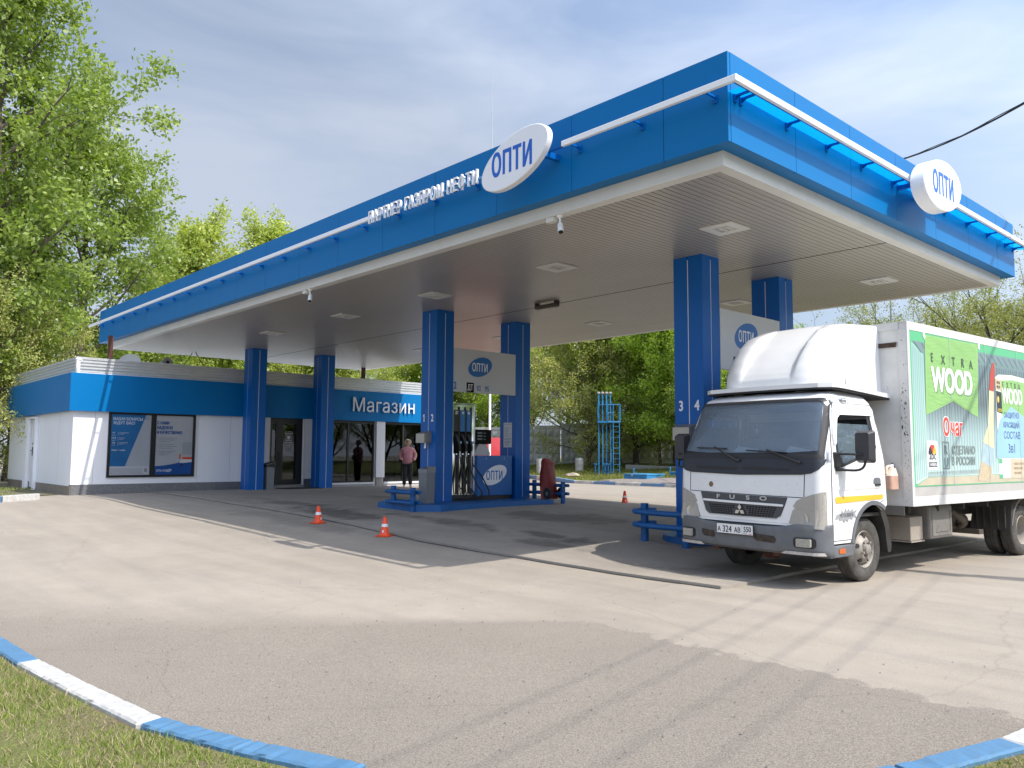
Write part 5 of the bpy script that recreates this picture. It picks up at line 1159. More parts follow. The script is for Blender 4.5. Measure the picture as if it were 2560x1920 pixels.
    # mirrors
    for s in (1,-1):
        u0=.36 if s>0 else .50
        q=MB(); q.sheet(rrect(-.115,-.19,.115,.19,.03,4),(),lambda a,b:(u0-.02,s*1.30+a,1.65+b),lambda a,b:(u0+.075,s*1.30+a*.72,1.65+b*.85)); mo=q.obj('mirror',mat('mirror_black_plastic',(.035,.036,.04),.5,noise=(10,.2)),truck)
        q=MB(); q.sheet(rrect(-.095,-.17,.095,.17,.02,3),(),lambda a,b:(u0-.0215,s*1.30+a,1.65+b)); q.obj('mirror_glass',MIRROR,mo)
        q=MB(); q.tube([(.57,s*1.03,1.565),(.52,s*1.10,1.565),(u0+.08,s*1.30,1.555),(u0+.05,s*1.33,1.58),(u0+.05,s*1.33,1.72)],.014,8); q.tube(smooth_path([(.55,s*1.05,1.385),(.5,s*1.14,1.375),(u0+.1,s*1.27,1.38),(u0+.06,s*1.32,1.44),(u0+.05,s*1.33,1.58)],5),.014,8); q.box((.47,s*1.04,1.36),(.60,s*1.09,1.40),bev=.006); q.obj('mirror_arm',BLACK,mo)
        q=MB(); q.box((.52,s*1.03,1.40),(.625,s*1.085,1.585),bev=.015); q.obj('mirror_bracket',BLACK,mo)
    # interior
    q=MB(); q.box((.30,-.96,1.22),(.78,.96,1.50),bev=.05); q.obj('dashboard',mat('interior_grey_blue',(.16,.18,.21),.7),truck)
    for v,n in ((.55,0),(-.3,1),(-.72,1)):
        q=MB(); q.box((-.35,v-.24,.95),(.18,v+.24,1.18),bev=.06); q.box((-.48,v-.23,1.1),(-.34,v+.23,1.78),bev=.05); q.box((-.46,v-.13,1.8),(-.38,v+.13,1.98),bev=.03); q.obj('seat',mat('seat_grey',(.12,.13,.145),.9),truck)
    q=MB(); q.lathe([(.20+.016*math.cos(a),.016*math.sin(a)) for a in [2*PI*k/8 for k in range(8)]],28,Matrix.Translation((.30,.55,1.55))@Matrix.Rotation(math.radians(-38),4,'Y'),close=True); q.tube([(.28,.55,1.5),(.45,.55,1.28)],.03,8); q.obj('steering_wheel',BLACK,truck)
    q=MB(); q.sheet([(.42,1.51),(.86,1.51),(.84,1.60),(.52,1.66)],(),lambda a,b:(.78-(b-1.51)*.7,a,b),lambda a,b:(.775-(b-1.51)*.7,a,b)); q.sheet([(-.36,1.51),(.10,1.51),(.06,1.62),(-.25,1.655)],(),lambda a,b:(.76-(b-1.51)*.7,a,b),lambda a,b:(.755-(b-1.51)*.7,a,b)); q.obj('dashboard_papers',mat('paper_pale',(.62,.68,.70),.7),truck)
    q=MB(); q.box((.56,-.10,2.06),(.58,.06,2.13),bev=.008); q.tube([(.57,-.02,2.06),(.57,-.02,1.9),(.57,-.02,1.86)],.003,5); q.box((.56,-.04,1.82),(.58,0,1.88)); q.obj('rear_view_mirror',mat('pale_mirror',(.4,.45,.5),.3),truck)
    q=MB(); q.sheet([(-.86,2.06),(.86,2.06),(.86,2.16),(-.86,2.16)],(),lambda a,b:(fu(a,b,-.06),a,b),lambda a,b:(fu(a,b,-.07),a,b),VV[1:-1]); q.obj('sun_visor',mat('visor_dark',(.03,.035,.045),.8),truck)
    q=MB(); q.box((-.50,-.9,.95),(-.49,.9,2.2)); q.obj('cab_rear_lining',mat('lining_grey',(.10,.11,.12),.8),truck)
def front_quad(L,v0,v1,w0,w1): L.append([(v0,w0),(v1,w0),(v1,w1),(v0,w1)])
cabparts()
def fairing():
    # roof deflector: bulging shoulders either side of a flatter centre panel
    sh=[(.42,2.395),(.405,2.53),(.36,2.65),(.25,2.82),(.06,3.03),(-.18,3.20),(-.44,3.29),(-1.0,3.33)]
    ce=[(.42,2.395),(.40,2.52),(.35,2.60),(.28,2.69),(.05,2.94),(-.20,3.14),(-.45,3.285),(-1.0,3.325)]
    def prof(tab,t):
        x=t*(len(tab)-1); i=min(int(x),len(tab)-2); f=x-i; return (tab[i][0]+(tab[i+1][0]-tab[i][0])*f,tab[i][1]+(tab[i+1][1]-tab[i][1])*f)
    m=MB(); NT=28; sv=[-1,-.995,-.98,-.96,-.93,-.88,-.8,-.7,-.6,-.52,-.47,-.45,-.43,-.40,-.3,-.15,0,.15,.3,.40,.43,.45,.47,.52,.6,.7,.8,.88,.93,.96,.98,.995,1]
    vs=[];fs=[]
    for i in range(NT+1):
        t=i/NT
        for s in sv:
            a=abs(s); hw=.845-.02*t
            k=min(1,max(0,(a-.42)/.07)); k=k*k*(3-2*k)
            p=prof(sh,t); c=prof(ce,t); u=c[0]+(p[0]-c[0])*k; w=c[1]+(p[1]-c[1])*k
            if a>.5:
                q=(a-.5)/.5; dr=1-math.sqrt(max(0,1-q*q)); u-=dr*.55*(1-.85*t); w=w-(w-2.36)*dr*.05
            w-=.03*a*a
            vs.append((u,s*hw,w))
    n=len(sv)
    for i in range(NT):
        for j in range(n-1): fs.append((i*n+j,i*n+j+1,(i+1)*n+j+1,(i+1)*n+j))
    m.add(vs,fs,True)
    # side walls down to the rim, closed rear
    for e in (0,n-1):
        edge=[vs[i*n+e] for i in range(NT+1)]; sg=1 if e else -1
        low=[(u,v+sg*.02,2.375-.075*max(0,min(1,(.1-u)/1.1))) for u,v,w in edge]
        m.add(edge+low,[(i,i+1,NT+2+i,NT+1+i) for i in range(NT)],True)
        rear=[edge[-1],(-1.06,sg*.92,3.0),(-1.10,sg*.95,2.52),(-1.03,sg*.95,2.30),low[-1]]
        m.add(rear,[(0,1,2,3,4)])
    m.add([vs[NT*n+j] for j in range(n)]+[(-1.06,.93,3.0),(-1.1,.95,2.52),(-1.1,-.95,2.52),(-1.06,-.93,3.0)],[tuple(range(n))+(n,n+1,n+2,n+3)])
    fo=m.obj('roof_fairing',PAINT,truck,smooth_angle=50)
    # protruding lower rim
    q=MB(); ring=[(.50,-.80),(.54,-.5),(.56,0),(.54,.5),(.50,.80),(.40,.93),(.2,.965),(-.4,.97),(-1.05,.965)]
    top=[(u,v,2.405-.085*max(0,min(1,(.3-u)/1.35))) for u,v in ring]+[(u,-v,2.405-.085*max(0,min(1,(.3-u)/1.35))) for u,v in ring[::-1][:4]]
    P=[(-1.05,-.965),(-.4,-.97),(.2,-.965),(.40,-.93)]+ring
    z=lambda a:2.40-.085*max(0,min(1,(.3-a)/1.35))
    q.sheet(P,(),lambda a,b:(a,b,z(a)+.022),lambda a,b:(a,b,z(a)-.030),[-.8,-.5,-.2,.1,.3],()); q.obj('fairing_rim',PAINT,fo)
    q=MB(); q.sheet([(x*.985,y*.985) for x,y in P],(),lambda a,b:(a,b,z(a)-.0305),lambda a,b:(a,b,z(a)-.05),[-.8,-.5,-.2,.1,.3],()); q.obj('fairing_seal',SEAL,fo)
    for v in (-.33,-.05,.23):
        q=MB(); q.sheet(rrect(v-.055,2.425,v+.055,2.465,.015,3),(),lambda a,b:(.425-(b-2.4)*.45,a,b),lambda a,b:(.40-(b-2.4)*.45,a,b)); lo=q.obj('cab_light',DGREY,fo)
        q=MB(); q.sheet(rrect(v-.035,2.432,v+.035,2.458,.008,3),(),lambda a,b:(.429-(b-2.4)*.45,a,b)); q.obj('light_lens',mat('lens_pale',(.55,.55,.5),.3),lo)
    q=MB(); q.text('RUS',.085,frame((-.80,.975,2.385),(-1,0,0),(0,0,1)),.0003,0,1.0); q.lathe([(.115,0),(.118,0)],30,frame((-.80,.9752,2.415),(-1,0,0),(0,0,1))@Matrix.Diagonal((1.05,.72,1,1))); q.obj('country_lettering',mat('letter_grey',(.25,.25,.26),.5),fo)
    q=MB()
    st=[(.02*(1 if k%2==0 else .42)*math.cos(math.radians(90+36*k)),.02*(1 if k%2==0 else .42)*math.sin(math.radians(90+36*k))) for k in range(10)]
    q.sheet(st,(),lambda a,b:(.352,.60+a,2.50+b),lambda a,b:(.33,.60+a,2.50+b)); q.obj('star_decal',mat('star_red',(.5,.06,.03),.5),fo)
    q=MB(); [q.sheet([(a*s+.0,b*s) for a,b in [(x/.02,y/.02) for x,y in st]],(),lambda a,b,u=u,w=w:(u+a,.88,w+b)) for u,w,s in ()]
fairing()
# wheels
def tyre(parent,u,v,sgn,R=.39,wd=.205,front=True):
    M=Matrix.Translation((u,v,R))@Matrix.Rotation(-sgn*PI/2,4,'X')   # lathe axis points outward
    h=wd/2
    q=MB(); q.lathe([(.225,-h*.8),(.25,-h),(.34,-h*1.0),(.375,-h*.86),(R,-h*.66),(R,-.055),(R-.008,-.05),(R,-.045),(R,-.005),(R-.008,0),(R,.005),(R,.045),(R-.008,.05),(R,.055),(R,h*.66),(.382,h*.82),(.372,h*.88),(.345,h*1.0),(.31,h*1.04),(.26,h*.98),(.228,h*.82)],56,M)
    w=q.obj('wheel',RUB,parent)
    if front: pr=[(.228,h*.82),(.222,h*.9),(.205,h*.7),(.195,h*.25),(.185,h*.2),(.165,h*.75),(.125,h*1.0),(.118,h*1.08),(.085,h*1.08),(.08,h*.95)]
    else: pr=[(.228,h*.82),(.222,h*.9),(.205,h*.7),(.20,-h*.2),(.19,-h*.5),(.16,-h*.9),(.11,-h*1.0),(.10,-h*1.0)]
    q=MB(); q.lathe(pr,44,M); q.obj('rim',RIM,w)
    z=pr[-2][1]
    for k in range(5 if front else 6):
        q=MB(); a=2*PI*k/(5 if front else 6)+.3; q.cyl(M@Vector((.105*math.cos(a),.105*math.sin(a),z-.03)),M@Vector((.105*math.cos(a),.105*math.sin(a),z+.03)),.017,n=6); q.obj('wheel_nut',RIM,w)
    q=MB(); q.lathe([(.085,z-.05),(.07,z+.0),(.06,z+.035),(.03,z+.05),(0,z+.052)],24,M); q.obj('hub',RIM,w)
    if front:
        q=MB()
        for k in range(5):
            a=2*PI*k/5+.93; c=M@Vector((.158*math.cos(a),.158*math.sin(a),h*.80)); n=(M.to_3x3()@Vector((.35*math.cos(a),.35*math.sin(a),1))).normalized()
            q.tube([c-n*.02,c+n*.006],.028,14)
        q.obj('rim_holes',BLACKM,w)
for s in (1,-1): tyre(truck,-.25,s*.83,s)
WB=-4.83
for s in (1,-1):
    tyre(truck,WB,s*.945,s,.39,.205,False); tyre(truck,WB,s*.70,s,.39,.205,False)
def body():
    V=1.215; U0,U1=-.93,-7.1; W0,W1=.905,3.285
    m=MB(); m.box((U1+.01,-V+.012,W0+.03),(U0-.012,V-.012,W1-.012)); m.obj('box_body',PAINTD,truck)
    fr=MB()
    for s in (1,-1):
        y0,y1=(V-.011,V) if s>0 else (-V,-V+.011)
        fr.box((U1,y0,W1-.11),(U0-.06,y1,W1-.011)); fr.box((U1,y0,W0),(U0-.06,y1,W0+.125)); fr.box((U0-.059,y0,W0),(U0-.0,y1,W1-.011)); fr.box((U1,y0,W0+.126),(U1+.06,y1,W1-.111))
        a,b=(V-.115,V-.0115) if s>0 else (-V+.0115,-V+.115)
        fr.box((U0-.0115,a,W0),(U0+.003,b,W1-.10)); 
    fr.box((U0-.011,-V+.116,W1-.10),(U0+.002,V-.116,W1-.011)); fr.box((U0-.011,-V+.116,W0),(U0+.002,V-.116,W0+.10))
    fr.box((U1,-V+.0,W1-.0105),(U0+.002,V,W1)); fr.obj('body_frame',PAINTD,truck)
    # rust blotches, rivets
    r=random.Random(21); q=MB()
    for k in range(110):
        w=r.uniform(.95,3.1); y=V-.11+.09*r.random(); s=.0013+.004*r.random()**3
        if k<30: w=2.0+.22*r.gauss(0,1); s*=1.9
        q.ell(y,w,s,s*(1+2*r.random()),r.random(),.0015,frame((U0+.0032,0,0),(0,1,0),(0,0,1)),n=7)
    q.sheet([(V-.52,3.02),(V-.14,3.02),(V-.15,2.955),(V-.50,2.965)],(),lambda a,b:(U0+.004,a,b)); q.sheet([(-V+.03,3.13),(-V+.10,3.1),(-V+.1,2.9),(-V+.05,2.8),(-V+.02,2.95)],(),lambda a,b:(U0+.004,a,b))
    q.obj('rust_patches',mat('flaked_rust',(.085,.05,.035),.9,noise=(30,.6)),truck)
    q=MB()
    for k in range(60):
        u=U0-.12-.1*k; 
        for w in (W0+.02,W0+.105,W1-.035): q.ell(u,w,.004,.004,0,.002,frame((0,V+.0005,0),(-1,0,0),(0,0,1))@Matrix.Diagonal((-1,1,1,1)),n=6)
    q.obj('rivets',mat('rivet_grey',(.35,.33,.30),.5),truck)
    q=MB(); q.box((U1+.07,V-.0115,W0+.126),(U0-.062,V-.003,1.145)); q.obj('lower_strip',mat('strip_grey',(.46,.44,.41),.5,noise=(5,.12)),truck)
    q=MB(); q.box((U0-.01,-1.1,W0-.12),(U0+.012,1.1,W0-.001)); q.obj('body_crossbar',DIRTY,truck)
    # ---- printed side
    def A(name,k,m,fn):
        mb=MB(); fn(mb,frame((0,V-.004+.0012*k,0),(-1,0,0),(0,0,1))); return mb.obj(name,m,truck)
    def pg(*polys):
        def f(b,M):
            for p in polys:
                p=[(-u,w) for u,w in p]
                b.sheet(p,(),None,None,M=M)
        return f
    def grad(name,stops,w0,w1,rough=.4):
        if name in MATS: return MATS[name]
        m=mat(name,stops[0][1],rough); nt=m.node_tree; N=nt.nodes; L=nt.links; tc=N.new('ShaderNodeTexCoord'); sp=N.new('ShaderNodeSeparateXYZ'); L.new(tc.outputs['Object'],sp.inputs[0])
        mr=N.new('ShaderNodeMapRange'); mr.inputs['From Min'].default_value=w0; mr.inputs['From Max'].default_value=w1; L.new(sp.outputs['Z'],mr.inputs['Value'])
        cr=N.new('ShaderNodeValToRGB'); e=cr.color_ramp.elements; e[0].position=stops[0][0]; e[0].color=(*stops[0][1],1); e[1].position=stops[-1][0]; e[1].color=(*stops[-1][1],1)
        for p,c in stops[1:-1]: x=e.new(p); x.color=(*c,1)
        L.new(mr.outputs[0],cr.inputs['Fac']); L.new(cr.outputs['Color'],N['Principled BSDF'].inputs['Base Color']); return m
    E=-7.0; B0,B1=1.15,3.175
    GRN=mat('print_green',(.10,.42,.20),.4); TEAL=mat('print_teal_light',(.40,.56,.51),.4,noise=(2,.06)); 
    BACKM=grad('print_container_back',[(0,(.46,.60,.57)),(.35,(.36,.48,.47)),(.62,(.13,.17,.18)),(1,(.16,.23,.24))],1.27,2.9)
    A('advert_panel',0,GRN,pg([(-.995,B0),(-.995,B1),(E,B1),(E,B0)]))
    A('printed_wall',1,grad('print_side_wall',[(0,(.50,.63,.60)),(1,(.28,.46,.41))],1.2,3.0),pg([(-1.03,1.19),(-1.03,3.03),(-1.365,2.88),(-1.365,1.27),(-1.09,1.19)]))
    A('printed_wall',1,mat('print_ceiling_grey',(.17,.24,.25),.4),pg([(-1.04,3.04),(E,3.07),(E,2.93),(-1.37,2.885)]))
    A('printed_wall',1,BACKM,pg([(-1.37,1.27),(-1.37,2.88),(E,2.925),(E,1.30)]))
    A('printed_floor',1,mat('print_floor_beige',(.52,.46,.34),.4,noise=(4,.15)),pg([(-1.06,1.165),(-1.365,1.265),(E,1.295),(E,1.165)]))
    st=[];sd=[]
    u=-1.45
    while u>-6.9:
        st.append([(u,1.31),(u-.028,1.31),(u-.028,2.86),(u,2.86)]); u-=.085
    A('printed_ribs',2,grad('print_rib_shade',[(0,(.36,.50,.48)),(.4,(.24,.34,.34)),(.62,(.075,.10,.11)),(1,(.10,.15,.16))],1.27,2.9),pg(*st))
    for k in range(6):
        a=-1.06-.05*k; sd.append([(a,1.22+.012*k),(a-.018,1.225+.012*k),(a-.018,2.97-.022*k),(a,2.98-.022*k)])
    A('printed_ribs',2,mat('print_rib_teal',(.24,.40,.37),.4),pg(*sd))
    cs=[[(-1.1-.20*k,3.03),(-1.13-.20*k,3.03),(-1.31-.20*k,2.90),(-1.28-.20*k,2.90)] for k in range(28)]
    A('printed_ribs',2,mat('print_rib_dark',(.09,.13,.14),.4),pg(*cs))
    A('print_skirting',2,mat('print_skirting_grey',(.33,.42,.41),.4),pg([(-1.37,1.27),(-1.37,1.335),(-2.98,1.36),(-2.98,1.30)]))
    FL=mat('print_flag_green',(.26,.48,.155),.4,noise=(1.5,.12))
    A('printed_flag',3,FL,pg([(-1.415,3.15),(-3.05,3.16),(-2.955,2.095),(-2.18,2.30),(-1.37,2.08)]))
    gr=[]; rr=random.Random(3)
    for k in range(26):
        w=2.18+.037*k; a=-1.44; amp=.02*rr.random()+.008; ph=rr.random()*6; top=[];bot=[]
        for i in range(24):
            x=a-(1.53)*i/23; y=w+amp*math.sin(3.2*i/4+ph)
            lim=2.30-.20*abs(x+2.18)/.8
            y=max(y,lim+.012); y=min(y,3.13)
            top.append((x,y+.006)); bot.append((x,y))
        gr.append(top+bot[::-1])
    A('printed_grain',4,mat('print_grain_green',(.21,.42,.125),.4),pg(*gr))
    A('flag_hooks',4,TEXTW,pg([(-1.36,3.19),(-1.40,3.19),(-1.43,3.13),(-1.41,3.08),(-1.36,3.13)],[(-3.05,3.17),(-3.11,3.17),(-3.1,3.08),(-3.06,3.1)]))
    def tx(items):
        def f(b,M):
            for s,u,w,h,sx,bold in items: b.text(s,h/.727,M@Matrix.Translation((-u,w,0)),0,bold,sx,'LEFT')
        return f
    A('advert_lettering',5,mat('print_dark_green_text',(.05,.075,.05),.4),tx([('E',-1.56,2.80,.125,.7,.006),('X',-1.86,2.79,.125,.9,.006),('T',-2.18,2.79,.125,.9,.006),('R',-2.47,2.79,.125,.85,.006),('A',-2.73,2.785,.125,.9,.006)]))
    A('advert_lettering',5,mat('print_word_shadow',(.16,.30,.12),.4),tx([('WOOD',-1.595,2.40,.335,.78,.022)]))
    A('advert_lettering',6,TEXTW,tx([('WOOD',-1.565,2.415,.335,.78,.018)]))
    A('advert_lettering',5,TEXTW,lambda b,M:(b.text('О',.235/.727,M@Matrix.Translation((1.835,1.825,0)),0,.026,.78,'LEFT'),b.text('чаг',.225/.727,M@Matrix.Translation((2.055,1.83,0)),0,.024,.74,'LEFT',1.06)))
    A('advert_lettering',6,mat('print_red',(.62,.06,.03),.4),lambda b,M:(b.text('О',.235/.727,M@Matrix.Translation((1.835,1.825,0)),0,.012,.78,'LEFT'),b.text('чаг',.225/.727,M@Matrix.Translation((2.055,1.83,0)),0,.010,.74,'LEFT',1.06)))
    GT=mat('print_grey_text',(.20,.24,.23),.4)
    A('advert_lettering',5,GT,lambda b,M:(b.text('СДЕЛАНО',.112/.727,M@Matrix.Translation((2.075,1.575,0)),0,.004,.93,'LEFT'),b.text('В РОССИИ',.112/.727,M@Matrix.Translation((2.06,1.425,0)),0,.004,.90,'LEFT'),b.text('R',.13/.727,M@Matrix.Translation((1.84,1.57,0)),0,.002,.95,'LEFT'),b.text('U',.13/.727,M@Matrix.Translation((1.84,1.40,0)),0,.002,.95,'LEFT'),b.sheet([(1.79,1.37),(2.0,1.37),(2.0,1.74),(1.79,1.74)],[[(1.81,1.39),(1.81,1.72),(1.98,1.72),(1.98,1.39)]],None,None,M=M)))
    A('advert_badge',4,TEXTW,lambda b,M:b.sheet(rrect(1.355,1.36,1.655,1.745,.025,3),(),None,None,M=M))
    fan=lambda a0,a1:[(1.505,1.57)]+[(1.505+.115*math.cos(a),1.57+.125*math.sin(a)) for a in [a0+(a1-a0)*k/8 for k in range(9)]]
    A('badge_segment',5,TEXTD,lambda b,M:b.sheet(fan(PI,PI*.66),(),None,None,M=M)); A('badge_segment',5,MATS['print_red'],lambda b,M:b.sheet(fan(PI*.66,PI*.34),(),None,None,M=M)); A('badge_segment',5,mat('print_yellow',(.75,.42,.05),.4),lambda b,M:b.sheet(fan(PI*.34,0),(),None,None,M=M))
    A('badge_lettering',6,TEXTD,lambda b,M:(b.text('abc',.16,M@Matrix.Translation((1.505,1.50,0)),0,.0015,.9),b.box((1.385,1.40,0),(1.625,1.465,.0006),M)))
    A('badge_lettering',7,TEXTW,lambda b,M:b.text('FARBEN',.062,M@Matrix.Translation((1.505,1.411,.0002)),0,.001,.95))
    # paint brush
    A('printed_brush',3,mat('print_brush_cream',(.66,.58,.36),.4),pg([(-3.37,2.51),(-3.53,2.50),(-3.47,2.0),(-3.44,1.66),(-3.08,1.75),(-3.28,2.0)]))
    A('printed_brush',4,mat('print_brush_red',(.42,.055,.035),.4),pg([(-3.37,2.51),(-3.53,2.50),(-3.60,2.80),(-3.59,2.91),(-3.55,2.94),(-3.50,2.90),(-3.42,2.75)]))
    A('printed_brush',4,mat('print_ferrule_blue',(.40,.53,.58),.35,noise=(9,.25)),pg([(-3.08,1.745),(-3.44,1.66),(-3.35,1.385),(-2.99,1.475)]))
    A('printed_brush',4,mat('print_bristle',(.56,.46,.31),.5,noise=(20,.25)),pg([(-2.99,1.475),(-3.35,1.385),(-3.33,1.24),(-3.12,1.19),(-2.86,1.20)]))
    # paint tin
    tin=[(-3.60,1.225),(-3.60,2.72),(-3.72,2.765),(-4.2,2.785),(-4.75,2.76),(-5.3,2.70),(-5.32,1.21)]
    A('printed_tin',3,mat('print_tin_white',(.66,.70,.68),.4),pg(tin))
    A('printed_tin',4,FL,pg([(-3.80,1.98),(-3.80,2.68),(-4.2,2.71),(-4.75,2.69),(-5.2,2.64),(-5.2,1.9)]))
    A('printed_tin',5,mat('print_tin_blue',(.30,.52,.74),.4,noise=(1.5,.15)),pg([(-3.52,1.52),(-3.57,1.88),(-3.72,2.10),(-4.14,2.30),(-4.6,2.16),(-5.2,1.9),(-5.2,1.52)]))
    A('printed_tin',4,TEXTD,pg([(-3.605,2.52),(-3.80,2.50),(-3.80,2.18),(-3.62,2.20)]))
    A('printed_tin',4,mat('print_tan',(.55,.44,.28),.4),pg([(-3.605,2.70),(-3.80,2.69),(-3.80,2.52),(-3.605,2.535)]))
    A('printed_tin',5,mat('print_gold',(.70,.50,.08),.4),lambda b,M:(b.ell(3.67,2.39,.035,.05,0,.0005,M,n=16),b.text('ВОСК',.06,M@Matrix.Translation((3.72,2.21,0)),0,.002,.8)))
    A('printed_tin',5,TEXTD,lambda b,M:(b.text('VITEX',.062,M@Matrix.Translation((3.70,2.62,0)),0,.001,.75),b.text('PROFI',.062,M@Matrix.Translation((3.70,2.555,0)),0,.001,.75)))
    A('printed_tin',4,mat('print_tin_beige',(.58,.50,.37),.4,noise=(3,.15)),pg([(-4.02,1.22),(-4.02,1.51),(-5.3,1.50),(-5.3,1.21)]))
    A('printed_tin',4,GRN,pg([(-3.605,1.22),(-3.72,1.22),(-3.72,1.28),(-3.605,1.28)],[(-3.605,1.44),(-3.72,1.44),(-3.72,1.51),(-3.605,1.51)]))
    A('advert_lettering',6,mat('print_dark_green_text2',(.08,.13,.07),.4),lambda b,M:[b.text(c,.10/.727,M@Matrix.Translation((3.84+.15*i,2.57,0)),0,.002,.75,'LEFT') for i,c in enumerate('EXTRA')])
    A('advert_lettering',6,TEXTW,tx([('WOOD',-3.82,2.345,.24,.66,.01)]))
    A('advert_lettering',6,mat('print_navy_text',(.07,.11,.20),.4),tx([('ЗАЩИТНО',-3.85,2.125,.085,.92,.001),('КРАСЯЩИЙ',-3.81,1.975,.085,.86,.001),('СОСТАВ',-3.81,1.81,.11,.98,.001),('3в1',-3.95,1.60,.14,.95,.001)]))
    A('advert_small_print',6,mat('print_brown',(.30,.20,.10),.5),tx([('• защита от влаги',-4.12,1.42,.042,.8,0),('• быстро сохнет',-4.12,1.35,.042,.8,0),('• для дерева',-4.12,1.28,.042,.8,0)]))
    q=MB()
    for u in (-2.12,-3.27,-4.42,-5.6): q.box((u-.004,V+.0045,B0),(u+.004,V+.0052,B1))
    q.obj('panel_joint',mat('joint_pale',(.40,.48,.45),.5),truck)
    # chassis, tank, boxes, mudguards
    q=MB(); q.box((-7.0,-.42,.62),(.1,-.34,.80)); q.box((-7.0,.34,.62),(.1,.42,.80)); [q.box((u,-1.05,.80),(u+.06,1.05,.904)) for u in (-1.2,-2.0,-2.8,-3.6,-5.8,-6.6)]; q.box((WB-.1,-.75,.30),(WB+.1,.75,.48)); q.cyl((WB,0,.39),(-.6,0,.55),.05,n=10); q.cyl((-.25,-.7,.36),(-.25,.7,.36),.05,n=10); q.box((-1.15,-.5,.4),(-.6,.5,.7)); q.obj('chassis',CHASS,truck)
    q=MB(); q.box((-1.64,.52,.43),(-1.30,.99,.74),bev=.01); q.box((-1.66,.5,.41),(-1.29,1.0,.428)); q.obj('battery_box',mat('battery_box_dusty',(.33,.285,.235),.75,noise=(4,.2)),truck)
    q=MB(); q.box((-2.42,.55,.43),(-1.74,1.04,.87),bev=.03); to=q.obj('fuel_tank',DIRTY,truck)
    q=MB(); M=frame((0,1.0402,0),(-1,0,0),(0,0,1)); q.sheet(rrect(1.80,.47,2.36,.83,.02,2),[rrect(1.83,.5,2.33,.80,.02,2)],lambda a,b:(a,b,.006),lambda a,b:(a,b,0),M=M); q.sheet([(1.9,.52),(2.28,.52),(2.2,.60),(1.98,.60)],(),lambda a,b:(a,b,.008),lambda a,b:(a,b,0),M=M); q.obj('tank_ribs',DIRTY,to)
    for s in (1,-1):
        q=MB(); n=14
        for lo,hi in ((.47,.485),):
            arc=[(WB+.53*math.cos(a),.42+.50*math.sin(a)) for a in [math.radians(8+12.6*k) for k in range(14)]]
            vs=[(u,s*.56,w) for u,w in arc]+[(u,s*1.09,w) for u,w in arc]; q.add(vs,[(i,i+1,n+i+1,n+i) for i in range(n-1)],True)
            vs=[(u,s*1.09,w) for u,w in arc]+[(WB+(u-WB)*.93,s*1.09,.42+(w-.42)*.93) for u,w in arc]; q.add(vs,[(i,i+1,n+i+1,n+i) for i in range(n-1)],True)
        q.obj('rear_mudguard',mat('mudguard_grey',(.16,.15,.135),.7,noise=(5,.3)),truck)
        q=MB()
        pts=[(WB+.54,.82),(WB+.62,.43)]
        q.sheet([(.52,0),(1.10,0),(1.10,.42),(.55,.42)],(),lambda a,b:(WB+.62-.08*b/.42,s*a,.42+b),lambda a,b:(WB+.61-.08*b/.42,s*a,.42+b)); 
        for k in range(5): q.box((WB+.60,s*(.62+.1*k),.45),(WB+.632,s*(.635+.1*k),.78))
        q.obj('mudflap',mat('mudflap_dark',(.05,.047,.042),.75,noise=(5,.3)),truck)
    q=MB(); q.box((-2.9,.45,.5),(-2.5,.8,.85),bev=.04); q.cyl((-3.3,.5,.55),(-3.9,.5,.55),.13,n=14); q.tube(smooth_path([(-2.9,.8,.75),(-3.2,.85,.6),(-3.4,.7,.5),(-3.6,.6,.6)],5),.04,8); q.box((-3.75,.3,.38),(-3.6,.9,.45)); q.obj('air_tank',mat('underbody_rusty',(.11,.09,.07),.85,noise=(5,.5)),truck)
    q=MB(); q.box((-1.07,.60,.86),(-.99,1.0,2.2)); q.obj('air_duct',DIRTY,truck) if False else None
body()
# canister hung between the cab and the body
def canister():
    M=Matrix.Translation((-5.438,9.877,-.31))@Matrix.Rotation(TRZ,4,'Z')
    p=M@Vector((-.80,.98,1.12)); t=thing('plastic_canister','cloudy plastic canister with pink fluid hung behind the truck cab','canister',p,TRZ)
    q=MB(); q.sheet(rrect(-.10,-.085,.10,.085,.035,4),(),lambda a,b:(a*.98,b,.17),lambda a,b:(a,b,0)); q.obj('lower_body',mat('pink_fluid_plastic',(.58,.36,.27),.45,noise=(6,.2)),t)
    q=MB(); q.sheet(rrect(-.10,-.085,.10,.085,.035,4),(),lambda a,b:(-.055+a*.45,b*.6,.27),lambda a,b:(a*.98,b,.171)); q.tube(smooth_path([(.075,0,.19),(.06,0,.265),(.0,0,.29),(-.05,0,.27)],4),.02,10); q.obj('upper_body',mat('cloudy_plastic',(.60,.50,.40),.45),t)
    q=MB(); q.cyl((-.06,0,.265),(-.065,0,.315),.03,n=14); q.obj('cap',WHITE,t)
    q=MB(); q.tube(smooth_path([(-.1,0,.2),(-.14,0,.25),(-.10,0,.33),(-.03,0,.30)],4),.006,6); q.obj('strap',BLACKM,t)
canister()
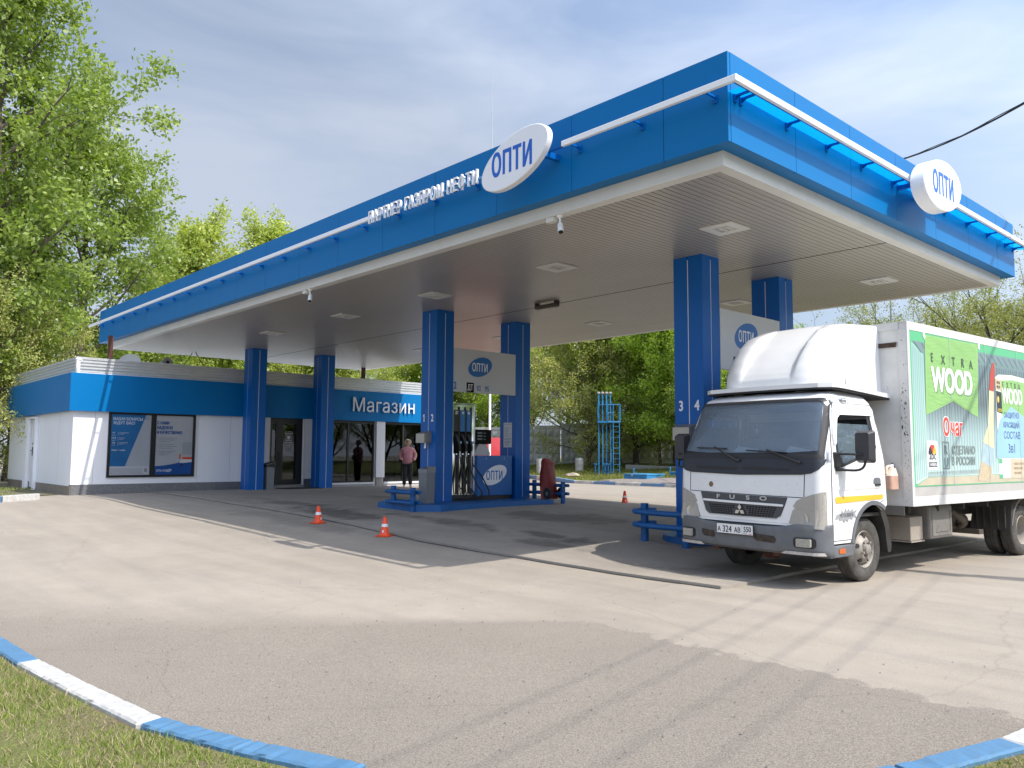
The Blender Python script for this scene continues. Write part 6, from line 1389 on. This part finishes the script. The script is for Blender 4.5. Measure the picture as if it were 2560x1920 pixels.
# ---------------------------------------------------------------- trees
BARK=mat('bark_grey_brown',(.13,.105,.08),.95,noise=(6,.45),bump=(18,.6))
BARKD=mat('bark_dark',(.055,.045,.035),.95,noise=(6,.4),bump=(18,.6))
LEAFS={'poplar':[(.12,.18,.03),(.20,.28,.045),(.29,.36,.075),(.44,.50,.18)],'yellow':[(.23,.28,.04),(.34,.40,.07),(.44,.48,.11),(.52,.54,.20)],'olive':[(.20,.225,.05),(.32,.335,.085),(.43,.43,.14),(.50,.48,.20)],
'bright':[(.17,.26,.02),(.29,.41,.035),(.40,.52,.06),(.50,.58,.12)],'willow':[(.15,.17,.045),(.25,.265,.075),(.34,.34,.12),(.42,.40,.18)],'shade':[(.13,.19,.025),(.22,.295,.04),(.31,.38,.07),(.42,.47,.11)]}
def grow(seed,H,R,base,nlimb,up,leaf,nleaf,kind,twigs=5,subs=7,trunk_r=.22,multi=1,droop=0,spread=.30,prof=None,bark=None,bare=0):
    """trunk, limbs, side branches and twigs grown outward; leaves sit in clumps round the twigs. Returns (trunk mesh, crown mesh)."""
    r=np.random.RandomState(seed); tm=MB(); tips=[]
    prof=prof or (lambda t: math.sin(PI*min(1,.18+.82*t))**.7)
    def path(p,d,L,n,wob,bend):
        P=[Vector(p)]; d=Vector(d).normalized()
        for i in range(n):
            d=(d+Vector(r.normal(0,wob,3))+Vector((0,0,bend))).normalized(); P.append(P[-1]+d*L/n)
        return P
    trunks=[]
    for k in range(multi):
        d=Vector((0,0,1)) if multi==1 else Vector((.35*math.cos(2.4*k+seed),.35*math.sin(2.4*k+seed),1))
        T=path((0,0,-.2),d,H*.92,9,.045,.05); trunks.append(T)
        tm.tube(T,[trunk_r*(1-.88*i/9)*(1 if multi==1 else .75) for i in range(10)],8,False)
    for T in trunks:
        for k in range(nlimb//multi):
            t=(k+.5)/(nlimb//multi); h=base+(1-base)*t*.96; x=h*9; i=min(int(x),8); p=T[i].lerp(T[i+1],x-i)
            az=2.39996*k+seed+r.normal(0,.3); el=up+(.25+.5*t)*.5+r.normal(0,.12)
            L=R*prof(t)*(.75+.5*r.rand())
            d=(math.cos(az)*math.cos(el),math.sin(az)*math.cos(el),math.sin(el))
            B=path(p,d,L,6,.10,.06-droop)
            r0=trunk_r*.38*(1-.6*t)*min(1,L/3+.3); tm.tube(B,[max(.012,r0*(1-.85*j/6)) for j in range(7)],5,False)
            for s in range(subs):
                q=.25+.75*(s+r.rand()*.8)/subs; x=q*6; j=min(int(x),5); sp=B[j].lerp(B[j+1],min(1,x-j))
                dd=(B[j+1]-B[j]).normalized()+Vector(r.normal(0,.6,3)); dd.z+=.12-droop*2
                S=path(sp,dd,L*(.22+.22*r.rand())+.35,4,.14,.03-droop*1.5); tm.tube(S,[.022,.016,.011,.007,.004],3,False)
                for w in range(twigs):
                    y=.2+.8*r.rand(); a=y*4; b=min(int(a),3); wp=S[b].lerp(S[b+1],min(1,a-b))
                    tw=path(wp,(S[b+1]-S[b]).normalized()+Vector(r.normal(0,.7,3)),.45+.5*r.rand(),2,.2,-droop)
                    if bare and r.rand()<bare: tm.tube(tw,[.009,.006,.003],3,False); continue
                    tips.append((wp,tw[1])); tips.append((tw[1],tw[2]))
    A=np.array([t[0] for t in tips]); Bv=np.array([t[1] for t in tips]); n=nleaf
    idx=r.randint(0,len(tips),n); f=r.rand(n,1); c=A[idx]*(1-f)+Bv[idx]*f+r.normal(0,spread*.5,(n,3))
    a=r.normal(0,1,(n,3)); a/=np.linalg.norm(a,axis=1)[:,None]; b=np.cross(a,r.normal(0,1,(n,3))); b/=np.linalg.norm(b,axis=1)[:,None]
    s=leaf*(.6+.7*r.rand(n,1)); V=np.zeros((n,4,3)); V[:,0]=c-a*s; V[:,1]=c+b*s*.55; V[:,2]=c+a*s; V[:,3]=c-b*s*.55
    clump=r.rand(len(tips)); tone=np.clip(clump[idx]*.65+r.rand(n)*.35,0,1)
    o=rawmesh('crown',V.reshape(-1,3),4,leafmat('leaf_'+kind,LEAFS[kind],.5,.04),r)
    o.data.attributes['tone'].data.foreach_set('value',tone.astype(np.float32))
    cm=o.data; bpy.data.objects.remove(o)
    t=tm.obj('trunk',bark or BARK); tmesh=t.data; bpy.data.objects.remove(t)
    return tmesh,cm
def tree(src,x,y,label,s=1,rz=0,name='tree',group='trees round the filling station',z=None):
    t=thing(name,label,'tree',(x,y,gz(x,y) if z is None else z),rz,group); t.scale=(s if not isinstance(s,tuple) else s[0],s if not isinstance(s,tuple) else s[0],s if not isinstance(s,tuple) else s[1])
    for nm,me in (('trunk',src[0]),('crown',src[1])):
        o=bpy.data.objects.new(nm,me); COL.objects.link(o); o.parent=t
    return t
def pol(px,dist):
    a=YAW+math.atan((1280-px)/FPX); return dist*math.cos(a),dist*math.sin(a)
def trees():
    pop=grow(3,24,5.6,.10,46,.35,.105,64000,'poplar',6,8,.34,spread=.42)
    pop2=grow(8,17,4.8,.12,38,.40,.10,42000,'poplar',6,8,.26,spread=.40)
    yel=grow(5,14,4.2,.22,30,.75,.10,17000,'yellow',4,6,.16,spread=.35)
    sha=grow(11,9,3.6,.16,28,.40,.075,42000,'shade',5,7,.17,spread=.36)
    yel2=grow(14,10,4.2,.20,28,.45,.065,40000,'yellow',5,7,.17,spread=.34)
    oli=grow(17,9.5,4.0,.06,34,.25,.052,50000,'olive',6,8,.18,spread=.30,bare=.30,droop=.03)
    bri=grow(23,11,4.4,.10,36,.30,.07,75000,'bright',6,8,.2,spread=.38)
    wil=grow(29,11,6.0,.20,30,.55,.055,34000,'willow',6,8,.26,multi=3,spread=.30,bark=BARKD,bare=.1,droop=.02)
    T=lambda src,px,d,label,s=1,rz=0,name='tree': tree(src,*pol(px,d),label,s,rz,name)
    T(pop,-40,37,'tall leafy poplar at the left frame edge behind the shop side wall',1.0,.4,'poplar_tree')
    T(pop2,190,41,'broad poplar rising behind the shop left corner',1.0,1.3,'poplar_tree')
    T(pop2,-190,40,'leafy poplar mostly outside the left frame edge',1.0,5.0,'poplar_tree')
    T(yel2,20,39,'low yellow green tree right behind the shop back corner',.72,2.0)
    T(oli,-60,35,'dull olive bare twigged tree at the left frame edge behind the shop',.85,.7)
    T(yel,520,50,'pale yellow green tree showing above the canopy far end, left of the pair',1.10,.5)
    T(yel,680,54,'pale yellow green tree showing above the canopy far end, right of the pair',1.18,2.2)
    T(yel,400,52,'thin pale green tree between the poplars and the canopy far end',1.0,3.9)
    T(sha,330,46,'green tree behind the shop roof by the satellite dish',.9,1)
    T(yel2,440,50,'yellow green tree behind the shop roof by the loudspeaker',.80,.4)
    T(sha,560,50,'dark green tree behind the shop roof at the column by the poster cases',.85,2.6)
    T(yel2,680,50,'bright yellow green tree between the two shop columns',.85,1.8)
    T(sha,800,52,'green tree behind the shop roof left of the shop lettering',.88,4.1)
    T(yel2,910,49,'yellow green tree behind the roof above the shop lettering',.86,5.2)
    T(bri,1010,52,'leafy green tree behind the shop right end',.75,.9)
    T(sha,1110,50,'dark green tree seen behind the dispenser nozzles',.95,3.0)
    T(bri,1215,52,'green tree behind the hanging sign over the dispenser',.78,2.0)
    T(yel2,1330,53,'bright yellow green tree beside the concrete fence',1.08,.2)
    T(yel2,1420,52,'tall airy yellow tree behind the concrete fence',1.15,2.9)
    T(oli,1470,45,'bushy olive tree drooping over the white concrete cylinder',.98,1.1)
    T(oli,1590,46,'twiggy olive tree behind the blue vent pipes',1.08,3.7)
    T(sha,1545,46,'dark shaded tree deep behind the vent pipes',1.0,.3)
    T(bri,1690,44,'dense bright green tree beside the column marked 3 and 4',1.02,1.7)
    T(bri,1790,42,'dense green tree behind the column and truck cab',.95,3.2)
    T(sha,1650,44,'low dark green undergrowth tree left of the second column',.62,5.5)
    T(sha,1760,40,'low dark green undergrowth tree behind the truck cab',.66,2.2)
    T(bri,1900,46,'green tree hidden behind the truck fairing',.72,4.6)
    T(wil,2290,31,'willow with dark forked stems behind the truck body',.56,.2,'willow_tree')
    T(wil,2440,29,'willow at the right frame edge behind the truck body',.54,2.5,'willow_tree')
    T(wil,2590,26,'taller willow cut by the right frame edge beyond the canopy corner',.56,4.4,'willow_tree')
    T(oli,2160,44,'small olive tree far behind the truck, left of the willows',.66,4.4)
    for x,y,k,s in ((20,12,bri,1.1),(18,22,bri,1.0),(16,30,sha,1.2),(19,38,bri,1.1),(14,45,sha,1.2),(24,4,sha,1.1),(24,17,sha,1.2),(22,27,bri,1.2)): tree(k,x,y,'tree across the road out of the picture',s,x,group='trees across the road')
trees()
# ---------------------------------------------------------------- concrete fence, masts, verge furniture
def fence():
    P0=Vector((-33.85,35.22,0)); d=Vector((.745,.667,0)).normalized(); n=Vector((d.y,-d.x,0))
    t=thing('concrete_fence','grey concrete panel fence with relief pattern behind the verge trees','fence',(P0.x,P0.y,gz(P0.x,P0.y)))
    m0=mat('fence_concrete',(.52,.51,.49),.9,noise=(2.5,.35),bump=(20,.4))
    for k in range(-7,9):
        a=P0+d*(3.0*k); z=gz(a.x,a.y)-.1
        M=Matrix(((d.x,n.x,0,a.x),(d.y,n.y,0,a.y),(0,0,1,z),(0,0,0,1)))
        q=MB(); q.box((.02,-.05,0),(2.84,.05,2.55),M); 
        q.box((.02,.051,2.40),(2.84,.09,2.55),M); q.box((.02,.051,.0),(2.84,.09,.28),M)
        for i in range(7):
            for j in range(4):
                x0=.06+.395*i; z0=.31+.52*j; x1=x0+.38; z1=z0+.50
                q.add([(x0,.052,z0),(x1,.052,z0),(x1,.052,z1),(x0,.052,z1),((x0+x1)/2,.15,(z0+z1)/2-.06)],[(0,1,4),(1,2,4),(2,3,4),(3,0,4)],False,M)
        q.obj('fence_panel',m0,t,True)
        q=MB(); q.box((-.11,-.09,0),(.015,.13,2.62),M); q.obj('fence_post',m0,t,True)
    # brown board fence bits and sheds left of the shop
    t=thing('grey_shed','dark grey board shed at the left frame edge behind the shop','shed',(-38,4.2,gz(-38,4.2)))
    q=MB()
    for k in range(11): q.box((-.06,-5.2,.25*k),(0.0+.012*(k%2),2.0,.25*k+.235))
    q.obj('board_wall',mat('shed_grey',(.12,.12,.13),.7,noise=(1.5,.3)),t)
    q=MB(); q.box((-3,-5.3,2.76),(.25,2.1,2.86)); q.obj('roof',DGREY,t); q=MB(); q.box((-2.9,-5.15,0),(-.07,1.95,2.75)); q.obj('shed_body',DGREY,t)
fence()
def masts():
    x,y=-26.4,22.9; z=gz(x,y)
    t=thing('lightning_mast','thin white lightning mast rising behind the canopy','mast',(x,y,z))
    q=MB(); q.cyl((0,0,-.1),(0,0,4.5),.058,.05,14); q.obj('lower_pole',WHITE,t); q=MB(); q.cyl((0,0,4.5),(0,0,11.8),.035,.03,10); q.obj('middle_pole',mat('mast_grey',(.42,.43,.44),.5,metal=.3),t); q=MB(); q.cyl((0,0,11.8),(0,0,15.8),.02,.016,8); q.cyl((0,0,15.8),(0,0,18.9),.013,.008,6); q.obj('tip_rod',MATS['mast_grey'],t)
    x,y=pol(2238,31); z=gz(x,y)
    t=thing('lamp_post','slim grey lamp post behind the truck body','lamp post',(x,y,z)); q=MB(); q.cyl((0,0,-.1),(0,0,8.6),.06,.03,12); q.obj('pole',mat('galvanised_grey',(.40,.42,.45),.45,metal=.5),t); q=MB(); q.box((-.1,-.5,8.55),(.1,.1,8.65),bev=.02); q.obj('lamp_head',GREYM,t)
    # wooden utility pole with a strut, outside the frame on the right, and the wires it carries
    bx_,by=2.25,12.8; z=gz(bx_,by); t=thing('utility_pole','strutted utility pole beside the truck lane outside the right frame edge','utility pole',(bx_,by,z))
    q=MB(); q.cyl((0,0,-.2),(0,0,9.0),.14,.10,12); q.obj('pole',CONC,t); q=MB(); q.cyl((.1,.95,-.2),(0,.08,7.6),.14,.10,12); q.obj('strut',CONC,t); q=MB(); q.box((-.75,-.05,8.7),(.75,.05,8.8)); [q.cyl((x,0,8.8),(x,0,8.95),.03,n=8) for x in (-.7,-.25,.25,.7)]; q.obj('crossarm',GREYM,t)
    for i,x in enumerate((-.7,-.25,.25,.7)):
        for j,(ex,ey,ez) in enumerate(((5.9,-13.5,8.6),)):
            A=Vector((bx_+x,by,z+8.95)); B=Vector((ex+x,ey,ez)); q=MB(); q.tube([A.lerp(B,k/16)+Vector((0,0,-.9*math.sin(PI*k/16))) for k in range(17)],.008,6); solo('overhead_wire',q,BLACKM,'overhead wire above the camera outside the picture','wire','wires overhead',A)
    q=MB(); q.cyl((5.9,-13.5,-.5),(5.9,-13.5,8.9),.14,.1,12); q.box((5.1,-13.55,8.5),(6.7,-13.45,8.6)); solo('utility_pole',q,CONC,'utility pole behind the camera','utility pole',None,(5.9,-13.5,-.4))
masts()
def verge():
    for x,y,l,h in ((-28.76,31.15,'white concrete cylinder under the drooping olive tree',.70),(-29.45,28.99,'white concrete cylinder half hidden by the red cover',.78)):
        t=thing('concrete_cylinder',l,'bollard',(x,y,gz(x,y)-.03),0,'white concrete cylinders on the verge'); q=MB(); q.lathe([(.0,0),(.215,0),(.215,h),(.20,h+.01),(0,h+.01)],26); q.obj('shaft',KS,t); q=MB(); q.lathe([(0,.012+h),(.19,.012+h),(.2,.03+h),(.19,.045+h),(0,.05+h)],26); q.tube([(.1,0,h+.05),(.1,0,h+.10),(-.1,0,h+.10),(-.1,0,h+.05)],.014,6); q.obj('cap',mat('cap_dull_green',(.08,.14,.11),.5),t)
    # vent pipe rack
    B=Vector((-25.80,29.95,0)); d=Vector((.69,.72,0)).normalized(); z=gz(B.x,B.y)
    t=thing('vent_rack','blue vent pipe rack with ladder and caged platform on the verge','vent pipes',(B.x,B.y,z-.05),math.atan2(d.y,d.x))
    for k in range(4):
        x=-.42+.19*k; q=MB(); q.cyl((x,0,0),(x,0,3.95),.03,n=10); q.cyl((x,0,3.45),(x,0,3.62),.045,n=10); q.cyl((x,0,3.75),(x,0,3.95),.04,n=10); p=q.obj('vent_pipe',PIPEB,t)
        q=MB(); q.lathe([(.045,3.95),(.085,3.97),(.085,4.02),(.05,4.06),(.0,4.065)],14,Matrix.Translation((x,0,0))); q.obj('vent_cap',mat('vent_cap_grey',(.30,.27,.25),.6),p)
    q=MB()
    for x in (.26,.56): q.box((x-.018,-.25,0),(x+.018,-.215,3.48))
    for k in range(9): q.cyl((.26,-.23,.28+.26*k),(.56,-.23,.28+.26*k),.011,n=6)
    q.obj('ladder',PIPEB,t)
    q=MB()
    for a,b in (((-.46,.35),(-.46,-.05)),((-.46,.35),(.0,-.25)),((.0,-.25),(.6,-.25)),((-.0,-.25),(-.46,-.05))):
        for zz in (2.57,2.6,3.42): q.cyl((a[0],a[1],zz),(b[0],b[1],zz),.02,n=6)
    for x,y in ((-.0,-.25),(.6,-.25),(-.46,.1),(.26,-.25)): q.cyl((x,y,2.57),(x,y,3.44),.022,n=6)
    q.cyl((0,-.25,3.02),(.3,-.25,3.02),.02,n=6); q.box((-.46,-.24,2.55),(.6,.3,2.57)); q.obj('platform_cage',PIPEB,t)
    for k,x in enumerate((-.60,-.14,.02)):
        q=MB(); q.cyl((x,-.12,0),(x,-.12,.55),.035,n=10); q.cyl((x-.08,-.12,.55),(x+.05,-.12,.55),.03,n=8); q.lathe([(.06,.22),(.06,.26)],10,Matrix.Translation((x,-.12,0))); q.lathe([(0,.5),(.05,.5),(.05,.6),(0,.6)],10,Matrix.Translation((x+.05,-.12,0))); q.obj('valve',mat('valve_blue',(.01,.09,.22),.5),t)
    # tank hatches
    def hatch(x,y,rz,w,l,h,label):
        t=thing('tank_hatch',label,'tank hatch',(x,y,gz(x,y)-.05),rz,'blue tank hatches'); q=MB(); q.box((0,0,-.1),(w,l,h)); q.obj('box',PIPEB,t); q=MB(); q.sheet([(-.03,-.03),(w+.03,-.03),(w+.03,l+.03),(-.03,l+.03)],(),lambda a,b:(a,b,h+.04),lambda a,b:(a,b,h+.003)); q.obj('lid',mat('hatch_lid_blue',(.07,.30,.55),.45,noise=(6,.15)),t)
        q=MB(); q.tube([(w*.1,l*.4,h+.04),(w*.1,l*.4,h+.10),(w*.25,l*.4,h+.10),(w*.25,l*.4,h+.04)],.012,6); q.box((w*.35,-.045,h-.06),(w*.42,-.031,h+.03)); q.obj('handle',STEEL,t)
    hatch(-23.0,27.8,.12,1.15,1.5,.27,'wide blue tank hatch box beside the gravel heap')
    hatch(-21.95,29.75,.12,1.0,1.3,.24,'blue tank hatch box half hidden behind the column marked 3 and 4')
    for x,y,l in ((-23.35,28.9,'short blue pipe stub at the left end of the wide tank hatch'),(-22.3,30.2,'short blue pipe stub beside the half hidden tank hatch')):
        q=MB(); z=gz(x,y); q.cyl((x,y,z-.1),(x,y,z+.34),.03,n=10); q.cyl((x,y,z+.34),(x,y,z+.42),.045,n=10); solo('pipe_stub',q,PIPEB,l,'pipe','blue pipe stubs',(x,y,z))
    # pale stone and slab
    q=MB(); r=random.Random(6); bm=bmesh.new(); bmesh.ops.create_icosphere(bm,subdivisions=2,radius=.5)
    for v in bm.verts: v.co=Vector((v.co.x*.95,v.co.y*.6,v.co.z*.24))*(1+.18*r.gauss(0,1)*.6)
    q.bm(bm,Matrix.Translation((-26.6,28.35,gz(-26.6,28.35)+.05))); solo('stone',q,mat('pale_stone',(.50,.42,.34),.9,noise=(6,.3),bump=(14,.6)),'pale flat stone on the far verge','stone',None,(-26.6,28.35,gz(-26.6,28.35)))
    q=MB(); z=gz(-26.0,33.4); q.box((-1.3,-.2,-.1),(1.3,.2,.2),Matrix.Translation((-26.0,33.6,z))@Matrix.Rotation(.5,4,'Z')@Matrix.Rotation(.03,4,'Y'),bev=.03); q.tube([(-26.7,33.2,z+.2),(-26.7,33.2,z+.28),(-26.6,33.25,z+.28),(-26.6,33.25,z+.2)],.012,6); solo('concrete_slab',q,CONC,'long pale concrete slab lying under the trees by the vent rack','slab',None,(-26.0,33.6,z))
verge()
# black cable over the canopy
def cable():
    q=MB(); A=Vector((2.25,12.8,8.95)); B=Vector((-15.54,34.66,13.77)); n=24
    pts=[A.lerp(B,k/n)+Vector((0,0,-1.08*math.sin(PI*k/n))) for k in range(n+1)]; q.tube(pts,.027,8); q.tube([p+Vector((0,0,.036+.02*math.sin(k*1.7))) for k,p in enumerate(pts)],.012,6)
    solo('overhead_cable',q,BLACKM,'thick black cable running over the canopy to the right','cable',None,A)
cable()
# ---------------------------------------------------------------- cars behind
def car(name,label,x,y,rz,paint,van=False):
    t=thing(name,label,'van' if van else 'car',(x,y,gz(x,y)),rz,None)
    pr=[(-2.1,.35),(2.1,.35),(2.2,.6),(2.1,.85),(1.0,1.0),(.35,1.42 if not van else 1.85),(-1.5,1.42 if not van else 1.9),(-2.05,.95),(-2.2,.6)]
    if van: pr=[(-2.3,.35),(2.3,.35),(2.4,.7),(2.2,1.05),(1.6,1.2),(1.0,1.95),(-2.2,2.0),(-2.35,.9)]
    w=.86; q=MB()
    vs=[];n=len(pr)
    for s,k in ((-1,.93),(-.97,1),(.97,1),(1,.93)):
        for a,b in pr: vs.append((a*(1 if abs(s)<.98 else .985),s*w*(1 if b<1.05 else .86),.35+(b-.35)*k if abs(s)>.98 else b))
    fs=[(j*n+i,j*n+(i+1)%n,(j+1)*n+(i+1)%n,(j+1)*n+i) for j in range(3) for i in range(n)]; q.add(vs,fs,True); q.add(vs[:n],[tuple(range(n))]); q.add(vs[-n:],[tuple(range(n))]); q.obj('body',paint,t)
    g=TGLASS
    for s in (1,-1):
        q=MB(); tp=1.36 if not van else 1.85; q.sheet([(.85 if not van else 1.45,1.05),(.35 if not van else 1.0,tp),(-1.35 if not van else -.2,tp),(-1.6 if not van else -.2,1.05)],(),lambda a,b:(a,s*(w*.93 if b<1.06 else w*.875),b)); q.obj('side_window',mat('car_window_dark',(.02,.03,.05),.1,coat=.5),t)
    for u in (1.35,-1.35):
        for s in (1,-1):
            M=Matrix.Translation((u,s*.76,.31))@Matrix.Rotation(-s*PI/2,4,'X'); q=MB(); q.lathe([(.17,-.09),(.28,-.09),(.31,-.06),(.31,.06),(.28,.09),(.19,.08)],24,M); wo=q.obj('wheel',BLACKM,t); q=MB(); q.lathe([(0,.07),(.08,.075),(.19,.06)],20,M); q.obj('rim',STEEL,wo)
    for s in (1,-1): q=MB(); q.box((2.12,s*.5-.16,.66),(2.17,s*.5+.16,.80),bev=.02); q.obj('headlight',WHITE,t)
    return t
car('red_van','red van glimpsed behind the dispenser display',-29.65,23.84,4.0,mat('car_red',(.45,.03,.03),.3,coat=.5),True)
car('silver_car','silver car nose at the left frame edge beside the shop',-36.2,5.4,-.2,mat('car_silver',(.45,.47,.50),.25,metal=.7,coat=.5))
# ---------------------------------------------------------------- woman at the shop window
def skin(name,nodes,edges,m,parent,levels=2,root=0):
    me=bpy.data.meshes.new(name); me.from_pydata([n[:3] for n in nodes],edges,[]); o=bpy.data.objects.new(name,me); COL.objects.link(o)
    md=o.modifiers.new('s','SKIN'); md.use_smooth_shade=True
    if not me.skin_vertices:
        bpy.context.view_layer.objects.active=o; 
    for i,n in enumerate(nodes):
        sv=me.skin_vertices[0].data[i]; r=n[3] if isinstance(n[3],tuple) else (n[3],n[3]); sv.radius=r; sv.use_root=(i==root)
    sb=o.modifiers.new('b','SUBSURF'); sb.levels=levels; sb.render_levels=levels
    dg=bpy.context.evaluated_depsgraph_get(); m2=bpy.data.meshes.new_from_object(o.evaluated_get(dg)); bpy.data.objects.remove(o,do_unlink=True)
    m2.materials.clear(); m2.materials.append(m); m2.polygons.foreach_set('use_smooth',[True]*len(m2.polygons)); m2.name=name
    o=bpy.data.objects.new(name,m2); COL.objects.link(o); o.parent=parent; return o
def woman():
    x,y=-23.8,16.78; t=thing('person','woman in pink jacket and black trousers standing by the shop window, hands in pockets','person',(x,y,gz(x,y)+.0),-.52)
    SK=mat('skin',(.50,.29,.21),.55); JK=mat('pink_jacket',(.50,.22,.26),.8,noise=(9,.2),bump=(14,.7)); TR=mat('black_trousers',(.014,.014,.017),.8,bump=(12,.6)); SH=mat('pale_shoes',(.55,.52,.48),.6); HR=mat('blonde_hair',(.70,.60,.42),.7,noise=(30,.3))
    # body facing +x; y is her left
    N=[(0,0,.92,(.10,.08)),(0,0,1.08,(.10,.08)),(0,0,1.25,(.12,.09)),(-.01,0,1.38,(.14,.09)),(-.01,0,1.45,.055),(.005,0,1.50,.052),(.012,0,1.555,(.070,.085)),(.014,0,1.62,(.074,.092)),(.008,0,1.67,(.055,.065)),
       (0,.19,1.37,.06),(-.02,.30,1.17,.048),(.10,.26,1.02,.04),(.17,.19,.99,.035),(0,-.19,1.37,.06),(-.02,-.30,1.17,.048),(.10,-.26,1.02,.04),(.17,-.19,.99,.035),
       (.0,.09,.84,.095),(.02,.10,.48,.062),(0,.11,.10,.042),(.14,.13,.03,.03),(0,-.09,.84,.095),(.015,-.10,.48,.062),(-.01,-.11,.10,.042),(.13,-.13,.03,.03)]
    E=[(0,1),(1,2),(2,3),(3,4),(4,5),(5,6),(6,7),(7,8),(3,9),(9,10),(10,11),(11,12),(3,13),(13,14),(14,15),(15,16),(0,17),(17,18),(18,19),(19,20),(0,21),(21,22),(22,23),(23,24)]
    body=skin('body',N,E,SK,t)
    J=[(0,0,.80,(.185,.195)),(0,0,1.0,(.20,.205)),(0,0,1.22,(.195,.185)),(-.01,0,1.36,(.15,.13)),(-.01,0,1.44,(.085,.085)),(0,.17,1.36,.085),(-.03,.27,1.17,.07),(.08,.25,1.03,.06),(.16,.18,1.0,.055),(0,-.17,1.36,.085),(-.03,-.27,1.17,.07),(.08,-.25,1.03,.06),(.16,-.18,1.0,.055)]
    skin('jacket',J,[(0,1),(1,2),(2,3),(3,4),(3,5),(5,6),(6,7),(7,8),(3,9),(9,10),(10,11),(11,12)],JK,t)
    P=[(0,0,.97,(.15,.16)),(.0,.09,.80,.115),(.02,.10,.48,.085),(.0,.11,.09,.07),(0,-.09,.80,.115),(.015,-.10,.48,.085),(-.01,-.11,.09,.07)]
    skin('trousers',P,[(0,1),(1,2),(2,3),(0,4),(4,5),(5,6)],TR,t)
    for s in (1,-1): skin('shoe',[(-.04,s*.115,.045,.045),(.06,s*.122,.04,.045),(.15,s*.132,.03,.035)],[(0,1),(1,2)],SH,t,2)
    q=MB(); r=random.Random(4); vs=[];fs=[]; nu,nv=20,10
    for i in range(nv+1):
        th=PI*.78*i/nv
        for k in range(nu):
            a=2*PI*k/nu; fr=max(0,math.cos(a)); z=math.cos(th); rr=.118*(1+.06*r.gauss(0,1))
            if fr>.55 and i>4: th2=PI*.78*4.2/nv; z=math.cos(th2); vs.append((.0+rr*math.sin(th2)*math.cos(a)*.95,rr*math.sin(th2)*math.sin(a)*.95,1.615+.115*z)); continue
            vs.append((-.005+rr*math.sin(th)*math.cos(a),rr*math.sin(th)*math.sin(a)*1.02,1.615+.115*z-.015*(i>7)))
    for i in range(nv):
        for k in range(nu): fs.append((i*nu+k,i*nu+(k+1)%nu,(i+1)*nu+(k+1)%nu,(i+1)*nu+k))
    q.add(vs,fs,True); q.obj('hair',HR,t)
    q=MB(); [q.ell(s*.032,1.618,.011,.007,0,.003,frame((.090,0,0),(0,1,0),(0,0,1)),n=10) for s in (1,-1)]; q.obj('eyes',mat('eye_dark',(.03,.025,.02),.3),body)
    q=MB(); q.tube([(.085,0,1.622),(.105,0,1.595),(.112,0,1.583),(.088,0,1.577)],[.010,.014,.016,.008],8); q.obj('nose',SK,body)
    q=MB(); q.ell(0,1.555,.022,.006,0,.004,frame((.085,0,0),(0,1,0),(0,0,1)),n=12); q.obj('mouth',mat('lip',(.38,.13,.11),.5),body)
woman()
def offshade():
    src=grow(41,5.6,1.5,.45,12,.5,.05,2600,'shade',4,5,.06,spread=.22)
    tree(src,1.9,1.2,'young street tree beside the camera outside the picture',1,0,'young_tree',None)
offshade()
